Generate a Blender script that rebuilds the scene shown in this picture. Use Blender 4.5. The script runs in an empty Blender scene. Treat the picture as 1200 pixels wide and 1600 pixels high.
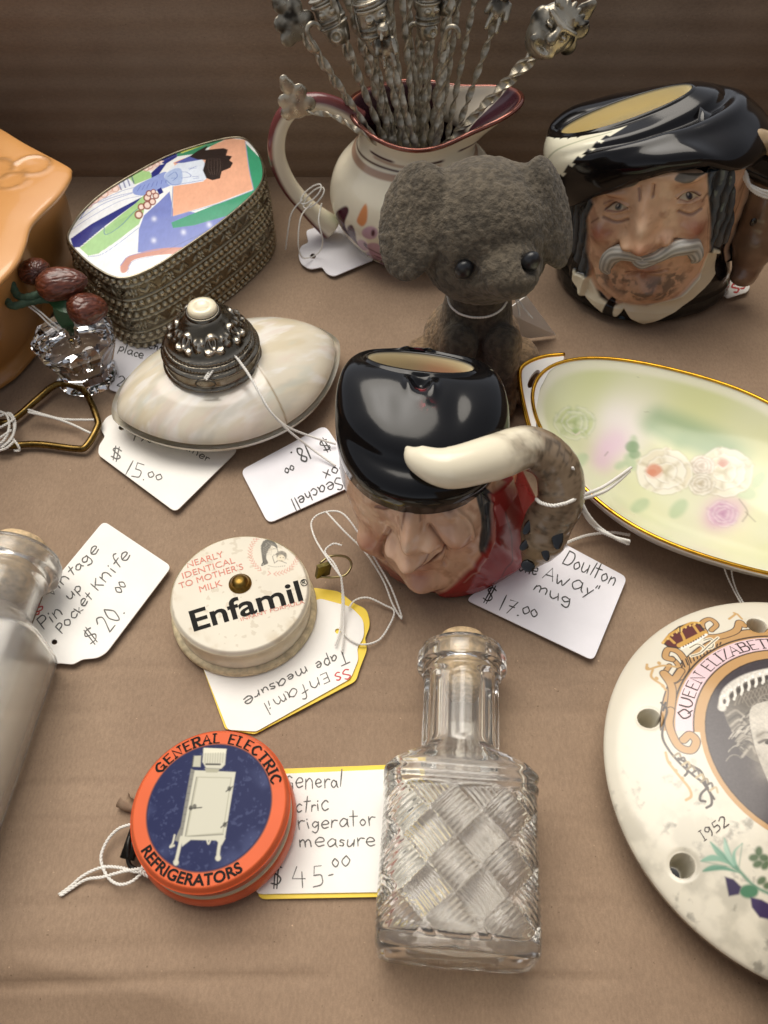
import bpy, math, random
import numpy as np
from math import radians, sin, cos, pi, atan2, sqrt
from mathutils.geometry import tessellate_polygon
from mathutils import Vector

SC = bpy.context.scene
COL = SC.collection
RNG = np.random.RandomState(7)
random.seed(7)
S = 0.01                                   # everything below is written in centimetres

# ------------------------------------------------------------------ camera
CAM_H, TILT, FPX = 20.5, radians(53.0), 1305.0
cd = bpy.data.cameras.new('camera')
cam = bpy.data.objects.new('camera', cd)
COL.objects.link(cam)
cam.location = (0, 0, CAM_H * S)
cam.rotation_euler = (pi / 2 - TILT, 0, 0)
cd.sensor_fit = 'VERTICAL'
cd.angle = 2 * math.atan(800 / FPX)
cd.clip_start = 0.005
cd.clip_end = 200.0
cd.dof.use_dof = True
cd.dof.focus_distance = 0.235
cd.dof.aperture_fstop = 20.0
SC.camera = cam

# ------------------------------------------------------------------ sky, sun, exposure
SUN_EL, SUN_AZ = 68.0, -24.0               # azimuth from +Y (behind the box) towards +X
W = bpy.data.worlds.new('World')
SC.world = W
W.use_nodes = True
wn = W.node_tree.nodes
wl = W.node_tree.links
wn.clear()
wo = wn.new('ShaderNodeOutputWorld')
wb = wn.new('ShaderNodeBackground')
sk = wn.new('ShaderNodeTexSky')
sk.sky_type = 'NISHITA'
sk.sun_disc = False
sk.sun_elevation = radians(SUN_EL)
sk.sun_rotation = radians(SUN_AZ)
sk.air_density = 0.6
sk.dust_density = 2.0
sk.ozone_density = 0.3
wb.inputs['Strength'].default_value = 0.10
hs = wn.new('ShaderNodeHueSaturation')       # an even, overcast white rather than blue
hs.inputs['Saturation'].default_value = 0.25
wl.new(sk.outputs[0], hs.inputs['Color'])
wl.new(hs.outputs[0], wb.inputs['Color'])
wl.new(wb.outputs[0], wo.inputs['Surface'])
sd = bpy.data.lights.new('sun', 'SUN')
sd.energy = 1.5
sd.angle = radians(48)
sd.color = (1.0, 0.92, 0.80)
sun = bpy.data.objects.new('sun', sd)
COL.objects.link(sun)
el, az = radians(SUN_EL), radians(SUN_AZ)
dsun = Vector((sin(az) * cos(el), cos(az) * cos(el), sin(el)))
sun.rotation_euler = dsun.to_track_quat('Z', 'Y').to_euler()
sun.location = (0, 0.3, 2)
SC.view_settings.view_transform = 'Standard'
SC.view_settings.look = 'None'
SC.view_settings.gamma = 1.0
SC.view_settings.use_curve_mapping = False
SC.view_settings.exposure = 0.72
SC.render.engine = 'CYCLES'
SC.cycles.max_bounces = 16
SC.cycles.transmission_bounces = 16
SC.cycles.transparent_max_bounces = 16
SC.cycles.sample_clamp_indirect = 6.0

# ------------------------------------------------------------------ pixels to centimetres
CT, ST = cos(TILT), sin(TILT)
def ray(u, v):
    dx, dy = (u - 600) / FPX, (v - 800) / FPX
    return np.array([dx, CT - dy * ST, -ST - dy * CT])
def P(u, v, z=0.0):
    d = ray(u, v)
    return np.array([0, 0, CAM_H]) + d * ((z - CAM_H) / d[2])
def PY(u, v, y):
    d = ray(u, v)
    return np.array([0, 0, CAM_H]) + d * (y / d[1])
def cyl(u, v, cx, cy, R):
    """where the sight line of a pixel meets an upright cylinder: arc length from its front, height"""
    d = ray(u, v)
    a = d[0]**2 + d[1]**2
    b = -2 * (d[0] * cx + d[1] * cy)
    c = cx * cx + cy * cy - R * R
    q = max(b * b - 4 * a * c, 0)
    t = (-b - sqrt(q)) / (2 * a)
    p = d * t
    return np.array([R * atan2(p[0] - cx, -(p[1] - cy)), CAM_H + p[2]])

# ------------------------------------------------------------------ colour and noise
def lin(h, k=1.0):
    if isinstance(h, str):
        h = h.lstrip('#')
        r = [int(h[i:i + 2], 16) / 255 for i in (0, 2, 4)]
        return np.array([((c + 0.055) / 1.055)**2.4 if c > 0.04045 else c / 12.92 for c in r]) * k
    return np.array(h, float) * k
def _h(ix, iy, iz):
    n = (ix * 374761393 + iy * 668265263 + iz * 2147483647 + 1013904223) & 0xffffffff
    n = ((n ^ (n >> 13)) * 1274126177) & 0xffffffff
    n = n ^ (n >> 16)
    return (n & 0xffff) / 65535.0
def vnoise(p, f=1.0):
    p = np.asarray(p, float) * f + 1000.0
    i = np.floor(p).astype(np.int64)
    w = p - i
    w = w * w * (3 - 2 * w)
    r = 0
    for dx in (0, 1):
        for dy in (0, 1):
            for dz in (0, 1):
                k = (w[:, 0] if dx else 1 - w[:, 0]) * (w[:, 1] if dy else 1 - w[:, 1]) * (w[:, 2] if dz else 1 - w[:, 2])
                r = r + k * _h(i[:, 0] + dx, i[:, 1] + dy, i[:, 2] + dz)
    return r
ROT3 = np.array([[.36, .48, -.8], [-.8, .6, 0], [.48, .64, .6]])
def fbm(p, f=1.0, o=4):
    r, a, t = 0, 1.0, 0
    p = np.asarray(p, float)
    for k in range(o):
        p = p @ ROT3
        r = r + a * vnoise(p + 17.3 * k, f * 2**k)
        t += a
        a *= 0.5
    return r / t
def sstep(a, b, x):
    t = np.clip((x - a) / (b - a), 0, 1)
    return t * t * (3 - 2 * t)

# ------------------------------------------------------------------ materials
def mat(name, color=(0.5, 0.5, 0.5), rough=0.5, metal=0.0, coat=0.0, attr=False, bump=0.0, bscale=8.0,
        vary=0.0, vscale=1.5, trans=0.0, ior=1.5, sss=0.0, film=0.0, sheen=0.0, rvary=0.0, bdist=0.02, detail=6.0, coatr=0.05, spec=0.5):
    m = bpy.data.materials.new(name)
    m.use_nodes = True
    nt = m.node_tree
    b = nt.nodes['Principled BSDF']
    I = b.inputs
    I['Base Color'].default_value = (*lin(color), 1)
    I['Roughness'].default_value = rough
    I['Metallic'].default_value = metal
    I['Coat Weight'].default_value = coat
    I['Coat Roughness'].default_value = coatr
    I['Transmission Weight'].default_value = trans
    I['IOR'].default_value = ior
    I['Specular IOR Level'].default_value = spec
    if sss:
        I['Subsurface Weight'].default_value = sss
        I['Subsurface Radius'].default_value = (0.004, 0.003, 0.002)
        I['Subsurface Scale'].default_value = 0.3
    if film:
        I['Thin Film Thickness'].default_value = film
    if sheen:
        I['Sheen Weight'].default_value = sheen
    tc = nt.nodes.new('ShaderNodeTexCoord')
    mp = nt.nodes.new('ShaderNodeMapping')
    mp.inputs['Scale'].default_value = (100, 100, 100)     # object space in centimetres
    nt.links.new(tc.outputs['Object'], mp.inputs[0])
    src = None
    if attr:
        a = nt.nodes.new('ShaderNodeAttribute')
        a.attribute_name = 'Col'
        src = a.outputs['Color']
    if vary:
        n = nt.nodes.new('ShaderNodeTexNoise')
        n.inputs['Scale'].default_value = vscale
        n.inputs['Detail'].default_value = detail
        nt.links.new(mp.outputs[0], n.inputs['Vector'])
        r = nt.nodes.new('ShaderNodeMapRange')
        r.inputs['From Min'].default_value = 0.3
        r.inputs['From Max'].default_value = 0.7
        r.inputs['To Min'].default_value = 1 - vary
        r.inputs['To Max'].default_value = 1 + vary
        nt.links.new(n.outputs['Fac'], r.inputs['Value'])
        mx = nt.nodes.new('ShaderNodeVectorMath')
        mx.operation = 'SCALE'
        if src is not None:
            nt.links.new(src, mx.inputs[0])
        else:
            mx.inputs[0].default_value = tuple(lin(color))
        nt.links.new(r.outputs[0], mx.inputs['Scale'])
        src = mx.outputs[0]
    if src is not None:
        nt.links.new(src, I['Base Color'])
    if rvary:
        n2 = nt.nodes.new('ShaderNodeTexNoise')
        n2.inputs['Scale'].default_value = vscale * 2.3
        n2.inputs['Detail'].default_value = 5
        nt.links.new(mp.outputs[0], n2.inputs['Vector'])
        r2 = nt.nodes.new('ShaderNodeMapRange')
        r2.inputs['From Min'].default_value = 0.3
        r2.inputs['From Max'].default_value = 0.7
        r2.inputs['To Min'].default_value = max(rough - rvary, 0.02)
        r2.inputs['To Max'].default_value = rough + rvary
        nt.links.new(n2.outputs['Fac'], r2.inputs['Value'])
        nt.links.new(r2.outputs[0], I['Roughness'])
    if bump:
        n3 = nt.nodes.new('ShaderNodeTexNoise')
        n3.inputs['Scale'].default_value = bscale
        n3.inputs['Detail'].default_value = 4
        nt.links.new(mp.outputs[0], n3.inputs['Vector'])
        bp = nt.nodes.new('ShaderNodeBump')
        bp.inputs['Strength'].default_value = bump
        bp.inputs['Distance'].default_value = bdist * S
        nt.links.new(n3.outputs['Fac'], bp.inputs['Height'])
        nt.links.new(bp.outputs[0], I['Normal'])
        m['bump'] = 1
    return m

# ------------------------------------------------------------------ mesh building (V in cm, F = list of index arrays)
def join(parts):
    V, F, C, n = [], [], [], 0
    for p in parts:
        v, f = np.asarray(p[0], float), p[1]
        V.append(v)
        F += [np.asarray(a) + n for a in f]
        if len(p) > 2:
            C.append(p[2])
        n += len(v)
    V = np.vstack(V)
    return (V, F, np.vstack(C)) if C else (V, F)
def link(name, V, F, m, base=(0, 0, 0), parent=None, col=None, smooth=True):
    me = bpy.data.meshes.new(name)
    V = (np.asarray(V, float) - np.asarray(base, float)) * S
    F = [np.asarray(f, np.int32) for f in F if len(f)]
    nl = sum(f.size for f in F)
    nf = sum(len(f) for f in F)
    me.vertices.add(len(V))
    me.vertices.foreach_set('co', V.astype(np.float32).ravel())
    me.loops.add(nl)
    me.loops.foreach_set('vertex_index', np.concatenate([f.ravel() for f in F]).astype(np.int32))
    me.polygons.add(nf)
    sizes = np.concatenate([np.full(len(f), f.shape[1]) for f in F])
    starts = np.concatenate([[0], np.cumsum(sizes)[:-1]]).astype(np.int32)
    me.polygons.foreach_set('loop_start', starts)
    me.update(calc_edges=True)
    me.validate()
    me.polygons.foreach_set('use_smooth', np.full(len(me.polygons), smooth))
    if col is not None:
        ca = me.color_attributes.new('Col', 'FLOAT_COLOR', 'POINT')
        c4 = np.ones((len(V), 4), np.float32)
        c4[:, :3] = np.clip(col, 0, 1)
        ca.data.foreach_set('color', c4.ravel())
    if m is not None:
        me.materials.append(m)
    o = bpy.data.objects.new(name, me)
    COL.objects.link(o)
    if parent is not None:
        o.parent = parent
    else:
        o.location = np.asarray(base, float) * S
    return o
class Thing:
    """an Empty at the thing's base; its parts are meshes under it"""
    def __init__(s, name, label, cat, base, group=None, kind=None):
        s.base = np.array([base[0], base[1], base[2] if len(base) > 2 else 0.0], float)
        s.o = bpy.data.objects.new(name, None)
        COL.objects.link(s.o)
        s.o.location = s.base * S
        s.o.empty_display_size = 0.01
        s.o['label'] = label
        s.o['category'] = cat
        if group:
            s.o['group'] = group
        if kind:
            s.o['kind'] = kind
    def part(s, name, VF, m, parent=None, smooth=True, col=None, label=None):
        if len(VF) > 2 and col is None:
            col = VF[2]
        o = link(name, VF[0], VF[1], m, s.base, parent or s.o, col, smooth)
        if label:
            o['label'] = label
        return o
def solo(name, label, cat, VF, m, group=None, smooth=True, col=None, base=None):
    b = np.mean(VF[0], axis=0) if base is None else np.array(base, float)
    if base is None:
        b[2] = VF[0][:, 2].min()
    if len(VF) > 2 and col is None:
        col = VF[2]
    o = link(name, VF[0], VF[1], m, b, None, col, smooth)
    o['label'] = label
    o['category'] = cat
    if group:
        o['group'] = group
    return o

def gridf(nu, nv, wrap_u=False, wrap_v=False):
    U = nu if wrap_u else nu - 1
    Vv = nv if wrap_v else nv - 1
    i, j = np.meshgrid(np.arange(U), np.arange(Vv), indexing='ij')
    i2, j2 = (i + 1) % nu, (j + 1) % nv
    return np.stack([i * nv + j, i2 * nv + j, i2 * nv + j2, i * nv + j2], -1).reshape(-1, 4)
def lathe(prof, n=64, c=(0, 0, 0), phase=0.0):
    """prof: (r, z) from bottom to top"""
    prof = np.asarray(prof, float)
    a = np.linspace(0, 2 * pi, n, endpoint=False) + phase
    V = np.stack([c[0] + np.outer(np.cos(a), prof[:, 0]), c[1] + np.outer(np.sin(a), prof[:, 0]),
                  c[2] + np.tile(prof[:, 1], (n, 1))], -1).reshape(-1, 3)
    return V, [gridf(n, len(prof), True)]
def catmull(pts, n=8, closed=False):
    p = np.asarray(pts, float)
    if len(p) < 3:
        t = np.linspace(0, 1, n + 1)[:, None]
        return p[0] * (1 - t) + p[-1] * t
    if closed:
        q = np.vstack([p[-1], p, p[0], p[1]])
    else:
        q = np.vstack([2 * p[0] - p[1], p, 2 * p[-1] - p[-2]])
    out = []
    t = np.linspace(0, 1, n, endpoint=False)[:, None]
    for i in range(1, len(q) - 2):
        a, b, c, d = q[i - 1], q[i], q[i + 1], q[i + 2]
        out.append(0.5 * ((2 * b) + (-a + c) * t + (2 * a - 5 * b + 4 * c - d) * t**2 + (-a + 3 * b - 3 * c + d) * t**3))
    if not closed:
        out.append(q[-2][None])
    return np.vstack(out)
def frames(path):
    p = np.asarray(path, float)
    t = np.gradient(p, axis=0)
    t /= np.linalg.norm(t, axis=1)[:, None] + 1e-12
    n = np.zeros_like(p)
    a = np.array([0, 0, 1.0]) if abs(t[0][2]) < 0.9 else np.array([1.0, 0, 0])
    n[0] = a - t[0] * a.dot(t[0])
    n[0] /= np.linalg.norm(n[0])
    for i in range(1, len(p)):
        v = n[i - 1] - t[i] * n[i - 1].dot(t[i])
        n[i] = v / (np.linalg.norm(v) + 1e-12)
    return p, t, n, np.cross(t, n)
def tube(path, r, n=12, caps=True, flat=1.0, twist=0.0, square=False):
    p, t, a, b = frames(path)
    m = len(p)
    r = np.broadcast_to(np.asarray(r, float), (m,))
    if square:
        ang = np.array([0.25, 0.75, 1.25, 1.75]) * pi
        n = 4
    else:
        ang = np.linspace(0, 2 * pi, n, endpoint=False)
    tw = np.asarray(twist) * np.concatenate([[0], np.cumsum(np.linalg.norm(np.diff(p, axis=0), axis=1))])
    x = np.cos(ang)[None] * np.ones((m, 1))
    y = np.sin(ang)[None] * flat * np.ones((m, 1))
    ct, st = np.cos(tw)[:, None], np.sin(tw)[:, None]
    X, Y = (x * ct - y * st) * r[:, None], (x * st + y * ct) * r[:, None]
    V = (p[:, None] + X[..., None] * a[:, None] + Y[..., None] * b[:, None]).reshape(-1, 3)
    F = [gridf(m, n, False, True)]
    if caps:
        V = np.vstack([V, p[0], p[-1]])
        k = np.arange(n)
        F.append(np.stack([np.full(n, m * n), (k + 1) % n, k], 1)[:, ::-1])
        F.append(np.stack([np.full(n, m * n + 1), (m - 1) * n + (k + 1) % n, (m - 1) * n + k], 1))
    return V, F
def strands(path, r, turns=6.0, n=7):
    """a two-ply twisted cord along a path"""
    d = np.concatenate([[0], np.cumsum(np.linalg.norm(np.diff(path, axis=0), axis=1))])
    L = d[-1]
    m = max(int(L / 0.025), 12)
    q = np.linspace(0, L, m)
    path = np.stack([np.interp(q, d, path[:, k]) for k in range(3)], 1)
    wob = (vnoise(path * 1.0, 9.0) - 0.5) * 0.012
    p, t, a, b = frames(path)
    out = []
    for ph in (0, pi):
        w = 2 * pi * turns * q + ph
        out.append(tube(p + (a * np.cos(w)[:, None] + b * np.sin(w)[:, None]) * r * 0.52 + wob[:, None] * a, r * 0.62, n))
    return join(out)
def ellipsoid(c, r, nu=32, nv=20, rot=None):
    th = np.linspace(0, 2 * pi, nu, endpoint=False)
    ph = np.linspace(-pi / 2, pi / 2, nv)
    T, H = np.meshgrid(th, ph, indexing='ij')
    V = np.stack([np.cos(T) * np.cos(H) * r[0], np.sin(T) * np.cos(H) * r[1], np.sin(H) * r[2]], -1).reshape(-1, 3)
    if rot is not None:
        V = V @ np.asarray(rot).T
    return V + np.asarray(c), [gridf(nu, nv, True)]
def rotm(ax, ay, az):
    cx_, sx = cos(ax), sin(ax); cy_, sy = cos(ay), sin(ay); cz, sz = cos(az), sin(az)
    X = np.array([[1, 0, 0], [0, cx_, -sx], [0, sx, cx_]])
    Y = np.array([[cy_, 0, sy], [0, 1, 0], [-sy, 0, cy_]])
    Z = np.array([[cz, -sz, 0], [sz, cz, 0], [0, 0, 1]])
    return Z @ Y @ X
def box(c, s, rot=None):
    x = np.array([[i, j, k] for i in (-.5, .5) for j in (-.5, .5) for k in (-.5, .5)]) * np.asarray(s)
    if rot is not None:
        x = x @ np.asarray(rot).T
    f = np.array([[0, 1, 3, 2], [4, 6, 7, 5], [0, 4, 5, 1], [2, 3, 7, 6], [0, 2, 6, 4], [1, 5, 7, 3]])
    return x + np.asarray(c), [f]
def round_poly(pts, r, n=5):
    """round the corners of a 2D polygon"""
    p = np.asarray(pts, float)
    out = []
    m = len(p)
    rr = np.broadcast_to(np.asarray(r, float), (m,))
    for i in range(m):
        a, b, c = p[i - 1], p[i], p[(i + 1) % m]
        if rr[i] <= 0:
            out.append(b[None])
            continue
        d1, d2 = (a - b), (c - b)
        l1, l2 = np.linalg.norm(d1), np.linalg.norm(d2)
        k = min(rr[i], l1 * 0.45, l2 * 0.45)
        s, e = b + d1 / l1 * k, b + d2 / l2 * k
        t = np.linspace(0, 1, n)[:, None]
        out.append((1 - t)**2 * s + 2 * t * (1 - t) * b + t**2 * e)
    return np.vstack(out)
def slab(outer, zf, thick, holes=(), mapf=None):
    """a sheet cut to an outline, with punched holes; outline in the plane that mapf (u, v, z) understands"""
    loops = [np.asarray(outer, float)] + [np.asarray(h, float) for h in holes]
    tri = np.array(tessellate_polygon([[Vector((q[0], q[1], 0)) for q in L] for L in loops]))
    flat = np.vstack(loops)
    mapf = mapf or (lambda u, v, z: np.array([u, v, z]))
    top = np.array([mapf(q[0], q[1], zf(q[0], q[1]) + thick) for q in flat])
    bot = top - np.array([0, 0, thick])
    a, b, c = top[tri[0][0]], top[tri[0][1]], top[tri[0][2]]
    if np.cross(b - a, c - a)[2] < 0:
        tri = tri[:, ::-1]
    N = len(flat)
    V = [top, bot]
    F = [tri, tri[:, ::-1] + N]
    off, k0 = 2 * N, 0
    for L in loops:
        n = len(L)
        k = np.arange(n)
        V += [top[k0:k0 + n], bot[k0:k0 + n]]
        F.append(np.stack([off + k, off + (k + 1) % n, off + n + (k + 1) % n, off + n + k], 1))
        off += 2 * n
        k0 += n
    return np.vstack(V), F
def circle2(c, r, n=20, ry=None):
    a = np.linspace(0, 2 * pi, n, endpoint=False)
    return np.stack([c[0] + r * np.cos(a), c[1] + (ry or r) * np.sin(a)], 1)

def hit(f, u, v, t0=12.0, t1=34.0):
    """first point of a distance field on a pixel's sight line"""
    d = ray(u, v); d = d / np.linalg.norm(d)
    o = np.array([0, 0, CAM_H]); t = t0
    for _ in range(160):
        s = float(f((o + d * t)[None])[0])
        if s < .004 or t > t1:
            break
        t += max(s, .004) * .7
    return o + d * t
# ------------------------------------------------------------------ smooth solids from distance fields
def sd_ell(p, c, r, R=None):
    q = p - np.asarray(c)
    if R is not None:
        q = q @ np.asarray(R)
    r = np.asarray(r, float)
    k0 = np.linalg.norm(q / r, axis=1)
    k1 = np.linalg.norm(q / (r * r), axis=1) + 1e-9
    return k0 * (k0 - 1) / k1
def sd_cap(p, a, b, ra, rb):
    a, b = np.asarray(a, float), np.asarray(b, float)
    ba = b - a
    h = np.clip(((p - a) @ ba) / ba.dot(ba), 0, 1)
    return np.linalg.norm(p - a - h[:, None] * ba, axis=1) - (ra + (rb - ra) * h)
def smin(a, b, k):
    h = np.clip(0.5 + 0.5 * (b - a) / k, 0, 1)
    return b * (1 - h) + a * h - k * h * (1 - h)
def isosurf(f, lo, hi, step):
    lo, hi = np.asarray(lo, float), np.asarray(hi, float)
    n = np.ceil((hi - lo) / step).astype(int) + 1
    ax = [lo[i] + np.arange(n[i]) * step for i in range(3)]
    G = np.stack(np.meshgrid(*ax, indexing='ij'), -1).reshape(-1, 3)
    D = np.concatenate([f(g) for g in np.array_split(G, max(1, len(G) // 200000))]).reshape(n)
    ins = D < 0
    acc = np.zeros((*(n - 1), 3)); cnt = np.zeros(n - 1)
    offs = [(i, j, k) for i in (0, 1) for j in (0, 1) for k in (0, 1)]
    sl = lambda o: tuple(slice(o[i], n[i] - 1 + o[i]) for i in range(3))
    for o in offs:
        for axn in range(3):
            if o[axn] == 0:
                o2 = list(o); o2[axn] = 1
                a, b = D[sl(o)], D[sl(o2)]
                cr = (a < 0) != (b < 0)
                t = np.where(cr, a / np.where(cr, a - b, 1), 0)
                q = np.zeros((*(n - 1), 3)); q[...] = o
                q[..., axn] = t
                acc += np.where(cr[..., None], q, 0)
                cnt += cr
    act = cnt > 0
    idx = -np.ones(n - 1, int)
    idx[act] = np.arange(act.sum())
    base = np.stack(np.meshgrid(*[np.arange(k) for k in n - 1], indexing='ij'), -1)[act]
    V = lo + (base + acc[act] / cnt[act][:, None]) * step
    F = []
    for axn in range(3):
        o1, o2 = [(1, 2), (2, 0), (0, 1)][axn]
        a = np.moveaxis(ins, axn, 0)
        s0 = [slice(1, n[i] - 1) for i in range(3)]
        s0[axn] = slice(0, n[axn] - 1)
        s1 = list(s0); s1[axn] = slice(1, n[axn])
        A, B = ins[tuple(s0)], ins[tuple(s1)]
        for flip, msk in ((False, A & ~B), (True, ~A & B)):
            ii = np.argwhere(msk)
            if not len(ii):
                continue
            c = ii.copy()
            for i in range(3):
                c[:, i] += s0[i].start
            e1 = np.zeros(3, int); e1[o1] = 1
            e2 = np.zeros(3, int); e2[o2] = 1
            q = [c - e1 - e2, c - e2, c, c - e1]
            q = np.stack([idx[x[:, 0], x[:, 1], x[:, 2]] for x in q], 1)
            F.append(q[:, ::-1] if flip else q)
    return V, F

# ------------------------------------------------------------------ painting colours onto vertices
class Canvas:
    """colours a surface in its own coordinates; shapes are given in the plane mapf leads to"""
    def __init__(s, XY, base, mapf, soft):
        s.p = np.asarray(XY, float)
        s.c = np.tile(lin(base), (len(s.p), 1)) if not isinstance(base, np.ndarray) or base.ndim == 1 else base.copy()
        s.f = mapf
        s.soft = soft
    def pts(s, q, smooth=False, closed=False):
        q = np.asarray(q, float)
        if smooth:
            q = catmull(q, 6, closed)
        return np.array([s.f(a, b)[:2] for a, b in q]) if s.f else q
    def _near(s, q, pad):
        lo, hi = q.min(0) - pad, q.max(0) + pad
        return np.where(((s.p >= lo) & (s.p <= hi)).all(1))[0]
    def mix(s, idx, w, color):
        s.c[idx] = s.c[idx] * (1 - w[:, None]) + lin(color) * w[:, None]
    def _seg(s, x, q, closed):
        d = np.full(len(x), 1e9)
        n = len(q)
        for i in range(n if closed else n - 1):
            a, b = q[i], q[(i + 1) % n]
            ba = b - a
            h = np.clip(((x - a) @ ba) / (ba.dot(ba) + 1e-12), 0, 1)
            d = np.minimum(d, np.linalg.norm(x - a - h[:, None] * ba, axis=1))
        return d
    def fill(s, q, color, soft=None, alpha=1.0, smooth=False):
        q = s.pts(q, smooth, True)
        sf = soft or s.soft
        i = s._near(q, sf)
        if not len(i):
            return
        x = s.p[i]
        ins = np.zeros(len(x), bool)
        n = len(q)
        for k in range(n):
            a, b = q[k], q[(k + 1) % n]
            c = (a[1] > x[:, 1]) != (b[1] > x[:, 1])
            xx = a[0] + (x[:, 1] - a[1]) * (b[0] - a[0]) / (b[1] - a[1] + 1e-12)
            ins ^= c & (x[:, 0] < xx)
        d = s._seg(x, q, True) * np.where(ins, -1, 1)
        s.mix(i, (1 - sstep(-sf, sf, d)) * alpha, color)
    def mask(s, q, soft, smooth=False):
        keep, s.c = s.c, np.zeros((len(s.p), 3))
        s.fill(q, (1, 1, 1), soft=soft, smooth=smooth)
        keep, s.c = s.c[:, 0], keep
        return keep
    def line(s, q, w, color, soft=None, alpha=1.0, smooth=True, closed=False):
        q = s.pts(q, smooth, closed)
        sf = soft or s.soft
        i = s._near(q, w + sf)
        if not len(i):
            return
        d = s._seg(s.p[i], q, closed)
        s.mix(i, (1 - sstep(w / 2 - sf, w / 2 + sf, d)) * alpha, color)
    def spot(s, u, v, r, color, alpha=1.0, ry=None):
        """a soft round patch, radius in the units of mapf's input"""
        c = s.pts([(u, v)])[0]
        e1 = s.pts([(u + r, v)])[0] - c
        e2 = s.pts([(u, v + (ry or r))])[0] - c
        M = np.linalg.inv(np.stack([e1, e2], 1))
        i = s._near(np.array([c - abs(e1) * 2 - abs(e2) * 2, c + abs(e1) * 2 + abs(e2) * 2]), 0)
        if not len(i):
            return
        q = (s.p[i] - c) @ M.T
        s.mix(i, np.exp(-(q**2).sum(1) * 1.4) * alpha, color)
    def ell(s, u, v, ru, rv, color, rot=0.0, **k):
        a = np.linspace(0, 2 * pi, 28, endpoint=False)
        x, y = ru * np.cos(a), rv * np.sin(a)
        s.fill(np.stack([u + x * cos(rot) - y * sin(rot), v + x * sin(rot) + y * cos(rot)], 1), color, **k)

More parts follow.
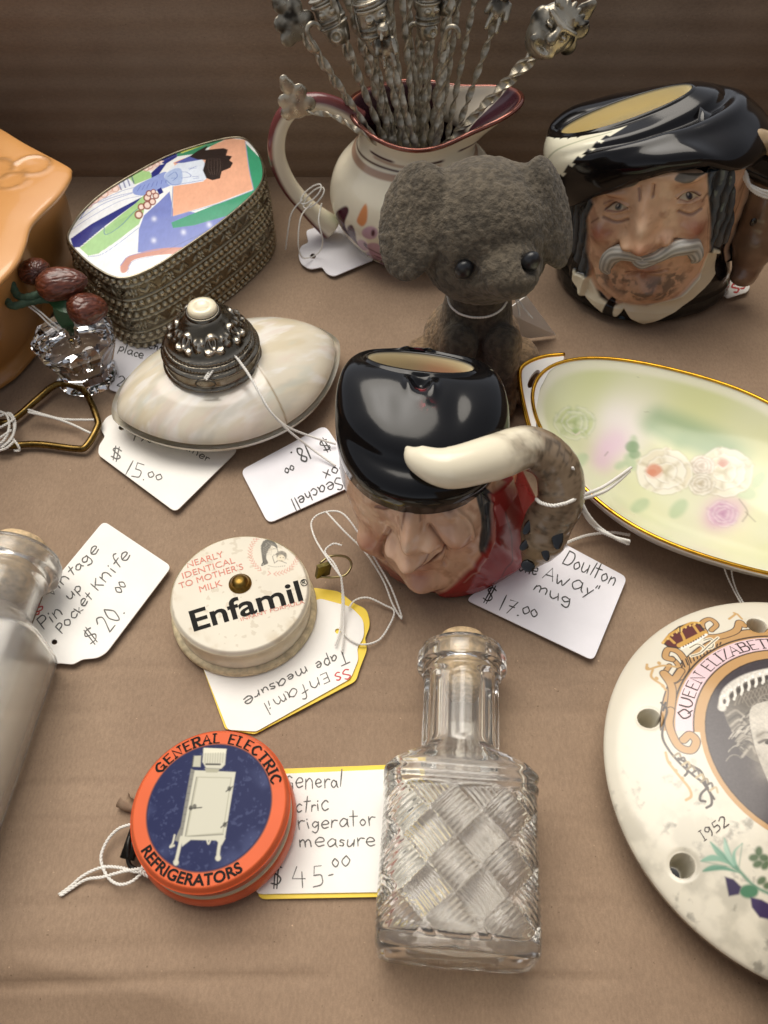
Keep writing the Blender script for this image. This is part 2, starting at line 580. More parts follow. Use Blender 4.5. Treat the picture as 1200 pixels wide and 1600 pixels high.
# ------------------------------------------------------------------ lettering: single-stroke letters swept as thin ribbons of ink
GL = {}
for row in """a|.6|~.48 .46 .28 .58 .06 .3 .2 .02 .44 .22 .49 .5;.5 .52 .5 .1 .58 0
b|.55|.08 1 .08 0;~.08 .4 .3 .58 .46 .3 .28 .02 .08 .1
c|.5|~.44 .48 .25 .58 .05 .3 .22 .0 .46 .1
d|.6|~.48 .45 .22 .55 .05 .25 .2 0 .46 .2;.5 1 .48 0
e|.54|~.06 .28 .45 .34 .42 .54 .22 .58 .05 .3 .2 .02 .48 .1
f|.42|~.44 .92 .3 1 .2 .8 .17 0;.02 .52 .38 .56
g|.58|~.46 .5 .22 .6 .06 .35 .22 .12 .46 .35;~.48 .58 .46 -.1 .3 -.35 .06 -.22
h|.56|.08 1 .08 0;~.08 .35 .28 .58 .44 .4 .46 0
i|.26|.1 .52 .12 0;.13 .74 .15 .8
k|.52|.08 1 .08 0;.42 .56 .1 .25 .46 0
l|.22|.12 1 .08 0
m|.82|.06 .55 .06 0;~.06 .35 .22 .58 .34 .4 .36 0;~.36 .35 .54 .58 .68 .4 .7 0
n|.58|.06 .55 .07 0;~.07 .35 .28 .58 .44 .38 .46 0
o|.54|~.26 .58 .06 .32 .24 0 .46 .28 .28 .58
p|.56|.08 .55 .06 -.38;~.08 .4 .28 .6 .46 .35 .28 .04 .08 .12
r|.44|.06 .55 .08 0;~.08 .3 .2 .52 .4 .5
s|.46|~.4 .5 .2 .58 .1 .42 .34 .24 .3 .02 .06 .06
t|.42|.2 .95 .18 0;.02 .6 .4 .62
u|.56|~.06 .55 .08 .1 .25 0 .44 .3;.46 .56 .47 0
v|.5|.04 .55 .22 0 .44 .56
w|.72|~.04 .55 .14 .02 .3 .3;~.3 .3 .42 .02 .66 .56
x|.48|.05 .55 .42 0;.42 .56 .04 .0
y|.54|.05 .56 .24 .1;.46 .58 .1 -.36
z|.5|.05 .55 .42 .55 .04 0 .45 .02
A|.7|0 0 .34 1 .64 0;.12 .36 .54 .38
B|.66|.1 0 .1 1;~.1 1 .5 .95 .5 .58 .1 .53;~.1 .53 .6 .5 .58 .05 .1 0
C|.7|~.6 .85 .35 1 .06 .5 .3 0 .62 .16
D|.74|.1 0 .1 1;~.1 1 .55 .92 .68 .5 .5 .06 .1 0
E|.6|.52 1 .1 1 .1 0 .54 0;.1 .52 .45 .52
F|.56|.52 1 .1 1 .1 0;.1 .52 .42 .52
G|.76|~.62 .84 .36 1 .06 .5 .32 0 .64 .2;.64 0 .64 .45 .42 .45
H|.74|.1 0 .1 1;.62 0 .62 1;.1 .52 .62 .52
I|.3|.15 0 .15 1
J|.45|~.34 1 .35 .3 .2 0 .04 .15
K|.66|.1 0 .1 1;.56 1 .12 .45;.26 .58 .6 0
L|.56|.1 1 .1 0 .52 0
M|.86|.1 0 .1 1 .43 .2 .76 1 .76 0
N|.76|.1 0 .1 1 .64 0 .64 1
O|.78|~.38 1 .06 .5 .38 0 .7 .5 .38 1
P|.6|.1 0 .1 1;~.1 1 .5 .98 .54 .6 .1 .48
Q|.78|~.38 1 .06 .5 .38 0 .7 .5 .38 1;.46 .22 .74 -.08
R|.68|.1 0 .1 1;~.1 1 .52 .98 .54 .58 .1 .5;.3 .5 .62 0
S|.58|~.5 .86 .28 1 .08 .78 .3 .52 .52 .26 .3 0 .06 .14
T|.64|.02 1 .62 1;.32 1 .32 0
U|.74|~.1 1 .1 .3 .37 0 .64 .3 .64 1
V|.68|.02 1 .32 0 .62 1
Y|.66|.02 1 .32 .5 .62 1;.32 .5 .32 0
Z|.62|.06 1 .56 1 .06 0 .58 0
0|.56|~.28 1 .05 .5 .26 0 .5 .5 .3 1
1|.34|.18 1 .16 0
2|.56|~.06 .8 .28 1 .48 .75 .08 .03;.08 .02 .52 .04
4|.58|.3 1 .04 .35 .54 .38;.44 .72 .38 -.1
5|.56|.5 1 .18 .98 .14 .56;~.14 .56 .45 .55 .44 .15 .06 .02
7|.56|.04 .92 .52 1 .2 -.1;.12 .48 .46 .52
8|.56|~.44 .85 .26 1 .1 .78 .4 .35 .28 0 .08 .22 .42 .7 .44 .85
9|.54|~.46 .75 .26 .98 .08 .72 .26 .5 .46 .75;~.47 .85 .44 .3 .3 0
$|.6|~.52 .82 .26 .92 .1 .7 .48 .36 .34 .1 .04 .16;.2 1.05 .16 -.1;.38 1.06 .34 -.1
.|.2|.08 0 .12 .03
'|.2|.12 1 .1 .78
"|.34|.12 1 .08 .72;.26 1.02 .22 .74
-|.4|.06 .3 .34 .32""".split('\n'):
    ch, w, st = row.split('|')
    strokes = []
    for q in st.split(';'):
        sm = q.startswith('~')
        a = np.array(q.strip('~').split(), float).reshape(-1, 2)
        strokes.append((catmull(a, 6) if sm else a, sm))
    GL[ch] = (float(w), strokes)
GL[' '] = (0.4, [])
def layout(text, jit=0.0, serif=False, space=0.06, seed=1):
    """strokes of a line of writing, cap height 1; returns (list of polylines, width)"""
    rs = np.random.RandomState(seed)
    x, out = 0.0, []
    for ch in text:
        w, st = GL[ch]
        k = 1 + jit * (rs.rand() - 0.5)
        dy, sl = jit * 0.25 * (rs.rand() - 0.5), jit * 0.5 * (rs.rand() - 0.5)
        for q, sm in st:
            q = q.copy()
            if jit:
                q = q + (rs.rand(*q.shape) - 0.5) * jit * (0.10 if not sm else 0.03)
            q = np.stack([q[:, 0] * k + q[:, 1] * sl + x, q[:, 1] * k + dy], 1)
            out.append(q)
            if serif:
                for e in ((q[0], q[1]), (q[-1], q[-2])):
                    if not sm and (abs(e[0][1]) < .06 or abs(e[0][1] - 1) < .06) and abs(e[0][1] - e[1][1]) > .3:
                        out.append(np.array([[e[0][0] - .11, e[0][1]], [e[0][0] + .11, e[0][1]]]))
        x += w * k + space
    return out, x - space
def ribbon(lines, width, mapf, lift0=0.006, contrast=0.0):
    parts = []
    for n, q in enumerate(lines):
        q = np.asarray(q, float)
        if len(q) == 2:
            q = np.array([q[0] + (q[1] - q[0]) * t for t in np.linspace(0, 1, 5)])
        t = np.gradient(q, axis=0)
        ln = np.linalg.norm(t, axis=1)[:, None] + 1e-9
        t = t / ln
        nn = np.stack([-t[:, 1], t[:, 0]], 1)
        w = width * (np.ones(len(q)) if contrast else .78 + .5 * vnoise(np.column_stack([q, 0 * q[:, 0] + n * 3.1]) , 5.0 / max(np.ptp(q, 0).max(), 1e-3)))
        if contrast:
            w = width * (1 - contrast * (1 - abs(t[:, 1])))
        q[0] -= t[0] * width * 0.3
        q[-1] += t[-1] * width * 0.3
        w[0] *= 0.7
        w[-1] *= 0.7
        L, R_ = q + nn * w[:, None] / 2, q - nn * w[:, None] / 2
        lift = lift0 + (n % 9) * 0.0004
        V = np.vstack([[mapf(a[0], a[1], lift) for a in L], [mapf(a[0], a[1], lift) for a in R_]])
        m = len(q)
        k = np.arange(m - 1)
        f = np.stack([k, k + m, k + m + 1, k + 1], 1)
        if np.cross(V[f[0][1]] - V[f[0][0]], V[f[0][2]] - V[f[0][0]])[2] < 0:
            f = f[:, ::-1]
        parts.append((V, [f]))
    return join(parts)
def write_px(text, p0, p1, h, jit=0.46, seed=1, serif=False, space=0.06):
    """strokes in photo pixels: baseline from p0 to p1, cap height h pixels"""
    st, w = layout(text, jit, serif, space, seed)
    p0, p1 = np.array(p0, float), np.array(p1, float)
    ex = (p1 - p0) / w
    up = np.array([ex[1], -ex[0]])
    up = up / np.linalg.norm(up) * h
    return [p0 + q[:, :1] * ex + q[:, 1:2] * up for q in st]
def bfont(text, align='CENTER', bold=0.0):
    """letters of the font that comes built in, as triangles; height about 1"""
    cu = bpy.data.curves.new('letters', 'FONT')
    cu.body = text
    cu.resolution_u = 4
    cu.offset = bold
    cu.align_x = align
    o = bpy.data.objects.new('letters', cu)
    COL.objects.link(o)
    dg = bpy.context.evaluated_depsgraph_get()
    me = bpy.data.meshes.new_from_object(o.evaluated_get(dg))
    V = np.array([v.co[:] for v in me.vertices])
    F = {}
    for p in me.polygons:
        F.setdefault(len(p.vertices), []).append(list(p.vertices))
    bpy.data.objects.remove(o)
    bpy.data.curves.remove(cu)
    bpy.data.meshes.remove(me)
    return V[:, :2], [np.array(f) for f in F.values()]
def up_faces(V, F):
    out = []
    for f in F:
        f = np.asarray(f)
        n = np.cross(V[f[:, 1]] - V[f[:, 0]], V[f[:, 2]] - V[f[:, 0]])[:, 2]
        f = f.copy()
        f[n < 0] = f[n < 0][:, ::-1]
        out.append(f)
    return out

# ================================================================== the cardboard box everything lies in
def cardboard(name, axis, ripple, dark=1.0):
    m = mat(name, '#8d755c', rough=0.82, bump=0.18, bscale=45, bdist=0.01)
    nt = m.node_tree
    b = nt.nodes['Principled BSDF']
    mp = next(n for n in nt.nodes if n.type == 'MAPPING')
    b.inputs['Specular IOR Level'].default_value = 0.25
    def noise(scale, detail=3, stretch=None):
        n = nt.nodes.new('ShaderNodeTexNoise')
        n.inputs['Scale'].default_value = scale
        n.inputs['Detail'].default_value = detail
        if stretch:
            m2 = nt.nodes.new('ShaderNodeMapping')
            m2.inputs['Scale'].default_value = stretch
            nt.links.new(mp.outputs[0], m2.inputs[0])
            nt.links.new(m2.outputs[0], n.inputs['Vector'])
        else:
            nt.links.new(mp.outputs[0], n.inputs['Vector'])
        return n.outputs['Fac']
    def ramp(src, a, ca, e, ce):
        r = nt.nodes.new('ShaderNodeValToRGB')
        r.color_ramp.elements[0].position = a
        r.color_ramp.elements[1].position = e
        r.color_ramp.elements[0].color = (*ca, 1)
        r.color_ramp.elements[1].color = (*ce, 1)
        nt.links.new(src, r.inputs[0])
        return r.outputs[0]
    def mult(a, c):
        x = nt.nodes.new('ShaderNodeMix')
        x.data_type = 'RGBA'
        x.blend_type = 'MULTIPLY'
        x.inputs[0].default_value = 1
        nt.links.new(a, x.inputs[6])
        nt.links.new(c, x.inputs[7])
        return x.outputs[2]
    base = ramp(noise(0.35, 5), 0.3, np.array([0.268, 0.186, 0.126]) * dark, 0.7, np.array([0.330, 0.234, 0.160]) * dark)
    fib = ramp(noise(16, 5, (1.0, 0.45, 1.0) if axis == 'x' else (0.45, 1, 1)), 0.32, (0.90, 0.895, 0.89), 0.68, (1.07, 1.07, 1.06))
    speck = ramp(noise(14, 2), 0.215, (0.30, 0.26, 0.22), 0.265, (1, 1, 1))
    lights = ramp(noise(11, 2), 0.755, (1, 1, 1), 0.80, (1.9, 1.9, 1.85))
    grain = ramp(noise(42, 2), 0.25, (0.90, 0.90, 0.89), 0.75, (1.09, 1.09, 1.09))
    nt.links.new(mult(mult(mult(mult(base, fib), speck), lights), grain), b.inputs['Base Color'])
    return m
CARD = cardboard('cardboard', 'x', 0)
CARDW = cardboard('cardboard wall', 'z', 0)
YB = 33.4
bx = Thing('cardboard_box', 'brown corrugated cardboard box whose floor and back wall carry all the trinkets', 'box', (0, 16, 0), kind='structure')
x = np.linspace(-16.5, 16.5, 200); y = np.linspace(0.2, YB, 330)
X, Y = np.meshgrid(x, y, indexing='ij')
pt = np.stack([X.ravel(), Y.ravel(), 0 * X.ravel()], 1)
Z = (fbm(pt * [0.25, 1.0, 1], 0.5, 3) - 0.5) * 0.10
for yc, a, w in ((8.9, -.035, .16), (7.0, -.03, .12), (3.4, -.035, .2), (12.6, -.02, .15), (22.9, -.02, .2), (2.75, -.06, .10), (10.2, -.025, .1), (4.3, -.03, .06), (6.1, -.025, .05), (11.4, -.02, .06), (9.6, -.02, .05)):
    Z += 1.6 * a * np.exp(-((pt[:, 1] - yc - 0.25 * (vnoise(pt, 0.3) - .5)) / w)**2) * sstep(0.25, .6, vnoise(pt * [1, 0, 0] + yc, .35))
Z += 0.005 * np.sin(2 * pi * pt[:, 1] / .86)
Z += 0.35 * np.exp(-(YB - pt[:, 1]) / 0.16)
Z -= .5 * np.clip(3.35 - .22 * (pt[:, 0] + 8.5) - pt[:, 1], 0, None) * sstep(-1.5, -4.5, pt[:, 0])
pt[:, 2] = Z - Z[(pt[:, 1] < 30)].max() * 0.55
bx.part('floor_panel', (pt, [gridf(200, 330)]), CARD)
HB = 8.4
z = np.linspace(-0.2, HB, 300)
X, Zz = np.meshgrid(x, z, indexing='ij')
q = np.stack([X.ravel(), 0 * X.ravel(), Zz.ravel()], 1)
rip = 0.014 * np.sin(2 * pi * q[:, 2] / 0.86) + 0.02 * (fbm(q * [0.3, 1, 1], 0.9, 3) - .5)
q[:, 1] = YB + rip + 0.10 * (fbm(q, 0.12, 2) - .5) + 0.02 * q[:, 2]
bx.part('back_panel', (q, [gridf(200, 300)]), CARDW)
bx.part('side_panel', box((-16.6, 16.6, 4.4), (0.35, 33.6, 9.2)), CARDW, smooth=False)
bx.part('side_panel', box((16.6, 16.6, 4.4), (0.35, 33.6, 9.2)), CARDW, smooth=False)
bx.part('front_panel', box((0, 0.15, 1.9), (33, 0.35, 4.0)), CARDW, smooth=False)
bx.part('side_panel', box((16.4, 3.2, 8.5), (0.35, 7, 13)), CARDW, smooth=False)  # taller panel added out of view to darken the near right corner
bx.part('front_panel', box((11.0, 0.0, 9.2), (11, 0.3, 11.0)), CARDW, smooth=False)  # another unseen panel, added to block light from the front right
bx.part('added_shade_flap', slab([(4.6, -2), (16.5, -2), (16.5, 5.2), (8.5, 5.2), (7.3, 1.45), (4.8, 1.35)], lambda u, v: 2.9 + .10 * (u - 7), .3), CARDW, smooth=False)  # flap added out of view to cast shade on the near right corner
# a small torn mouse-hole in the floor sheet: a curled flap of paper
cq = catmull([P(190, 1250, .16), P(198, 1256, .15), P(213, 1262, .10)], 8)
Vt, Ft = tube(cq, np.linspace(.20, .13, len(cq)), 16, caps=False)
Vt = Vt + ((fbm(Vt, 5, 2) - .5) * .09)[:, None] * np.array([1, .4, .6])
bx.part('torn_flap', (Vt, [f[(np.arange(len(f)) % 16) < 12] for f in Ft]), CARD)
link('ground', np.array([[-900, -900, -3], [900, -900, -3], [900, 900, -3], [-900, 900, -3.]]), [np.array([[0, 1, 2, 3]])],
     mat('asphalt', (0.05, 0.05, 0.05), 0.9, vary=0.3, vscale=0.3))['kind'] = 'structure'

# ================================================================== price tags with handwriting
PAPER = mat('tag card', '#efece5', 0.55, bump=0.06, bscale=30, vary=0.05, vscale=.8)
PAPER_C = mat('cool tag card', '#eceaee', 0.5, bump=0.06, bscale=30, vary=0.05, vscale=.8)
YEL = mat('yellow card', '#efcf36', 0.5, vary=0.05)
INK = mat('pen ink', '#26241f', 0.5)
PENCIL = mat('pencil', '#55534e', 0.55, vary=0.45, vscale=9)
REDINK = mat('red pen', '#c5322f', 0.5)
def tag(label, pts, z=0.08, slope=(0, 0), rad=6, hole=None, m=PAPER, texts=(), backing=None, name='price_tag', th=0.035, curl=0.0):
    pts = np.array(pts, float)
    c = pts.mean(0)
    zf = lambda u, v: z + slope[0] * (u - c[0]) + slope[1] * (v - c[1])
    b = P(c[0], c[1], 0)
    t = Thing(name, label, 'price tag', (b[0], b[1], 0), group='handwritten price tags in the box')
    mp = lambda u, v, zz: P(u, v, zz)
    if backing is not None:
        t.part('backing_card', slab(backing, lambda u, v: zf(u, v) - 0.05, 0.035, mapf=mp), YEL, smooth=False)
    t.part('card', slab(round_poly(pts, rad), zf, th, [circle2(hole, 4.6, 18, 4.2)] if hole else (), mapf=mp), m, smooth=False)
    wm = lambda u, v, l: P(u, v, zf(u, v) + th + l)
    for i, e in enumerate(texts):
        txt, p0, p1, h = e[:4]
        ink = e[4] if len(e) > 4 else INK
        wd = e[5] if len(e) > 5 else 1.9
        t.part('handwriting', ribbon(write_px(txt, p0, p1, h, seed=i * 7 + len(txt)), wd, wm), ink, smooth=False)
    return t, zf
tag('white scalloped tag priced 15.00 lying under the pearl shell box', [(166, 652), (156, 668), (164, 682), (155, 696), (153, 710), (274, 800), (372, 703), (300, 640), (190, 640)],
    0.10, (0, 0.0006), rad=[5, 5, 3, 3, 8, 9, 9, 5, 5], hole=(190, 668),
    texts=[('$', (172, 716), (190, 722), 20, PENCIL), ('15.', (193, 738), (226, 752), 21, PENCIL, 1.7), ('00', (229, 744), (252, 752), 11, PENCIL, 1.7),
           ('1900s', (206, 688), (262, 694), 12, PENCIL, 1.6), ('ainer', (284, 700), (326, 722), 12, PENCIL, 1.6)])
tag('white tag priced 18.00, its writing upside down, partly under the red coat mug', [(376, 735), (508, 664), (566, 752), (419, 818)],
    0.10, (0, -0.0008), rad=[10, 12, 6, 11], m=PAPER_C,
    texts=[('$', (509, 683), (494, 690), 21), ('18.', (480, 694), (453, 708), 21, INK, 2.4), ('00', (458, 726), (443, 733), 9), ('box', (540, 722), (503, 738), 15),
           ('Seachell', (532, 744), (452, 782), 17)])
tag('white tag for a pin up pocket knife priced 20.00 beside the frosted bottle', [(162, 814), (268, 885), (166, 1020), (152, 1028), (129, 1030), (114, 1038), (92, 1036), (78, 1038), (46, 988), (70, 925)],
    0.12, (0.0005, 0), rad=[9, 9, 9, 6, 4, 5, 4, 4, 6, 2], hole=(85, 1003),
    texts=[('Vintage', (80, 934), (156, 858), 17, PENCIL), ('Pin', (66, 984), (100, 958), 17, PENCIL), ('up', (108, 938), (130, 918), 17, PENCIL),
           ('Pocket', (96, 992), (146, 932), 15, PENCIL), ('Knife', (152, 924), (206, 868), 18, PENCIL), ('$', (143, 1010), (157, 994), 22, PENCIL),
           ('20.', (171, 990), (196, 956), 24, PENCIL), ('00', (187, 928), (198, 912), 11, PENCIL), ('S', (57, 962), (63, 956), 11, REDINK), ('S', (62, 956), (69, 949), 11, REDINK)])
tag('white tag on yellow card sticking out from under the cream tape measure', [(308, 1020), (356, 1140), (400, 1143), (548, 1060), (560, 1030), (558, 1012), (569, 995), (568, 968), (548, 948), (500, 935)],
    0.09, (0, 0), rad=[5, 5, 5, 8, 6, 5, 10, 10, 8, 5], hole=(528, 986),
    backing=round_poly([(304, 1008), (352, 1139), (398, 1147), (556, 1064), (563, 1042), (574, 1014), (570, 998), (579, 976), (573, 952), (552, 942), (530, 924), (490, 918)], [4, 4, 4, 6, 5, 8, 5, 10, 8, 6, 8, 5]),
    texts=[('Tape', (541, 1014), (492, 1036), 17, PENCIL), ('measure', (478, 1040), (378, 1092), 15, PENCIL), ('Enfamil', (512, 1050), (408, 1100), 19, PENCIL, 1.7),
           ('SS', (545, 1043), (522, 1053), 15, REDINK)])
tag('white tag on yellow card priced 45.00 beside the clear glass bottle', [(420, 1210), (650, 1200), (650, 1393), (398, 1397)],
    0.10, (0, 0), rad=[8, 8, 10, 12], backing=round_poly([(420, 1202), (660, 1193), (660, 1400), (402, 1405)], [8, 10, 12, 14]),
    texts=[('General', (446, 1233), (536, 1229), 24, PENCIL), ('Electric', (424, 1269), (514, 1266), 23, PENCIL), ('Refrigerator', (420, 1298), (588, 1290), 21, PENCIL),
           ('Tape', (392, 1327), (450, 1325), 20, PENCIL), ('measure', (468, 1323), (588, 1322), 20, PENCIL), ('$', (422, 1386), (442, 1385), 32, INK, 2.2), ('4', (456, 1384), (480, 1384), 36, PENCIL), ('5', (487, 1386), (508, 1385), 34, PENCIL),
           ('-', (513, 1372), (523, 1370), 18, PENCIL), ('00', (519, 1354), (548, 1352), 15, PENCIL)])
tag('white tag priced 17.00 half under the mug with the fox handle', [(728, 937), (860, 838), (980, 902), (927, 1032)],
    0.12, (0.0004, 0.0002), rad=[9, 6, 10, 10], m=PAPER_C,
    texts=[('Royal', (818, 838), (868, 864), 21), ('Doulton', (877, 880), (960, 916), 22), ('"Gone', (788, 884), (838, 900), 22), ('Away"', (847, 903), (934, 934), 22), ('mug', (832, 922), (892, 946), 18),
           ('$', (752, 938), (768, 944), 24), ('17', (776, 950), (802, 960), 22), ('.', (806, 960), (812, 962), 20), ('00', (814, 957), (840, 966), 13)])
tag('white tag written Czecho under the chased silver box beside the crystal holder', [(184, 512), (300, 528), (330, 600), (262, 640), (170, 608)],
    0.06, (0, 0), rad=4, m=PAPER_C,
    texts=[('SS', (186, 528), (200, 532), 10, REDINK, 1.6), ('Czecho', (204, 538), (256, 550), 13, INK, 1.5), ('place card', (184, 548), (262, 573), 11, INK, 1.5), ('Holder', (217, 580), (262, 596), 12, INK, 1.5), ('$', (168, 596), (178, 600), 16, INK, 1.5), ('20', (181, 602), (206, 610), 14, INK, 1.5)])
tag('blank white scalloped tag lying beside the pink jug', [(478, 360), (507, 351), (545, 345), (585, 405), (521, 432), (510, 427), (503, 417), (484, 421), (470, 412), (466, 398), (470, 384), (482, 379)],
    0.10, (0, 0), rad=[5, 3, 4, 4, 6, 3, 3, 8, 6, 6, 6, 3], hole=(489, 400), m=PAPER_C)
tag('small white tag marked SS in red at the foot of the moustached head mug', [(1110, 440), (1146, 428), (1166, 430), (1172, 448), (1168, 456), (1136, 466)],
    0.12, (0, 0), rad=[4, 4, 5, 5, 5, 4], texts=[('SS', (1146, 458), (1166, 449), 14, REDINK, 2.6)])
# the tag that leans against the grey dog
q = [P(822, 461, 2.3), P(868, 523, 0.12), P(806, 530, 0.08), P(788, 486, 1.9)]
n = np.cross(q[1] - q[0], q[3] - q[0]); n /= np.linalg.norm(n)
V = np.vstack([q, np.array(q) - n * 0.04])
t = Thing('price_tag', 'white tag leaning on edge against the right side of the grey dog', 'price tag', (q[2][0], q[2][1], 0), group='handwritten price tags in the box')
t.part('card', (V, [np.array([[0, 1, 2, 3], [7, 6, 5, 4], [0, 4, 5, 1], [1, 5, 6, 2], [2, 6, 7, 3], [3, 7, 4, 0]])]), PAPER, smooth=False)

# ================================================================== round tape measures
def type_px(text, p0, p1, h, mapf, bold=0.0, lift=0.010):
    V, F = bfont(text, 'LEFT', bold)
    lo, hi = V.min(0), V.max(0)
    p0, p1 = np.array(p0, float), np.array(p1, float)
    ex = (p1 - p0) / (hi[0] - lo[0])
    up = np.array([ex[1], -ex[0]])
    cap = 0.73
    up = up / np.linalg.norm(up) * h / cap
    q = p0 + (V[:, :1] - lo[0]) * ex + V[:, 1:] * up
    W3 = np.array([mapf(a, b, lift) for a, b in q])
    return W3, up_faces(W3, F)
def disc_surface(c, R, zf, nr=120, na=260):
    r = np.linspace(0, 1, nr)**0.8 * R
    a = np.linspace(0, 2 * pi, na, endpoint=False)
    A, Rr = np.meshgrid(a, r, indexing='ij')
    V = np.stack([c[0] + np.cos(A) * Rr, c[1] + np.sin(A) * Rr, zf(Rr)], -1).reshape(-1, 3)
    return V, [gridf(na, nr, True)]

# --- cream tape measure
ZT = 1.22
ce = P(375, 924, ZT); RE = 1.90
CREAM = mat('aged cream celluloid', '#e6dbc0', 0.42, spec=.2, attr=True, bump=0.05, bscale=6)
CREAMS = mat('cream celluloid side', '#ddd0b2', 0.4, coat=0.2, vary=0.1, vscale=3)
t = Thing('tape_measure', 'round cream tape measure with black and pink lettering and a brass rivet', 'tape measure', (ce[0], ce[1], 0.13))
zt = lambda r: ZT + 0.06 * (1 - (np.minimum(r, RE) / RE)**2) - 0.15 * sstep(RE - 0.13, RE, r)**1.6
V, F = disc_surface(ce, RE, zt, 150, 330)
cv = Canvas(V[:, :2], '#ded6c3', lambda u, v: P(u, v, ZT + .03), 0.010)
mott = fbm(V, 1.1, 4)
cv.c *= (0.93 + 0.14 * mott)[:, None]
rr = np.linalg.norm(V[:, :2] - ce[:2], axis=1)
cv.mix(np.arange(len(V)), sstep(.52, .72, fbm(V + 5, 2.3, 4)) * sstep(RE - .5, RE, rr) * .45, '#b59c74')
dirt = (fbm(V + 9, 7.0, 2) > .70)
cv.mix(np.where(dirt)[0], np.full(dirt.sum(), .25), '#a08a68')
PK = '#d08f7c'
for k in range(44):                         # laurel wreath
    a = 2 * pi * k / 44
    if abs(((a - 1.9 + pi) % (2 * pi)) - pi) < 0.12:
        continue
    u, v = 428 + 37 * cos(a), 864 + 33 * sin(a)
    sgn = 1 if cos(a) > 0 else -1
    du, dv = -sin(a) * sgn, cos(a) * sgn
    for sd in (-1, 1):
        cv.line([(u, v), (u - du * 4 + cos(a) * 3.2 * sd, v - dv * 4 + sin(a) * 3.2 * sd)], .022, PK, alpha=.9)
D = '#3c3a36'
cv.fill([(409, 868), (408, 852), (414, 843), (424, 842), (432, 850), (433, 856), (425, 852), (418, 862), (416, 872), (419, 880), (412, 882)], D, smooth=True, alpha=.85)
for i in range(6):
    cv.line([(411 + i * 2.4, 866 + (i % 2) * 2), (413 + i * 2.6, 852), (420 + i * 2, 846 + i)], .012, '#a9a294', alpha=.7)
cv.line([(412, 878), (409, 884), (414, 882)], .03, D)
cv.line([(432, 855), (434, 861), (431, 866), (426, 869), (429, 880)], .014, D)
cv.line([(427, 857), (431, 857)], .014, D)
cv.ell(440, 868, 8.5, 8, '#8f887a', alpha=.8)
cv.ell(439, 872, 6, 6, '#e0d4ba')
for i in range(7):
    cv.line([(433 + i * 2.2, 861 + abs(i - 3)), (434 + i * 2, 866 + abs(i - 3))], .014, D)
cv.line([(437, 871), (438.5, 871)], .016, D); cv.line([(442, 871), (443.5, 871)], .016, D); cv.line([(439, 876), (442, 876)], .012, D)
cv.line([(428, 880), (436, 876), (448, 880)], .014, D)
cv.line([(419, 884), (430, 886), (446, 884)], .012, '#8f887a')
t.part('top_disc', (V, F), CREAM, col=cv.c)
wm = lambda u, v, l: (lambda p: np.array([p[0], p[1], zt(np.linalg.norm(p[:2] - ce[:2])) + l]))(P(u, v, ZT + .03))
BLK = mat('black print', '#1c1b19', 0.6, spec=.1, vary=0.3, vscale=6)
PINK = mat('faded pink print', '#cf7a66', 0.5, vary=0.15, vscale=8)
t.part('lettering', type_px('Enfamil', (303, 986), (474, 937), 33, wm, 0.018), BLK, smooth=False)
t.part('lettering', join([type_px('NEARLY', (293, 887), (350, 870), 10, wm), type_px('IDENTICAL', (286, 904), (368, 880), 10, wm),
                          type_px("TO MOTHER'S", (281, 920), (381, 890), 10, wm), type_px('MILK', (313, 926), (348, 916), 10, wm),
                          type_px('INFANT FORMULA', (377, 971), (476, 942), 5.5, wm)]), PINK, smooth=False)
reg = ribbon([np.stack([475 + 5 * np.cos(a), 910 + 5 * np.sin(a)], 1) for a in [np.linspace(0, 2 * pi, 20)]] + write_px('R', (473, 913), (477.5, 911.5), 6, 0), 1.2, wm, .01)
t.part('lettering', reg, BLK, smooth=False)
t.part('case', lathe([(1.2, .16), (RE + .02, .17), (RE + .02, .30), (RE - .05, .36), (RE - .05, ZT - .2), (RE, ZT - .165), (RE - .01, ZT - .10)], 96, (ce[0], ce[1], 0)), CREAMS)
WORN = mat('worn cream rim', '#cdbd98', 0.5, vary=0.3, vscale=5, bump=.2, bscale=9)
t.part('bottom_rim', lathe([(1.0, .13), (RE + .06, .13), (RE + .11, .18), (RE + .11, .30), (RE + .05, .36), (RE - .04, .37)], 96, (ce[0], ce[1], 0)), WORN)
BRASS = mat('dark brass', '#8a6d35', 0.32, metal=1, vary=.3, vscale=6)
pr = P(375, 911, ZT + .1)
t.part('rivet', lathe([(.31, zt(.2) - .02), (.31, zt(.2) + .03), (.26, zt(.2) + .05), (.24, zt(.2) + .10), (.18, zt(.2) + .18), (.1, zt(.2) + .215), (0.001, zt(.2) + .23)], 36, (pr[0], pr[1], 0)), BRASS)
tabm = mat('olive brass', '#6d6237', .4, metal=.9, vary=.3, vscale=7)
a0 = P(494, 893, .75); a1 = P(503, 888, .72)
t.part('tape_end', box((a0 + a1) / 2 + [.12, 0, 0], (.42, .12, .5), rotm(0, .2, .5)), tabm, smooth=False)
t.part('pull_ring', tube(catmull([P(500, 880, .85), P(517, 869, .9), P(540, 870, .8), P(549, 882, .65), P(540, 898, .55), P(520, 902, .5), P(501, 901, .55)], 8), .035, 8), mat('ring wire', '#9a8c66', .3, metal=1))

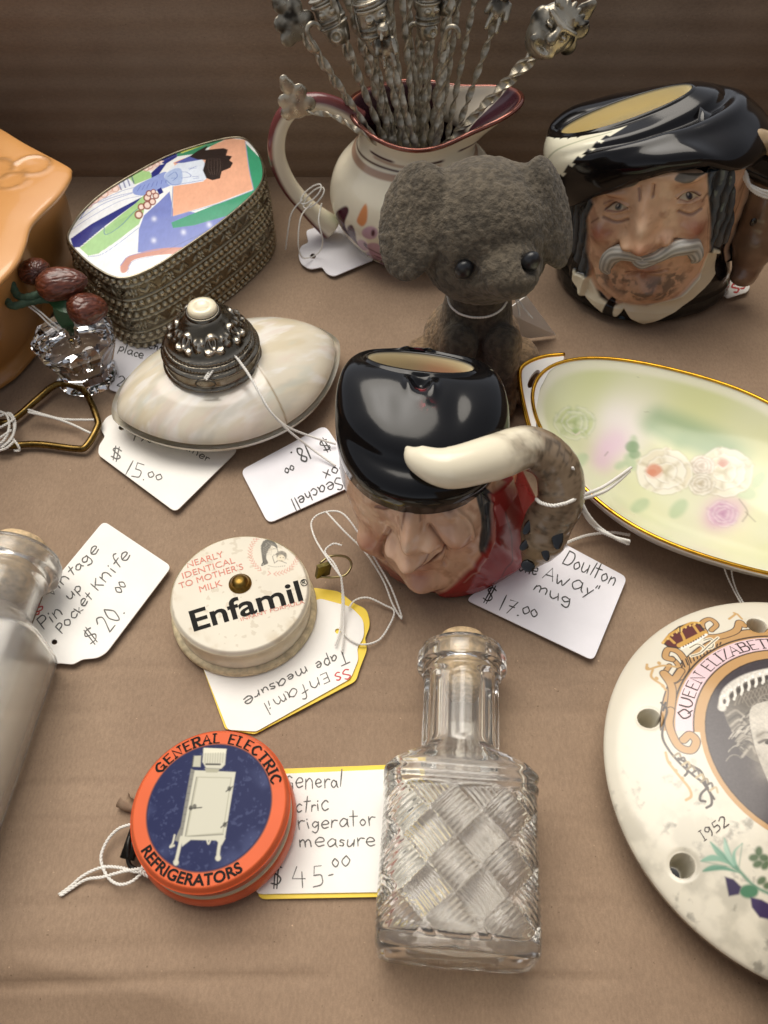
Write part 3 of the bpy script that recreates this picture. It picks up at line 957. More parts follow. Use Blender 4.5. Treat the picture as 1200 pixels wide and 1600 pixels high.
# --- orange tape measure
ZG = 1.30
cg = P(328, 1261, ZG); RG = 1.84
UPG = radians(-10)                          # its lettering is turned a little clockwise
ORG = mat('enamelled tin', '#e2512c', 0.42, spec=.12, attr=True, bump=0.04, bscale=8)
ORS = mat('orange tin side', '#d05f3a', 0.34, vary=0.12, vscale=2)
t = Thing('tape_measure', 'round orange and navy tape measure with a white refrigerator pictured on it', 'tape measure', (cg[0], cg[1], 0.1))
zg = lambda r: ZG + 0.05 * (1 - (np.minimum(r, RG) / RG)**2) - 0.17 * sstep(RG - 0.13, RG, r)**1.5
TILTG = 0.10
def tiltg(V):
    V = np.array(V, float)
    V[..., 2] += (V[..., 0] - cg[0]) * TILTG * sstep(0.0, 1.3, V[..., 2]) + 0.10 * sstep(0, 1.3, V[..., 2])
    return V
V, F = disc_surface(cg, RG, zg, 160, 360)
lc = (V[:, :2] - cg[:2]) / RG
cu_, su_ = cos(-UPG), sin(-UPG)
L = np.stack([lc[:, 0] * cu_ - lc[:, 1] * su_, lc[:, 0] * su_ + lc[:, 1] * cu_], 1)   # lettering frame, unit disc
# the printed frame: pixels read off the photo, taken to the unit disc
MU = lambda u, v: (lambda p: np.array([(p[0] * cu_ - p[1] * su_), (p[0] * su_ + p[1] * cu_)]))((P(u, v, ZG + .12)[:2] - cg[:2]) / RG)
cv = Canvas(L, '#d9663e', None, 0.010)
cv.c *= (.92 + .16 * fbm(V, 1.2, 3))[:, None]
cv.fill(circle2((0, 0), .785, 90), '#7d4a3c'); cv.fill(circle2((0, 0), .772, 90), '#1c234c')
i = np.where(np.linalg.norm(L, axis=1) < .76)[0]
cv.mix(i, sstep(.60, .8, fbm(V[i], 14, 2)) * .25, '#656e94')
cv.mix(i, sstep(.5, .75, fbm(V[i] + 3, 1.6, 3)) * sstep(.5, .76, np.linalg.norm(L[i], axis=1)) * .3, '#5d668e')
cv.f = MU; LT = '#c9c6b3'; MD = '#a7a48f'; DK = '#3e3d3a'
cv.fill([(298, 1200), (282, 1290), (272, 1312), (287, 1318), (296, 1296), (306, 1204)], '#85837a')          # shaded side of the fridge print
for k in range(9):
    cv.line([(299 - k * 2.2, 1206 + k * 11), (304 - k * 1.6, 1206 + k * 11)], .012, '#5d5c58', alpha=.5)
cv.fill([(304, 1203), (369, 1208), (352, 1312), (284, 1309)], LT)
cv.line([(309, 1214), (362, 1217), (349, 1303), (291, 1306)], .010, MD, closed=True, smooth=False)
cv.line([(307, 1214), (289, 1307), (349, 1305)], .010, '#6e6c62', smooth=False)
cv.fill([(318, 1168), (354, 1171), (352, 1196), (346, 1202), (322, 1200), (316, 1190)], LT)
cv.fill([(318, 1168), (354, 1171), (353, 1178), (318, 1176)], '#dcd8c2')
for k in range(8):
    cv.line([(321 + k * 4, 1177), (320 + k * 4, 1192)], .010, MD)
cv.line([(322, 1194), (344, 1195)], .022, DK); cv.fill([(302, 1180), (314, 1180), (313, 1198), (300, 1197)], '#b9b6a2'); cv.line([(302, 1181), (300, 1197)], .012, DK)
cv.fill([(320, 1200), (344, 1202), (340, 1208), (322, 1207)], MD)
for q in ([(283, 1308), (278, 1330), (274, 1346)], [(345, 1312), (342, 1330), (341, 1341)]):
    cv.line(q, .040, LT); cv.line([q[-1], (q[-1][0] + .5, q[-1][1] + 1)], .062, LT)
cv.fill([(282, 1306), (353, 1311), (347, 1322), (338, 1314), (298, 1312), (284, 1322)], LT)
cv.line([(272, 1304), (269, 1316), (265, 1322), (271, 1320)], .022, LT); cv.line([(324, 1313), (326, 1319), (329, 1314)], .02, LT)
for (u, v) in ((298, 1262), (304, 1260), (359, 1234), (352, 1290)):
    cv.ell(u, v, 3.2, 4, DK, alpha=.8)
cv.line([(296, 1263), (315, 1262)], .014, DK); cv.line([(354, 1238), (364, 1231)], .014, DK); cv.line([(346, 1294), (356, 1286)], .014, DK)
t.part('top_disc', (tiltg(V), F), ORG, col=cv.c)
def arc_map(r0, mid, sgn):
    """text plane (x along the line, y up) laid round the disc at radius r0 about the angle mid"""
    def f(x, y, l):
        r = r0 + sgn * y
        a = mid - sgn * x / r0
        X, Y = r * cos(a), r * sin(a)
        c_, s_ = cos(UPG), sin(UPG)
        w = np.array([cg[0] + RG * (X * c_ - Y * s_), cg[1] + RG * (X * s_ + Y * c_), 0])
        w[2] = zg(r * RG) + l
        return tiltg(w)
    return f
st, w = layout('GENERAL ELECTRIC', 0, True, .14)
k = .122
st = [(q - [w / 2, 0]) * k * [1.26, 1.0] for q in st]
t.part('lettering', ribbon(st, .030, arc_map(.797, pi / 2 + .04, 1), .012, .35), BLK, smooth=False)
V2, F2 = bfont('REFRIGERATORS', 'CENTER', 0.03)
V2 = (V2 - [0, .365]) * .178
V2[:, 0] *= 1.02
am = arc_map(.857, -pi / 2 - .03, -1)
W3 = np.array([am(a, b, .012) for a, b in V2])
t.part('lettering', (W3, up_faces(W3, F2)), BLK, smooth=False)
V, F = lathe([(1.4, .62), (RG - .1, .64), (RG - .07, .70), (RG - .07, ZG - .26), (RG, ZG - .20), (RG, ZG - .16)], 96, (cg[0], cg[1], 0))
t.part('case', (tiltg(V), F), ORS)
V, F = lathe([(1.55, .58), (RG - .03, .58), (RG - .03, .67), (1.5, .68)], 96, (cg[0], cg[1], 0))
t.part('tape_slit', (tiltg(V), F), mat('cream band', '#cdbfa2', .5))
V, F = lathe([(.5, .12), (RG - .12, .12), (RG + .03, .22), (RG + .06, .38), (RG + .02, .52), (RG - .05, .60), (1.4, .61)], 96, (cg[0], cg[1], 0))
t.part('base_shell', (tiltg(V), F), ORS)
DMET = mat('dark tin', '#33312e', .4, metal=.8)
t.part('tape_end', join([box(P(207, 1318, .4), (.32, .7, .14), rotm(.1, .1, -.2)), tube(catmull([P(203, 1306, .5), P(200, 1322, .5), P(203, 1352, .3), P(230, 1364, .25), P(240, 1360, .3)], 6), .055, 8)]), DMET)

# ================================================================== glass bottles
GLASS = mat('clear glass', (1, 1, 1), 0.035, trans=0.96, ior=1.47)
GLASS.node_tree.nodes['Principled BSDF'].inputs['Base Color'].default_value = (1.0, 0.99, 0.945, 1)
FROST = mat('frosted glass', (0.97, 0.95, 0.90), 0.17, trans=0.91, spec=.3, ior=1.46, bump=.06, bscale=2, bdist=.03, vary=.06, vscale=1.0)
CORK = mat('cork', '#cdb28a', 0.8, vary=0.35, vscale=7, bump=.5, bscale=14, bdist=.03)
def bottle(t, O, ax, up, L, hw, ht, neck_r, lip_r, neck0, glass, weave, wall=0.16, n=240, m=300):
    """a flask lying down: O middle of its foot, ax along it, up its face; hw, ht half width and half depth"""
    ax, up = np.array(ax) / np.linalg.norm(ax), np.array(up, float)
    up = up - ax * up.dot(ax); up /= np.linalg.norm(up)
    sd = np.cross(ax, up)
    def section(s, inset):
        """half sizes and squareness at distance s from the foot"""
        sh = sstep(neck0 - 0.85, neck0, s)**(1.5 if weave else .8)
        foot = np.sqrt(np.clip(1 - np.clip((0.22 - s) / 0.22, 0, 1)**2, 0, 1)) * .10 + .90
        a = (hw * foot) * (1 - sh) + neck_r * sh
        b = (ht * foot) * (1 - sh) + neck_r * sh
        lip = sstep(L - .62, L - .56, s) * (1 - sstep(L - .20, L - .10, s)) * (lip_r - neck_r) + sstep(L - .2, L - .1, s) * (lip_r - neck_r) * .62
        bead = .10 * np.exp(-((s - (L - .78)) / .09)**2)
        collar = .07 * np.exp(-((s - (neck0 - .80)) / .10)**2) + .06 * np.exp(-((s - (neck0 - 1.08)) / .08)**2) if weave else 0
        e = 5.0 * (1 - sh) + 2.0 * sh
        if inset is None:
            return a + lip + bead + collar, b + lip + bead + collar * .7, e
        return a - inset, b - inset, e
    def shell(sv, inset):
        th = np.linspace(0, 2 * pi, m, endpoint=False)
        T, Sg = np.meshgrid(th, sv, indexing='ij')
        a, b, e = section(Sg, inset)
        c, s_ = np.cos(T), np.sin(T)
        r = (np.abs(c / a)**e + np.abs(s_ / b)**e)**(-1 / e)
        X, Y = r * c, r * s_
        if inset is None and weave:
            q1, q2 = (X + Sg + .2) / 1.12, (X - Sg + .1) / 1.12
            f1, f2 = q1 - np.floor(q1), q2 - np.floor(q2)
            par = (np.floor(q1) + np.floor(q2)).astype(int) % 2
            along, across = np.where(par, f1, f2), np.where(par, f2, f1)
            bulge = np.sin(pi * np.clip(along, 0, 1))**.8 * .13
            ridg = (0.5 + .5 * np.cos(2 * pi * across * 7)) * .032
            wob = (fbm(np.stack([X.ravel(), Y.ravel(), Sg.ravel()], 1), 4.0, 3).reshape(X.shape) - .5) * .03
            face = sstep(.55, .9, np.abs(s_) * r / b) * sstep(.25, .5, Sg) * (1 - sstep(neck0 - 1.3, neck0 - 1.15, Sg))
            Y = Y + np.sign(s_) * ((bulge + ridg - .04) * face + wob * sstep(neck0 + .2, neck0 - .6, Sg))
            seam = sstep(.0, .15, np.abs(c) * r / a - .9) * (.03 * np.cos(2 * pi * Sg / .14)) * sstep(.3, .5, Sg) * (1 - sstep(neck0 - 1.2, neck0 - 1.1, Sg))
            X = X + np.sign(c) * np.clip(seam, 0, 1)
            k = .045 * np.cos(8 * T) * sstep(neck0 - .1, neck0 + .1, Sg) * (1 - sstep(L - .95, L - .85, Sg))
            X, Y = X * (1 + k), Y * (1 + k)
        elif inset is None:
            wob = (fbm(np.stack([X.ravel(), Y.ravel(), Sg.ravel()], 1), 0.8, 2).reshape(X.shape) - .5) * .03
            Y = Y + wob
        return (np.array(O) + Sg[..., None] * ax + X[..., None] * sd + Y[..., None] * up).reshape(-1, 3), len(sv)
    def close(V, F, nv, k, p, flip):
        i = np.arange(m)
        c = len(V)
        V = np.vstack([V, p])
        f = np.stack([i * nv + k, ((i + 1) % m) * nv + k, np.full(m, c)], 1)
        F.append(f[:, ::-1] if flip else f)
        return V, F
    so = np.concatenate([[0.0, .02, .06, .12, .2], np.linspace(.28, L - .9, n), np.linspace(L - .88, L - .09, 34), [L - .05, L - .01]])
    V, nv = shell(so, None)
    # foot pushed in a little, as poured glass has
    F = [gridf(m, nv, True)[:, ::-1]]
    V, F = close(V, F, nv, 0, np.array(O) + ax * .02, False)
    # the bore: from the lip down inside and along the cavity
    si = np.concatenate([[L - .01], np.linspace(L - .05, neck0, 40), np.linspace(neck0 - .04, .55, 110), [.46, .40]])
    Vi, ni = shell(si, wall)
    Fi = [gridf(m, ni, True)[:, ::-1]]
    c = len(Vi)
    i = np.arange(m)
    Vi = np.vstack([Vi, np.array(O) + ax * .36])
    Fi.append(np.stack([((i + 1) % m) * ni + ni - 1, i * ni + ni - 1, np.full(m, c)], 1))
    N = len(V)
    F += [f + N for f in Fi]
    i2 = (i + 1) % m
    F.append(np.stack([i * nv + nv - 1, i2 * nv + nv - 1, N + i2 * ni, N + i * ni], 1)[:, ::-1])
    t.part('glass_body', (np.vstack([V, Vi]), F), glass)
    r1 = neck_r - wall - .02
    pr = [(0.001, L - 1.22), (r1 * .92, L - 1.20), (r1 * .97, L - .6), (r1 * .98, L - .05), (r1 * .98, L + .02), (r1 * .97, L + .36), (r1 * .90, L + .42), (.001, L + .44)]
    pr = [(a * .98, b) for a, b in pr]
    V, F = lathe(pr, 40)
    V = np.array(O) + V[:, :1] * sd + V[:, 1:2] * up * -1 + V[:, 2:] * ax
    t.part('cork_stopper', (V, [f[:, ::-1] for f in F]), CORK)
HT = 1.14
foot = P(712, 1502, HT); tip = P(722, 1022, HT)
axb = tip - foot; axb[2] = 0
Lb = np.linalg.norm(axb) + .08
t = Thing('glass_bottle', 'small clear glass bottle with a basket weave front and a cork, lying flat', 'bottle', (foot[0], foot[1], 0))
nk = np.linalg.norm(P(715, 1172, HT) - foot)
bottle(t, np.array([foot[0], foot[1], HT + .02]), axb, (0, 0, 1), Lb, 1.70, HT, .89, 1.13, nk, GLASS, True, .26)
HT2 = 1.35
o2 = np.array([-10.75, 4.6, HT2 + .02])
ax2 = np.array([0.075, 1.0, 0.0])
t = Thing('frosted_bottle', 'frosted glass bottle with a cork stopper, lying cut off by the left side', 'bottle', (o2[0], o2[1], 0))
bottle(t, o2, ax2, (0, 0, 1), 8.35, 1.75, HT2, .98, 1.28, 6.5, FROST, False, .2)

# ================================================================== chased silver box with an enamel lid
ZB = 3.05
top = [(105, 376), (109, 357), (128, 330), (160, 301), (210, 270), (262, 243), (310, 226), (350, 216), (375, 214), (392, 222), (408, 245), (413, 268), (408, 288), (388, 312), (345, 348), (300, 380), (255, 410), (222, 427), (196, 435), (175, 433), (150, 420), (125, 400)]
out = np.array([P(u, v, ZB)[:2] for u, v in top])
out = catmull(out, 10, True)
d = np.linalg.norm(np.roll(out, -1, 0) - out, axis=1)
cum = np.concatenate([[0], np.cumsum(d)])
NP_ = 1500
sp = np.linspace(0, cum[-1], NP_, endpoint=False)
oc = np.vstack([out, out[:1]])
ring = np.stack([np.interp(sp, cum, oc[:, k]) for k in (0, 1)], 1)
for _ in range(30):
    ring = (np.roll(ring, 1, 0) + 2 * ring + np.roll(ring, -1, 0)) / 4
tg = np.roll(ring, -1, 0) - np.roll(ring, 1, 0)
tg /= np.linalg.norm(tg, axis=1)[:, None]
nrm = np.stack([tg[:, 1], -tg[:, 0]], 1)
cen = ring.mean(0)
if ((ring - cen) * nrm).sum(1).mean() < 0:
    nrm = -nrm
zz = np.concatenate([np.linspace(0, ZB - .06, 130), [ZB - .02, ZB]])
Sp, Zg = np.meshgrid(sp, zz, indexing='ij')
h = np.zeros_like(Sp)
per = cum[-1]
def beads(zc, r, pitch):
    k = round(per / pitch)
    x = (Sp / per * k) % 1 - .5
    return np.sqrt(np.clip(r * r - (x * pitch)**2 - (Zg - zc)**2, 0, None)) * .9
def rail(zc, w, a):
    return a * np.exp(-((Zg - zc) / w)**2)
for zc in (2.86, 1.98, 1.55, 0.62, 0.18):
    h = np.maximum(h, beads(zc, .105, .265))
    x = (Sp / .265 + .5) % 1 - .5
    h += .03 * np.exp(-((Zg - zc + .17) / .07)**2) * (np.cos(2 * pi * x) > .2)
for zc in (2.70, 2.16, 1.76, 1.36, 0.80, 0.36, .03, ZB - .03):
    h += rail(zc, .035, .055)
for zc, hh in ((2.42, .2), (1.08, .21)):
    k = round(per / 1.5)
    x = (Sp / per * k) % 1
    y = (Zg - zc) / hh
    msk = np.exp(-(y / .95)**6)
    leaf = np.zeros_like(h)
    for c, ang in ((.16, .9), (.30, -.8), (.44, .7), (.84, -.6)):
        a = (x - c) * 1.5
        p_, q_ = a * cos(ang) + y * hh * sin(ang), -a * sin(ang) + y * hh * cos(ang)
        leaf += .10 * np.exp(-(p_ / .15)**2 - (q_ / .045)**2) - .08 * np.exp(-(p_ / .15)**2 - (q_ / .012)**2)
    a = (x - .66) * 1.5
    rr = np.sqrt(a * a + (y * hh)**2)
    an = np.arctan2(y * hh, a)
    leaf += .12 * np.exp(-((rr - .10) / .05)**2) * (.55 + .45 * np.cos(5 * an)) + .05 * np.exp(-(rr / .035)**2)
    h += leaf * msk
pp = np.stack([Sp.ravel(), Zg.ravel(), 0 * Zg.ravel()], 1)
h += (fbm(pp, 5.0, 3).reshape(h.shape) - .5) * .03
belly = .04 * np.sin(pi * Zg / ZB) + .10 * (1 - Zg / ZB)
V = np.concatenate([ring[:, None, :] + nrm[:, None, :] * (h + belly - .05)[..., None], Zg[..., None]], -1).reshape(-1, 3)
tar = sstep(-.01, .07, h).ravel() * .8 + .2 * fbm(pp, 2.0, 3)
cc = lin('#5a5140') * (1 - tar[:, None]) + lin('#c4baa0') * tar[:, None]
SILVER = mat('tarnished silver', '#8d8673', 0.31, metal=.9, attr=True, bump=.15, bscale=20, rvary=.1)
t = Thing('trinket_box', 'oblong chased silver box with a painted enamel lid', 'box', (cen[0], cen[1], 0))
t.part('silver_body', (V, [gridf(NP_, len(zz), True)]), SILVER, col=cc)
# painted lid, slightly domed
nr = 210
ro = ring[::3]
s = np.linspace(0, 1, nr)
V = np.concatenate([cen + (ro[:, None] - nrm[::3][:, None] * .06 - cen) * s[None, :, None], np.tile((ZB - .03 + .13 * (1 - s**2.4))[None, :, None], (len(ro), 1, 1))], -1).reshape(-1, 3)
cv = Canvas(V[:, :2], '#f0f1ee', lambda u, v: P(u, v, ZB + .04), .012)
BL, DB, GR, TE, PE, RS, SK, LB = '#3a4a9c', '#27307c', '#a5cd8a', '#3c9a72', '#eeb291', '#b0705c', '#c3cfe6', '#8fa0d6'
px = lambda L: [(100 + a / 3.75, 200 + b / 3.75) for a, b in L]
cv.fill(px([(640, 480), (620, 380), (560, 440), (470, 520), (440, 600), (432, 730), (560, 720), (720, 690), (900, 560), (1010, 490), (900, 520)]), '#7a86c4')
cv.fill(px([(630, 560), (1100, 360), (1180, 240), (1160, 340), (1000, 490), (760, 570), (640, 590)]), TE)
cv.fill(px([(640, 350), (820, 320), (800, 200), (860, 100), (960, 50), (1060, 60), (1075, 170), (1110, 350), (900, 440), (640, 525)]), PE)
cv.fill(px([(640, 200), (700, 175), (760, 180), (650, 225)]), PE)
cv.fill(px([(1062, 80), (1190, 210), (1165, 330), (1112, 355), (1085, 240)]), TE)
cv.fill(px([(660, 130), (860, 60), (960, 48), (860, 100), (760, 150), (660, 160)]), '#3f8f68')
cv.fill(px([(655, 118), (800, 74), (840, 82), (690, 140)]), '#c9d46a')
cv.fill(px([(520, 150), (660, 118), (660, 165), (590, 210), (540, 180)]), DB)
cv.fill(px([(395, 225), (500, 165), (585, 185), (520, 245), (470, 245)]), '#ecd2c6')
cv.fill(px([(345, 245), (395, 225), (500, 250), (520, 290), (415, 330)]), GR)
cv.fill(px([(290, 285), (345, 250), (415, 340), (330, 355)]), '#e4e9f2')
for k in range(4):
    cv.line(px([(305 + k * 28, 280 - k * 8), (335 + k * 25, 360 - k * 12)]), .035, DB, smooth=False)
cv.fill(px([(90, 470), (190, 370), (295, 290), (330, 355), (220, 410), (110, 480)]), '#ecd2c6')
cv.fill(px([(85, 530), (220, 410), (400, 350), (470, 400), (380, 450), (200, 540), (40, 640)]), '#eef0f2')
for q in ([(85, 528), (230, 440), (400, 385)], [(90, 525), (150, 450), (330, 370), (410, 350)], [(200, 430), (300, 400), (405, 380)]):
    cv.line(px(q), .03, '#6d7fc0')
cv.fill(px([(35, 640), (160, 560), (400, 440), (470, 405), (420, 450), (250, 570), (90, 690), (50, 690)]), DB)
cv.fill(px([(90, 695), (260, 570), (420, 450), (480, 390), (470, 500), (440, 570), (300, 670), (200, 730), (140, 740)]), GR)
cv.fill(px([(235, 600), (330, 540), (420, 500), (350, 570), (260, 625)]), '#9ac481')
cv.line(px([(235, 580), (245, 625), (330, 580), (410, 500), (450, 470)]), .025, '#4f6a9c')
cv.line(px([(140, 745), (220, 735), (330, 670), (440, 590)]), .03, '#8fa3cf')
cv.line(px([(20, 600), (150, 520), (330, 430), (470, 400)]), .02, '#5d6fb4')
cv.fill(px([(510, 260), (560, 210), (600, 205), (545, 290), (515, 300)]), DB)
cv.fill(px([(415, 345), (520, 290), (600, 260), (640, 330), (560, 370), (470, 400), (410, 390)]), LB, smooth=True)
for k in range(7):
    cv.line(px([(430 + k * 28, 375 - k * 8), (450 + k * 25, 340 - k * 6)]), .018, '#4a5aa8')
for (a, b, r) in ((430, 215, 24), (465, 195, 24), (500, 215, 22), (535, 190, 22), (480, 230, 18), (450, 190, 15), (545, 205, 16)):
    cv.ell(100 + a / 3.75, 200 + b / 3.75, r / 3.75, r / 3.75, RS, alpha=.55); cv.ell(100 + a / 3.75, 200 + b / 3.75, r / 5.6, r / 5.6, '#f0d8cd')
for (a, b, r) in ((110, 460, 22), (140, 440, 24), (180, 410, 24), (200, 385, 20), (235, 380, 24), (265, 350, 20), (300, 350, 24), (285, 325, 18), (310, 310, 16)):
    cv.ell(100 + a / 3.75, 200 + b / 3.75, r / 3.75, r / 3.75, RS, alpha=.5); cv.ell(100 + a / 3.75, 200 + b / 3.75, r / 5.4, r / 5.4, '#f0d8cd')
for (a, b, r) in ((440, 515, 26), (455, 470, 22), (490, 460, 26), (490, 415, 24), (520, 440, 22), (500, 390, 20), (540, 405, 20), (525, 380, 16)):
    cv.ell(100 + a / 3.75, 200 + b / 3.75, r / 3.75, r / 3.75, '#8c4a3c', alpha=.9); cv.ell(100 + a / 3.75, 200 + b / 3.75, r / 6, r / 6, '#edd5c8')
cv.fill(px([(545, 370), (570, 355), (585, 385), (560, 400)]), DB)
cv.fill(px([(595, 270), (690, 195), (800, 180), (835, 250), (820, 315), (640, 345), (600, 310)]), '#dfe7f2', smooth=True)      # the face
cv.fill(px([(595, 275), (650, 240), (690, 250), (690, 330), (630, 345), (600, 315)]), '#9db2dc', alpha=.8, smooth=True)
for q in ([(690, 300), (745, 290), (720, 265), (690, 262)], [(730, 240), (775, 240)], [(735, 250), (760, 235), (780, 228)], [(760, 305), (790, 300)], [(755, 292), (790, 290)], [(610, 290), (650, 262), (665, 290), (640, 315)], [(630, 300), (660, 300)], [(600, 310), (640, 340), (720, 330), (815, 312)]):
    cv.line(px(q), .022, '#5367b4')
cv.fill(px([(645, 205), (740, 160), (830, 160), (820, 185), (700, 205)]), '#5a63a8')
cv.fill(px([(735, 165), (780, 130), (840, 95), (830, 125), (935, 115), (960, 125), (950, 160), (985, 165), (970, 190), (990, 205), (975, 235), (925, 258), (915, 300), (870, 312), (835, 300), (815, 255), (830, 190), (780, 185)]), '#2b2220')
for k in range(5):
    cv.line(px([(850 + k * 16, 180), (845 + k * 18, 240), (860 + k * 12, 280)]), .014, '#5c4c44')
for (a, b) in ((530, 540), (527, 662), (700, 610), (850, 560)):
    cv.spot(100 + a / 3.75, 200 + b / 3.75, 4.5, '#dfe2f2', .9)
cv.fill(px([(430, 735), (560, 705), (720, 690), (700, 720), (520, 745), (400, 775), (370, 830), (335, 840), (330, 800), (370, 755)]), '#c98a76', smooth=True)
cv.line(px([(330, 800), (370, 755), (440, 735), (560, 710)]), .03, '#8d8fc0'); cv.line(px([(370, 840), (400, 780), (520, 748)]), .025, '#9aa0c8')
for k in range(6):
    cv.line(px([(560 + k * 60, 730 - k * 28), (700 + k * 52, 660 - k * 24), (800 + k * 40, 610 - k * 22)]), .012, '#555a80', alpha=.5)
for q in ([(640, 350), (632, 525)], [(640, 525), (900, 445), (1110, 355)], [(1062, 70), (1085, 240), (1110, 355)]):
    cv.line(px(q), .03, '#93a5c8')
cv.c *= (.86 + .15 * fbm(V, 3, 3) + .14 * fbm(V * [3, 1, 1], 6, 2))[:, None]
ENAM = mat('painted enamel', '#f0f0ee', .22, coat=.5, attr=True, bump=.03, bscale=5)
t.part('enamel_lid', (V, [gridf(len(ro), nr, True)]), ENAM, col=cv.c)
rimv = np.column_stack([ro - nrm[::3] * .03, np.full(len(ro), ZB - .01)])
t.part('lid_rim', tube(np.vstack([rimv, rimv[:1]]), .045, 8, caps=False), mat('rim silver', '#9a917c', .3, metal=1, vary=.25, vscale=4))

# ================================================================== mother-of-pearl shell box with a silver cap
ca = (P(185, 650, .95) + P(521, 533, .95)) / 2
dv = P(521, 533, .95) - P(185, 650, .95)
LA = np.linalg.norm(dv[:2]) / 2
e1 = dv[:2] / np.linalg.norm(dv[:2]); e2 = np.array([-e1[1], e1[0]])
WA = 2.75
def shell(zsign, hgt, zc):
    nu, nv = 560, 150
    a = np.linspace(0, 2 * pi, nu, endpoint=False)
    s = np.linspace(0, 1, nv)
    A, Sg = np.meshgrid(a, s, indexing='ij')
    ox = LA * np.sign(np.cos(A)) * np.abs(np.cos(A))**np.where(np.sin(A) < 0, .95, .80)
    oy = WA * np.where(np.sin(A) < 0, -np.abs(np.sin(A))**1.5 * 1.06, np.abs(np.sin(A))**1.15 * .84)
    X, Y = ox * Sg, oy * Sg
    Zz = zc + zsign * hgt * (1 - Sg**2.6)**(.62 if zsign > 0 else .5)
    if zsign < 0:
        X, Y = X * (1 + .05 * Sg**6), Y * (1 + .05 * Sg**6)
    else:
        Zz = Zz + .10 * np.exp(-((X - .55 + .10 * Y) / .5)**2) * sstep(0, -1.2, Y) * (1 - Sg**8)
    V = np.stack([ca[0] + X * e1[0] + Y * e2[0], ca[1] + X * e1[1] + Y * e2[1], Zz], -1).reshape(-1, 3)
    f = gridf(nu, nv, True)
    return V, [f if zsign > 0 else f[:, ::-1]], X.ravel(), Y.ravel()
def pearl_color(V, X, Y):
    p = np.stack([X * .6 + Y * .3, Y * 2.2 - X * .5, V[:, 2]], 1)
    w = fbm(p, .55, 4); w2 = fbm(p + 31, 1.3, 4)
    c = lin('#e9dfc9') * np.ones((len(V), 1))
    for sel, colr, al in ((sstep(.48, .68, w), '#d9c9a6', .6), (sstep(.50, .7, w2), '#f4efe6', .8), (sstep(.52, .70, fbm(p + 60, .9, 4)), '#c9c4b4', .5), (sstep(.58, .76, fbm(p + 90, 1.1, 4)), '#e4cdbd', .4), (sstep(.6, .78, fbm(p + 120, 1.1, 3)), '#cdd6cc', .35)):
        c = c * (1 - sel[:, None] * al) + lin(colr) * sel[:, None] * al
    return c * .92
PEARL = mat('mother of pearl', '#e9dfc9', .2, coat=.5, attr=True, bump=.05, bscale=3, bdist=.03, coatr=.1, rvary=.07, sss=.1)
t = Thing('shell_box', 'cream mother of pearl shell box with a domed dark silver cap', 'box', (ca[0], ca[1], 0))
V, F, X, Y = shell(1, 1.15, .95)
col = pearl_color(V, X, Y)
for (xa, yc) in ((0.75, 1), ):
    ln = np.exp(-((X - 0.55 + 0.10 * Y) / .030)**2) * (Y < -.3)
    col = col * (1 - ln[:, None] * .75) + lin('#8a6f3c') * ln[:, None] * .75
t.part('upper_shell', (V, F), PEARL, col=col)
V, F, X, Y = shell(-1, .86, .90)
t.part('lower_shell', (V, F), PEARL, col=pearl_color(V + 7, X, Y) * .93)
a = np.linspace(0, 2 * pi, 160, endpoint=False)
ln = np.stack([LA * .995 * np.sign(np.cos(a)) * np.abs(np.cos(a))**np.where(np.sin(a) < 0, .95, .80), WA * .995 * np.where(np.sin(a) < 0, -np.abs(np.sin(a))**1.5 * 1.06, np.abs(np.sin(a))**1.15 * .84)], 1)
sm = np.column_stack([ca[0] + ln[:, 0] * e1[0] + ln[:, 1] * e2[0], ca[1] + ln[:, 0] * e1[1] + ln[:, 1] * e2[1], np.full(160, .925)])
t.part('seam_line', tube(np.vstack([sm, sm[:1]]), .014, 6, caps=False), mat('dark seam', '#8a714c', .6))
cc_ = P(333, 560, 2.0)
prof = [(1.50, -.06), (1.56, 0), (1.58, .06), (1.52, .12), (1.47, .16), (1.47, .40), (1.54, .46), (1.56, .54), (1.50, .60), (1.44, .64), (1.46, .70), (1.47, .76), (1.40, .84), (1.33, .87), (1.36, .92), (1.35, .98), (1.25, 1.06), (1.12, 1.22), (.96, 1.42), (.80, 1.60), (.66, 1.75), (.54, 1.86), (.47, 1.90)]
pf = catmull(prof, 6)
n = 420
a = np.linspace(0, 2 * pi, n, endpoint=False)
A, K = np.meshgrid(a, np.arange(len(pf)), indexing='ij')
R0, Z0 = pf[:, 0][K], pf[:, 1][K]
dome = sstep(1.0, 1.1, Z0) * (1 - sstep(1.78, 1.86, Z0))
h = np.zeros_like(A)
for j in range(7):                            # repousse flowers and scrolls round the dome
    ac = j * 2 * pi / 7 - pi / 2 - .1
    x = ((A - ac + pi) % (2 * pi) - pi) * R0
    y = (Z0 - 1.40) * 1.25
    r = np.hypot(x, y); an = np.arctan2(y, x)
    h += .10 * np.exp(-((r - .13) / .075)**2) * (.35 + .65 * np.cos(1.5 * (an + pi / 2))**2) + .09 * np.exp(-(r / .06)**2)
    for sg in (-1, 1):
        xx, yy = x * sg - .34, y + .02
        rr = np.hypot(xx * 1.35, yy)
        h += .085 * np.exp(-((rr - .24) / .05)**2) * (xx > -.14) + .11 * np.exp(-(np.hypot(xx + .02, yy + .20) / .085)**2)
h *= dome
h += .022 * (np.cos(A * 64) > 0) * np.exp(-((Z0 - .92) / .05)**2) + .02 * np.cos(A * 90) * np.exp(-((Z0 - .73) / .05)**2)
q = np.stack([(A * R0).ravel(), Z0.ravel(), 0 * Z0.ravel()], 1)
h += (fbm(q, 6, 3).reshape(h.shape) - .5) * .02
h *= .75
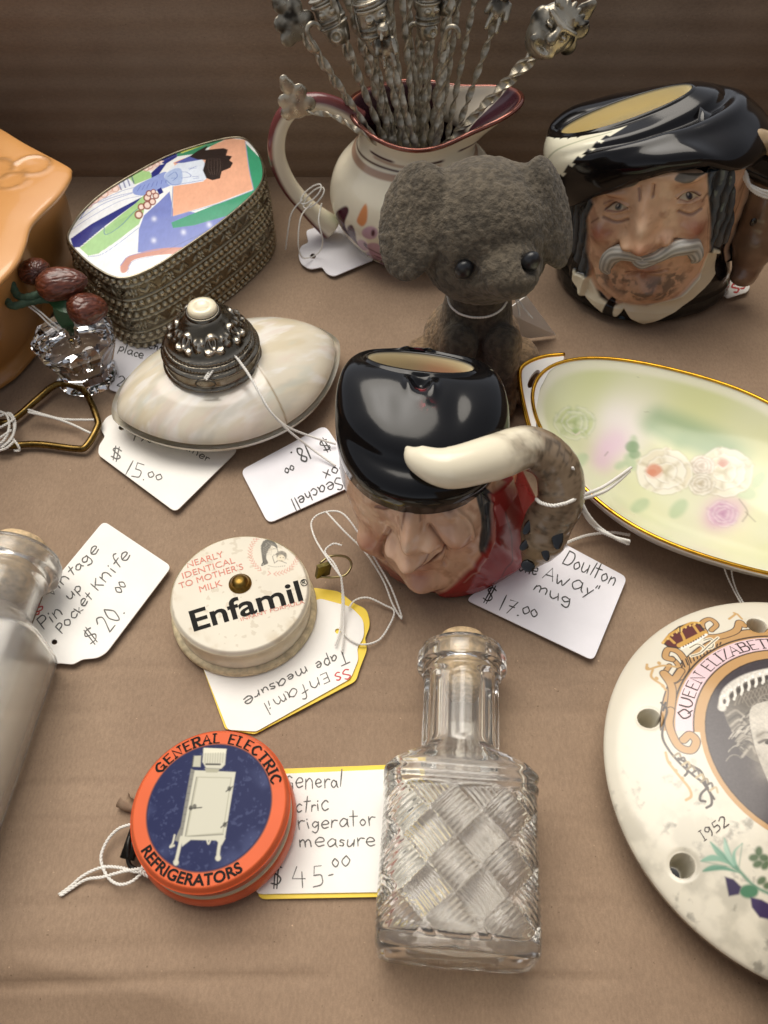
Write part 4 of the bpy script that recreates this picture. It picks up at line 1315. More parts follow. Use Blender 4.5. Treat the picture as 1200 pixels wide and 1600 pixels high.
V = np.stack([cc_[0] + (R0 + h * .75) * np.cos(A), cc_[1] + (R0 + h * .75) * np.sin(A), cc_[2] + Z0 + h * .5], -1).reshape(-1, 3)
k = np.clip(sstep(.015, .09, h) + .22 * (1 - dome) + .25 * fbm(q, 2.2, 3).reshape(h.shape), 0, 1).ravel()[:, None]
SILV2 = mat('antique silver', '#8d8673', .24, metal=1, attr=True, bump=.12, bscale=16, rvary=.08)
cap = t.part('silver_cap', (V, [gridf(n, len(pf), True)]), SILV2, col=lin('#51493c') * (1 - k) + lin('#cfc6b5') * k)
kz = cc_[2] + 1.88
t.part('cap_collar', lathe([(.55, -.05), (.53, .06), (.46, .10), (.44, .05)], 40, (cc_[0], cc_[1], kz)), mat('collar silver', '#6d675c', .25, metal=1), parent=cap)
t.part('pearl_cabochon', lathe([(.45, .0), (.45, .16), (.42, .24), (.30, .28), (.22, .27), (.20, .25), (.001, .25)], 40, (cc_[0], cc_[1], kz)), mat('ivory pearl', '#efe3c4', .2, coat=.6, sss=.2, vary=.08, vscale=3), parent=cap)
lp = P(338, 556, 2.6)
lpd = np.array([lp[0] - cc_[0], lp[1] - cc_[1]])
a = np.linspace(0, 2 * pi, 40)
lw = np.array([cc_[0] + .05, cc_[1] - 1.60, cc_[2] + .48])
t.part('wire_loop', tube(np.stack([lw[0] + .30 * np.cos(a), lw[1] - .06 + .04 * np.sin(a), lw[2] + .13 * np.sin(a)], 1), .03, 8, caps=False), mat('loop wire', '#6b655a', .3, metal=1))
LOOPW = lw

# ================================================================== crystal place card holder with a sprig of almonds
hc = P(112, 520, 2.0)
t = Thing('crystal_holder', 'small faceted crystal place card holder holding brown almonds', 'card holder', (hc[0], hc[1], 0))
CRY = mat('cut crystal', (1, 1, 1), .015, trans=1.0, ior=1.54)
n = 9
prof = [(.001, .0), (.95, .0), (1.08, .10), (.94, .35), (1.0, .8), (1.18, 1.25), (1.30, 1.5), (1.40, 1.70), (1.36, 1.90), (1.15, 2.02), (.30, 2.0), (.22, 1.98), (.20, .9), (.001, .85)]
V, F = lathe(prof, n * 2, (hc[0], hc[1], 0))
V = V.reshape(n * 2, len(prof), 3)
for i in range(n * 2):
    if i % 2:
        for j in (1, 2, 3, 4, 5, 6, 7, 8, 9):
            c = np.array([hc[0], hc[1], V[i, j, 2]])
            V[i, j] = c + (V[i, j] - c) * (.965 if j not in (6, 7) else .93)
            if j == 8:
                V[i, j, 2] -= .06
t.part('glass_block', (V.reshape(-1, 3), F), CRY, smooth=False)
sp_ = Thing('almond_sprig', 'sprig of three brown almonds on green wrapped wire stuck in the crystal holder', 'artificial sprig', (hc[0], hc[1], .9))
NUT = mat('glossy brown nut', '#6a3420', .34, coat=.25, attr=True)
def nut(c, r, R):
    nu, nv = 140, 80
    th = np.linspace(0, 2 * pi, nu, endpoint=False); ph = np.linspace(-pi / 2, pi / 2, nv)
    T, H = np.meshgrid(th, ph, indexing='ij')
    q = np.stack([np.sin(H), np.cos(T) * np.cos(H), np.sin(T) * np.cos(H)], -1).reshape(-1, 3)
    rg = (.45 * np.abs(np.sin(T * 6 + 7 * fbm(q * [1.0, 1.6, 1.6], 1.6, 3).reshape(T.shape))) + .9 * np.abs(fbm(q * [1, 2.2, 2.2], 2.6, 3).reshape(T.shape) - .5) * 2) * np.cos(H)**.5
    f = 1 + .075 * (rg - .5).ravel() + .05 * (fbm(q, 3, 3) - .5)
    V = q * f[:, None] * np.array(r) * np.stack([np.ones(len(q)), 1 - .22 * q[:, 0], 1 - .22 * q[:, 0]], 1)
    cl = lin('#3a1a10') * (1 - rg.ravel()[:, None]) + lin('#7c4029') * rg.ravel()[:, None]
    return V @ R.T + np.asarray(c), [gridf(nu, nv, True)], cl
for (u, v, z, r, R) in ((52, 424, 3.1, (.72, .52, .42), rotm(0, .5, 2.25)), (97, 443, 3.35, (.86, .56, .45), rotm(.3, -.1, .10)), (137, 482, 2.75, (.66, .60, .48), rotm(0, .2, .5))):
    sp_.part('almond', nut(P(u, v, z), r, R), NUT)
GW = mat('green floral tape', '#3c5540', .7, bump=.5, bscale=6, vary=.2, vscale=4)
for pts in ([(-40, 395, 3.6), (10, 432, 3.3), (28, 462, 3.0), (50, 463, 3.0), (75, 452, 3.0)], [(-40, 480, 2.9), (5, 470, 2.9), (20, 478, 2.9), (45, 472, 2.85), (75, 468, 2.8), (95, 478, 2.6), (110, 520, 1.6)]):
    q = catmull([P(*p) for p in pts], 14)
    d = np.concatenate([[0], np.cumsum(np.linalg.norm(np.diff(q, axis=0), axis=1))])
    sp_.part('wrapped_wire', tube(q, .115 + .018 * np.abs(np.sin(d * 16)), 10), GW)
LEAF = mat('green leaf', '#2e5a34', .45, coat=.2, vary=.15, vscale=3)
def leaf(pts, w):
    q = catmull([P(*p) for p in pts], 8)
    k = np.linspace(0, 1, len(q))
    p, tt, a, b = frames(q)
    wd = (np.sin(pi * np.clip(k * .9 + .05, 0, 1))**.8 * w)[:, None]
    sdv = np.cross(tt, [0.1, -.5, .85]); sdv /= np.linalg.norm(sdv, axis=1)[:, None]
    up = np.cross(sdv, tt)
    rows = [q - sdv * wd + up * .05, q - up * .0, q + sdv * wd + up * .05]
    top = np.stack(rows, 1)
    bot = top - up[:, None] * .03
    return join([(top.reshape(-1, 3), [gridf(len(q), 3)]), (bot.reshape(-1, 3), [gridf(len(q), 3)[:, ::-1]])])
sp_.part('leaf', leaf([(78, 472, 2.85), (95, 478, 2.85), (112, 482, 2.8), (126, 484, 2.75)], .2), LEAF)
sp_.part('leaf', leaf([(84, 475, 2.8), (95, 492, 2.4), (106, 508, 2.0), (113, 520, 1.6)], .22), LEAF)
sp_.part('leaf', leaf([(-12, 425, 3.4), (0, 402, 3.6), (4, 390, 3.7), (2, 378, 3.8)], .3), LEAF)

# ================================================================== bent brass wire handle
q = [P(u, v, z) for u, v, z in ((-60, 640, .3), (0, 660, .3), (25, 652, .3), (60, 622, .35), (90, 600, .4), (122, 605, .4), (138, 620, .4), (152, 655, .35), (152, 668, .3), (135, 697, .25), (118, 701, .2), (60, 694, .2), (10, 697, .2), (-60, 705, .2))]
qq = catmull(q, 10)
for _ in range(3):
    qq[1:-1] = (qq[:-2] + 2 * qq[1:-1] + qq[2:]) / 4
solo('wire_handle', 'bent hexagonal brass wire handle wound with white string at the left side', 'handle', tube(qq, .115, 14), mat('brass wire', '#6f5a31', .3, metal=1, vary=.35, vscale=3, rvary=.1))

# ================================================================== orange glazed dish in the corner
GLZ = mat('orange glaze', '#d89a58', .28, coat=.5, attr=True, bump=.06, bscale=2.5, bdist=.04)
ZO = 4.3
e = [(-330, 60), (-200, 125), (-60, 168), (0, 198), (40, 222), (104, 256), (110, 264), (108, 275), (92, 300), (62, 330), (46, 350), (38, 378), (26, 405), (5, 430), (-40, 470), (-120, 500), (-260, 470), (-420, 380), (-460, 230)]
oo = catmull(np.array([P(u, v, ZO)[:2] for u, v in e]), 8, True)
d = np.linalg.norm(np.roll(oo, -1, 0) - oo, axis=1); cum = np.concatenate([[0], np.cumsum(d)])
o3 = np.vstack([oo, oo[:1]])
spp = np.linspace(0, cum[-1], 420, endpoint=False)
oo = np.stack([np.interp(spp, cum, o3[:, k]) for k in (0, 1)], 1)
oc = oo.mean(0)
sn = [(0.0, -.35), (.30, -.34), (.55, -.30), (.70, -.12), (.80, -.02), (.90, .02), (.955, .0), (.99, -.05), (1.0, -.16), (.985, -.34), (.95, -.44), (.93, -.6), (.93, -1.4), (.91, -2.6), (.87, -3.7), (.83, -4.3), (0.0, -4.3)]
sn = catmull(sn, 5)
V = np.concatenate([oc + (oo[:, None] - oc) * sn[None, :, :1], np.tile(ZO + sn[None, :, 1:], (len(oo), 1, 1))], -1).reshape(-1, 3)
cn = P(106, 264, ZO)                            # raised scroll near the corner
cs = P(52, 262, ZO)
x, y = V[:, 0] - cs[0], V[:, 1] - cs[1]
r = np.hypot(x, y); an = np.arctan2(y, x)
topm = (V[:, 2] > ZO - .2)
sc = np.exp(-((r - .25 - .10 * (an + pi)) / .07)**2) * (r < 1.0) + np.exp(-((np.hypot(x + .6, y + .75) - .5) / .07)**2) * (x < 0) + np.exp(-((np.hypot(x + 1.4, y - .1) - .6) / .08)**2) * (x > -1.6)
V[:, 2] += .05 * np.clip(sc, 0, 1) * topm
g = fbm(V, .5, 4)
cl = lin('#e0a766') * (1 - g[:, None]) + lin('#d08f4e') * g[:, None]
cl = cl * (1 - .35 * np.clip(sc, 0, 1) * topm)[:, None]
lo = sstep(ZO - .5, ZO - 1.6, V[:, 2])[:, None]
cl = cl * (1 - lo) + lin('#a8743c') * lo  # side walls painted browner to stand for the shade on them
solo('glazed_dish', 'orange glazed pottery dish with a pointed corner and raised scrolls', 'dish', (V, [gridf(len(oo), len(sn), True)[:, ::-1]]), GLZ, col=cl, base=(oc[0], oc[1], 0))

# ================================================================== glazed head mugs
def pbump(S2, Zc, c, amp, su, sv, rot=0.0, pw=2):
    x, y = S2 - c[0], Zc - c[1]
    a, b = x * cos(rot) + y * sin(rot), -x * sin(rot) + y * cos(rot)
    return amp * np.exp(-np.abs(a / su)**pw - np.abs(b / sv)**pw)
def pridge(S2, Zc, pts, amp, w):
    """a raised (or sunk) line through points"""
    d = np.full(S2.shape, 1e9)
    q = catmull(np.array(pts), 5)
    for a, b in zip(q[:-1], q[1:]):
        ba = b - a
        h = np.clip(((S2 - a[0]) * ba[0] + (Zc - a[1]) * ba[1]) / (ba.dot(ba) + 1e-9), 0, 1)
        d = np.minimum(d, (S2 - a[0] - h * ba[0])**2 + (Zc - a[1] - h * ba[1])**2)
    return amp * np.exp(-d / w**2)
def head_grid(R, z0, z1, nth=640, nz=300, front=2.2):
    """denser round the face than at the back"""
    a = np.linspace(-1, 1, nth, endpoint=False)
    th = pi * (a * .62 + .38 * a**3)
    return np.meshgrid(th, np.linspace(z0, z1, nz), indexing='ij')
def outward(V, nu, nv, wrap=True):
    G = V.reshape(nu, nv, 3)
    du = np.roll(G, -1, 0) - np.roll(G, 1, 0)
    dv = np.gradient(G, axis=1)
    n = np.cross(du, dv)
    n /= np.linalg.norm(n, axis=2)[..., None] + 1e-9
    return n.reshape(-1, 3)
CERAM = mat('painted glazed ceramic', '#c89a76', .17, attr=True, bump=.10, bscale=5, bdist=.02, sss=.08)
BLACKG = mat('black glaze', '#0b0a0b', .13, spec=.36, attr=True, bump=.06, bscale=1.6, bdist=.05)

# ------------------------------------------------------------------ red coat mug with the fox handle
MC, MR = (1.75, 14.75), 2.45
def cm(u, v):
    q = cyl(u, v, MC[0], MC[1], MR)
    for _ in range(4):                         # the head leans a little as it rises
        k = float(sstep(0, 4.6, q[1]))
        q = cyl(u, v, MC[0] - .72 * k, MC[1] - .15 * k, MR)
    return q
T, Zc = head_grid(MR, 0, 4.9, 640, 300)
S2 = T * MR
zk = [0, .12, .5, 1.2, 2.2, 3.2, 4.2, 4.9]
r = np.interp(Zc, zk, [2.12, 2.28, 2.36, 2.40, 2.42, 2.38, 2.20, 1.80])
B = lambda u, v, a, su, sv, rot=0, pw=2: pbump(S2, Zc, cm(u, v), a, su, sv, rot, pw)
f = 0
f = f + B(640, 806, .22, .22, .7) + B(641, 838, .44, .26, .55) + B(643, 862, .52, .36, .34) + B(615, 850, .26, .2, .24) + B(670, 850, .26, .2, .24)
f = f + B(578, 846, .26, .5, .5) + B(712, 842, .28, .48, .5) + B(708, 815, .10, .2, .16)
f = f + B(600, 792, -.16, .35, .2) + B(700, 796, -.16, .35, .2) + B(598, 796, .10, .22, .12) + B(702, 800, .10, .22, .12)
f = f + B(657, 908, .34, .55, .34) + B(650, 886, .10, .4, .12)
L_ = lambda pts, a, w: pridge(S2, Zc, [cm(*p) for p in pts], a, w)
f = f + L_([(648, 880), (668, 877), (698, 862)], -.14, .07) + L_([(640, 872), (655, 876), (672, 872), (690, 858)], .06, .06)
f = f + L_([(672, 832), (690, 848), (700, 868), (694, 886)], -.10, .08) + L_([(608, 835), (596, 855), (600, 880)], -.10, .08)
f = f + L_([(688, 806), (702, 810), (718, 804)], -.05, .04) + L_([(582, 802), (598, 806), (612, 803)], -.05, .04)
f = f + L_([(718, 808), (735, 822), (738, 842)], .05, .06) + L_([(622, 818), (628, 836)], -.05, .05) + L_([(664, 816), (660, 834)], -.05, .05)
f = f + (fbm(np.stack([S2.ravel(), Zc.ravel(), 0 * S2.ravel()], 1), 1.6, 3).reshape(S2.shape) - .5) * .10
cv = Canvas(np.stack([S2.ravel(), Zc.ravel()], 1), '#d6ae90', cm, .03)
coat_r = [(683, 932), (720, 902), (748, 868), (758, 850), (770, 800), (772, 780), (900, 770), (905, 900), (860, 940), (760, 955)]
mk = cv.mask(coat_r, .10).reshape(S2.shape)
f = f * 1.45 * (1 - sstep(3.75, 4.3, Zc))
th_side = sstep(.95, 1.25, np.abs(T)) * (np.abs(T) > .9)
f = f * (1 - mk) * (1 - th_side) + mk * .16 + B(748, 890, .08, .12, .6, .5) + B(782, 860, .12, .16, 1.1, .25) + B(800, 905, .14, .4, .35)
f = f + .55 * np.exp(-((T - 1.30) / .42)**2 - ((Zc - .9) / .95)**2) + .25 * np.exp(-((T - 1.9) / .6)**2 - ((Zc - 1.4) / 1.4)**2)
hr = cv.mask([(758, 780), (772, 790), (768, 830), (757, 868), (751, 860), (756, 820)], .05).reshape(S2.shape)
f = f + hr * .10
r = r + f
bend = sstep(0, 4.6, Zc)
V = np.stack([MC[0] - .72 * bend + r * np.sin(T), MC[1] - .15 * bend - r * np.cos(T) * (1 - .05 * bend), Zc], -1).reshape(-1, 3)
n3 = np.stack([S2.ravel(), Zc.ravel(), 0 * S2.ravel()], 1)
cv.c *= (.84 + .30 * fbm(n3, 1.3, 4))[:, None]
m1 = sstep(.50, .72, fbm(n3 + 40, 3.2, 4)); cv.mix(np.arange(len(V)), m1 * .38, '#96603f')
m1 = sstep(.52, .72, fbm(n3 + 80, 1.8, 4)); cv.mix(np.arange(len(V)), m1 * .45, '#e0c3a6'); cv.c *= (.86 + .28 * fbm(n3 * [1, .5, 1] + 7, 7.0, 3))[:, None]
for (u, v, rr, c, a) in ((585, 848, 26, '#9a4f40', .55), (715, 848, 26, '#b0684f', .4), (645, 872, 14, '#c48a70', .5), (658, 896, 20, '#a8604e', .55), (640, 836, 7, '#e2c6ac', .8), (660, 908, 12, '#d0a58a', .6), (600, 800, 16, '#7b5644', .4), (700, 804, 16, '#7b5644', .4)):  # the small pale spot on the nose is a painted highlight
    cv.spot(u, v, rr, c, a, ry=rr * .8)
cv.line([(640, 880), (655, 884), (672, 880), (700, 862)], .07, '#5e3228', soft=.04, alpha=.9)
for q in ([(672, 834), (690, 848), (700, 868)], [(608, 838), (596, 856), (600, 880)], [(690, 806), (704, 811), (720, 804)], [(580, 803), (598, 808), (614, 804)], [(614, 862), (622, 868), (630, 864)], [(656, 866), (664, 868), (672, 862)], [(632, 806), (630, 822)], [(655, 806), (657, 822)]):
    cv.line(q, .05, '#6b4230', soft=.04, alpha=.8)
cv.ell(704, 800, 8, 4, '#d9cfc0', alpha=.8); cv.ell(706, 800, 3.4, 3.6, '#3a3330'); cv.line([(690, 799), (704, 793), (718, 798)], .06, '#5b4036')
cv.ell(596, 795, 8, 4, '#d9cfc0', alpha=.7); cv.ell(597, 795, 3.4, 3.6, '#3a3330'); cv.line([(582, 796), (596, 789), (612, 795)], .06, '#5b4036')
cv.fill([(754, 776), (776, 780), (774, 830), (758, 868), (749, 862), (754, 820)], '#2c3136', smooth=True)
cv.line([(762, 790), (761, 830), (754, 858)], .04, '#525a60', alpha=.6)
ar = T.ravel()
red = np.maximum(cv.mask(coat_r, .05), np.maximum(sstep(1.0, 1.08, ar), sstep(1.12, 1.22, -ar) * (Zc.ravel() < 2.2)))
rc = lin('#8f2a28') * (.65 + .7 * fbm(n3 + 11, 1.2, 4))[:, None]
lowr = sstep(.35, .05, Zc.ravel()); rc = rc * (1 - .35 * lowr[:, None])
cv.c = cv.c * (1 - red[:, None]) + rc * red[:, None]
hairb = sstep(1.12, 1.22, -ar) * (Zc.ravel() >= 2.2); cv.mix(np.arange(len(V)), hairb * .9, '#35383c')
ch = sstep(.5, .3, np.abs(Zc.ravel() - .34)) * sstep(.75, .55, np.abs(ar + .75)); cv.mix(np.arange(len(V)), np.clip(ch, 0, 1) * .75, '#93413a')
cv.fill([(771, 795), (780, 790), (796, 812), (776, 822)], '#c07070', alpha=.6); cv.line([(771, 782), (764, 830), (757, 868), (724, 906)], .06, '#b98a7c', alpha=.5)
cv.line([(786, 800), (792, 840), (778, 900), (770, 925)], .05, '#5c1c1c', alpha=.8)
t = Thing('character_mug', 'small head mug in a black riding cap and red coat with a fox shaped handle', 'mug', (MC[0], MC[1], 0))
t.part('head', join([(V, [gridf(640, 300, True)]), lathe([(.001, .05), (2.1, .04), (2.2, .0), (2.25, .05)], 60, (MC[0], MC[1], 0))]), CERAM, col=np.vstack([cv.c, np.tile(lin('#8f2a28'), (240, 1))]))
def bez(p0, p1, p2, p3, t):
    t = t[None, :, None]
    return (1 - t)**3 * p0[:, None] + 3 * t * (1 - t)**2 * p1[:, None] + 3 * t * t * (1 - t) * p2[:, None] + t**3 * p3[:, None]
# riding cap
nth, nt_ = 420, 150
th = np.linspace(-pi, pi, nth, endpoint=False)
dv2 = np.stack([np.sin(th), -np.cos(th), 0 * th], 1)
fr = np.exp(-(th / .95)**2)
zl = 3.90 + .10 * fr - .35 * np.exp(-((np.abs(th) - pi) / .9)**2) + .12 * np.exp(-((np.abs(th) - 1.4) / .5)**2)
low = np.stack([.98 + (2.16 + .04 * fr) * np.sin(th), 14.55 - (2.0 + .20 * fr) * np.cos(th), zl], 1)
oc2 = np.array([.95, 16.15]); 
rim = np.stack([oc2[0] + 1.50 * np.sin(th), oc2[1] - .86 * np.cos(th) - .16 * np.sin(th), 5.50 + .38 * np.cos(th) * (np.abs(th) < 9) - .05 * np.sin(th)], 1)
lowin = low - dv2 * .28 + [0, 0, .10]
p1 = low + dv2 * (.16 + .12 * fr[:, None]) + np.array([0, 0, 1.0]) * (1.25 + .1 * fr)[:, None]
p2 = rim + dv2 * (.35 + .75 * (.5 + .5 * np.cos(th)))[:, None] + [0, 0, .16]
body = bez(low, p1, p2, rim, np.linspace(0, 1, nt_))
und = np.stack([lowin, lowin * .4 + low * .6 - [0, 0, .05]], 1)
inn = np.stack([rim - dv2 * .05 + [0, 0, .045], rim - dv2 * .12 + [0, 0, .04], rim - dv2 * .17 - [0, 0, .03], rim - dv2 * .20 - [0, 0, .3], rim * [1, 1, 0] - dv2 * .22 + [0, 0, 4.0], np.column_stack([oc2[0] + 0 * th, oc2[1] + 0 * th, 3.9 + 0 * th])], 1)
G = np.concatenate([und, body, inn], 1)
nv = G.shape[1]
V = G.reshape(-1, 3)
N = outward(V, nth, nv)
tt = np.tile(np.concatenate([[-.1, -.05], np.linspace(0, 1, nt_), [1.1] * 6]), (nth, 1)).ravel()
TH = np.repeat(th, nv)
on = (tt >= 0) & (tt <= 1)
X_ = V[:, 0] - .93
d = .15 * np.exp(-((tt - .17) / .10)**2) * np.exp(-(TH / 1.0)**4) - .10 * np.exp(-((tt - .36) / .07)**2) * np.exp(-(TH / 1.05)**4)
d -= .17 * np.exp(-((X_ + .02) / .20)**2 - ((tt - .93) / .05)**2) + .0
d += .09 * np.exp(-((np.abs(X_ + .02) - .30) / .13)**2 - ((tt - .90) / .07)**2) + .05 * np.exp(-(X_ / .25)**2 - ((tt - .80) / .06)**2)
d -= .05 * np.exp(-((np.abs(X_) - .85) / .30)**2 - ((tt - .72) / .14)**2)
d += (fbm(V, .8, 2) - .5) * .08
V = V + N * (d * on)[:, None]
c = np.tile(lin('#0a090a'), (len(V), 1))
cr = tt > 1.05
k = np.tile(np.concatenate([np.zeros(2 + nt_), [0, .0, .9, 1, 1, 1]]), (nth, 1)).ravel()
c = c * (1 - k[:, None]) + lin('#e2d3ad') * k[:, None]
for (xc, tc, rr) in ((-.02, .865, .09), (.12, .745, .13)):
    w = np.exp(-((X_ - xc) / rr)**2 - ((tt - tc) / (rr * .22))**2) * (fbm(V, 9, 3) > .47) * on
    c = c * (1 - w[:, None] * .9) + lin('#8d2430') * w[:, None] * .9
we = sstep(.62, .75, fbm(V + 4, 2.5, 3)) * np.exp(-((np.abs(TH) - 1.62) / .05)**2) * on * (tt > .5)
c = c * (1 - we[:, None] * .6) + lin('#b9b09a') * we[:, None] * .6
t.part('riding_cap', (V, [gridf(nth, nv, True)]), BLACKG, col=c)
# fox handle: brush across the cap, body down the side, mask at the bottom
pth = [(634, 698, 5.42), (652, 716, 5.42), (700, 731, 5.42), (768, 716, 5.30), (825, 700, 5.05), (868, 728, 4.55), (876, 780, 3.75), (857, 816, 3.05), (848, 842, 2.6), (835, 866, 2.1), (824, 887, 1.86)]
fp = catmull(np.array([P(*q) for q in pth]), 26)
fr_ = np.interp(np.linspace(0, len(pth) - 1, len(fp)), range(len(pth)), [.03, .33, .50, .56, .55, .57, .60, .62, .62, .42, .14])
NF = 40
V, F = tube(fp, fr_, NF)
u_ = np.repeat(np.linspace(0, len(pth) - 1, len(fp)), NF); u_ = np.concatenate([u_, [0, len(pth) - 1]])
nz_ = fbm(V, 3.0, 4); nf = fbm(V, 9, 3)
V = V + (np.vstack([np.repeat(fp, NF, 0), fp[:1], fp[-1:]]) - V) * (-(.10 * (nz_ - .5)) * sstep(2.6, 4, u_))[:, None]
w = sstep(2.9, 4.3, u_ + (nz_ - .5) * 1.6)
fx = lin('#e9dfc4') * (1 - w[:, None]) + lin('#83715c') * w[:, None]
fx *= (1 - .55 * w * sstep(.45, .7, nf))[:, None]
w = sstep(7.7, 8.4, u_); fx = fx * (1 - w[:, None] * .7) + lin('#a08c6c') * w[:, None] * .7
under = sstep(-.1, -.8, (V[:, 2] - np.concatenate([np.repeat(fp[:, 2], NF), fp[[0, -1], 2]])) / .6) * sstep(3, 4.2, u_) * 0
fox = t.part('fox_handle', (V, F), mat('fox glaze', '#9c8870', .17, attr=True, bump=.08, bscale=4, bdist=.03), col=fx)
BK = mat('black slip', '#0c0b0b', .15, coat=.5)
hd = fp[-1] - fp[-40]; hd /= np.linalg.norm(hd)
def ffox(p):
    return np.min(np.linalg.norm(p[:, None] - fp[None], axis=2) - fr_[None], axis=1)
def fox_spot(u, v, z, r, ang, nm):
    c = hit(ffox, u, v)
    vw = np.array([0, 0, CAM_H]) - c; vw /= np.linalg.norm(vw)
    a = hd * cos(ang) + np.cross(vw, hd) * sin(ang); a -= vw * a.dot(vw); a /= np.linalg.norm(a)
    b = np.cross(vw, a)
    fox_part = t.part(nm, ellipsoid(c, (r[0], r[1], .035), 24, 14, np.stack([a, b, vw], 1)), BK, parent=fox)
fox_spot(827, 822, 3.0, (.26, .12), -.1, 'fox_ear'); fox_spot(871, 838, 2.95, (.34, .15), .5, 'fox_ear')
fox_spot(822, 850, 2.48, (.22, .11), -.3, 'fox_eye'); fox_spot(852, 864, 2.35, (.22, .10), .75, 'fox_eye')
fox_spot(825, 884, 1.98, (.16, .19), 0, 'fox_nose')

# ------------------------------------------------------------------ moustache mug
KC, KR = (9.75, 27.1), 2.95
ck = lambda u, v: cyl(u, v, KC[0], KC[1], KR)
T, Zc = head_grid(KR, 0, 6.4, 680, 340)
S2 = T * KR
r = np.interp(Zc, [0, .15, .7, 1.3, 2.0, 3.2, 4.6, 5.6, 6.4], [2.5, 2.72, 2.94, 2.88, 2.80, 2.82, 2.78, 2.70, 2.6])
B = lambda u, v, a, su, sv, rot=0, pw=2: pbump(S2, Zc, ck(u, v), a, su, sv, rot, pw)
L_ = lambda pts, a, w: pridge(S2, Zc, [ck(*p) for p in pts], a, w)
cv = Canvas(np.stack([S2.ravel(), Zc.ravel()], 1), '#dfb592', ck, .028)
face = [(925, 300), (1000, 270), (1108, 250), (1108, 330), (1106, 390), (1090, 430), (1060, 458), (1010, 470), (965, 465), (935, 440), (922, 400), (922, 330)]
fm = cv.mask(face, .16).reshape(S2.shape)
f = fm * (.16 + .10 * np.exp(-((S2 - ck(1012, 400)[0]) / 1.6)**2))
f = f + B(1010, 312, .18, .26, .5) + B(1008, 345, .42, .30, .5) + B(1006, 372, .50, .36, .34) + B(983, 372, .28, .20, .24) + B(1040, 366, .26, .20, .24)
f = f + B(945, 362, .22, .42, .40) + B(1078, 352, .22, .42, .40) + B(965, 322, -.20, .36, .22) + B(1076, 306, -.20, .34, .22)
f = f + B(966, 324, .16, .24, .13, .2) + B(1076, 308, .15, .22, .13, .2) + B(960, 298, .16, .5, .16, .2) + B(1078, 276, .16, .45, .16, .25)
f = f + B(1013, 444, .30, .55, .32) + B(1010, 412, .12, .6, .14) + B(1012, 425, -.06, .5, .07)
f = f + L_([(948, 318), (964, 313), (984, 318)], .07, .05) + L_([(1058, 305), (1075, 297), (1092, 303)], .07, .05) + L_([(948, 328), (966, 331), (984, 324)], .05, .045) + L_([(1060, 314), (1076, 315), (1092, 309)], .05, .045)
f = f + L_([(1005, 425), (1015, 420), (1030, 418)], -.08, .06) + L_([(982, 424), (1008, 418), (1040, 416)], -.09, .06) + L_([(946, 336), (966, 344), (985, 338)], -.05, .05) + L_([(1060, 326), (1076, 330), (1094, 322)], -.05, .05)
f = f + L_([(972, 372), (962, 385), (950, 398)], -.08, .07) + L_([(1050, 366), (1070, 372), (1085, 386)], -.08, .07) + L_([(1002, 290), (1004, 304)], -.06, .05) + L_([(1022, 286), (1022, 300)], -.06, .05)
n3 = np.stack([S2.ravel(), Zc.ravel(), 0 * S2.ravel()], 1)
hairL = [(880, 300), (925, 300), (932, 318), (920, 345), (919, 390), (924, 420), (918, 462), (900, 440), (888, 390)]
hairR = [(1105, 250), (1150, 255), (1146, 330), (1136, 372), (1112, 392), (1104, 392), (1108, 340), (1104, 300)]
hl = cv.mask(hairL, .06).reshape(S2.shape); hrr = cv.mask(hairR, .06).reshape(S2.shape)
back = sstep(1.05, 1.2, np.abs(T)) * (Zc > 1.6)
hm = np.clip(hl + hrr + back, 0, 1)
strand = .5 + .5 * np.sin(S2 * 16 + 3 * fbm(n3, 1.2, 3).reshape(S2.shape) * 3)
f = f * (1 - hm * .6) + hm * (.16 + .05 * strand)
colW = [(903, 418), (922, 430), (940, 462), (962, 474), (975, 470), (1010, 474), (1056, 456), (1090, 424), (1110, 384), (1122, 388), (1114, 424), (1078, 464), (1042, 486), (1004, 502), (985, 492), (976, 478), (968, 490), (948, 486), (922, 462), (905, 432)]
wm_ = cv.mask(colW, .06).reshape(S2.shape)
f = f + wm_ * .12 + sstep(.95, .2, Zc) * (1 - fm) * .08
f = f + .34 * np.exp(-((T - 1.25) / .55)**2) * sstep(2.3, .9, Zc) + .12 * sstep(1.0, .3, Zc) * (1 - fm)
f = f * 1.4 + (fbm(n3, 1.8, 3).reshape(S2.shape) - .5) * .08
r = r + f
ztop = 6.05 - 1.35 * sstep(.85, 1.15, np.abs(T))
Zr = np.minimum(Zc, ztop)
V = np.stack([KC[0] + r * np.sin(T), KC[1] - r * np.cos(T), Zr], -1).reshape(-1, 3)
al = np.arange(len(V))
cv.c *= (.86 + .32 * fbm(n3, 1.2, 4))[:, None]
cv.mix(al, sstep(.5, .72, fbm(n3 + 40, 3.0, 4)) * .40, '#84492e'); cv.mix(al, sstep(.52, .74, fbm(n3 + 80, 1.7, 4)) * .45, '#e2bd96'); cv.c *= (.87 + .26 * fbm(n3 * [1, .5, 1] + 7, 6.0, 3))[:, None]
for (u, v, rr, c, a) in ((942, 360, 22, '#9a4a38', .7), (1082, 352, 22, '#93402f', .7), (1006, 375, 16, '#b06a4c', .5), (1008, 342, 11, '#ecc9a8', .85), (1015, 290, 20, '#e2b690', .6), (945, 338, 10, '#e6c09c', .6), (1085, 326, 10, '#e6c09c', .6), (965, 306, 22, '#a06848', .4), (1076, 290, 22, '#a06848', .4), (1010, 414, 20, '#9a5440', .6), (1015, 280, 18, '#d3a683', .5), (1018, 448, 26, '#94684a', .6), (950, 395, 14, '#d2a07c', .5)):  # the palest spot, on the nose, is a highlight put into the colour
    cv.spot(u, v, rr, c, a)
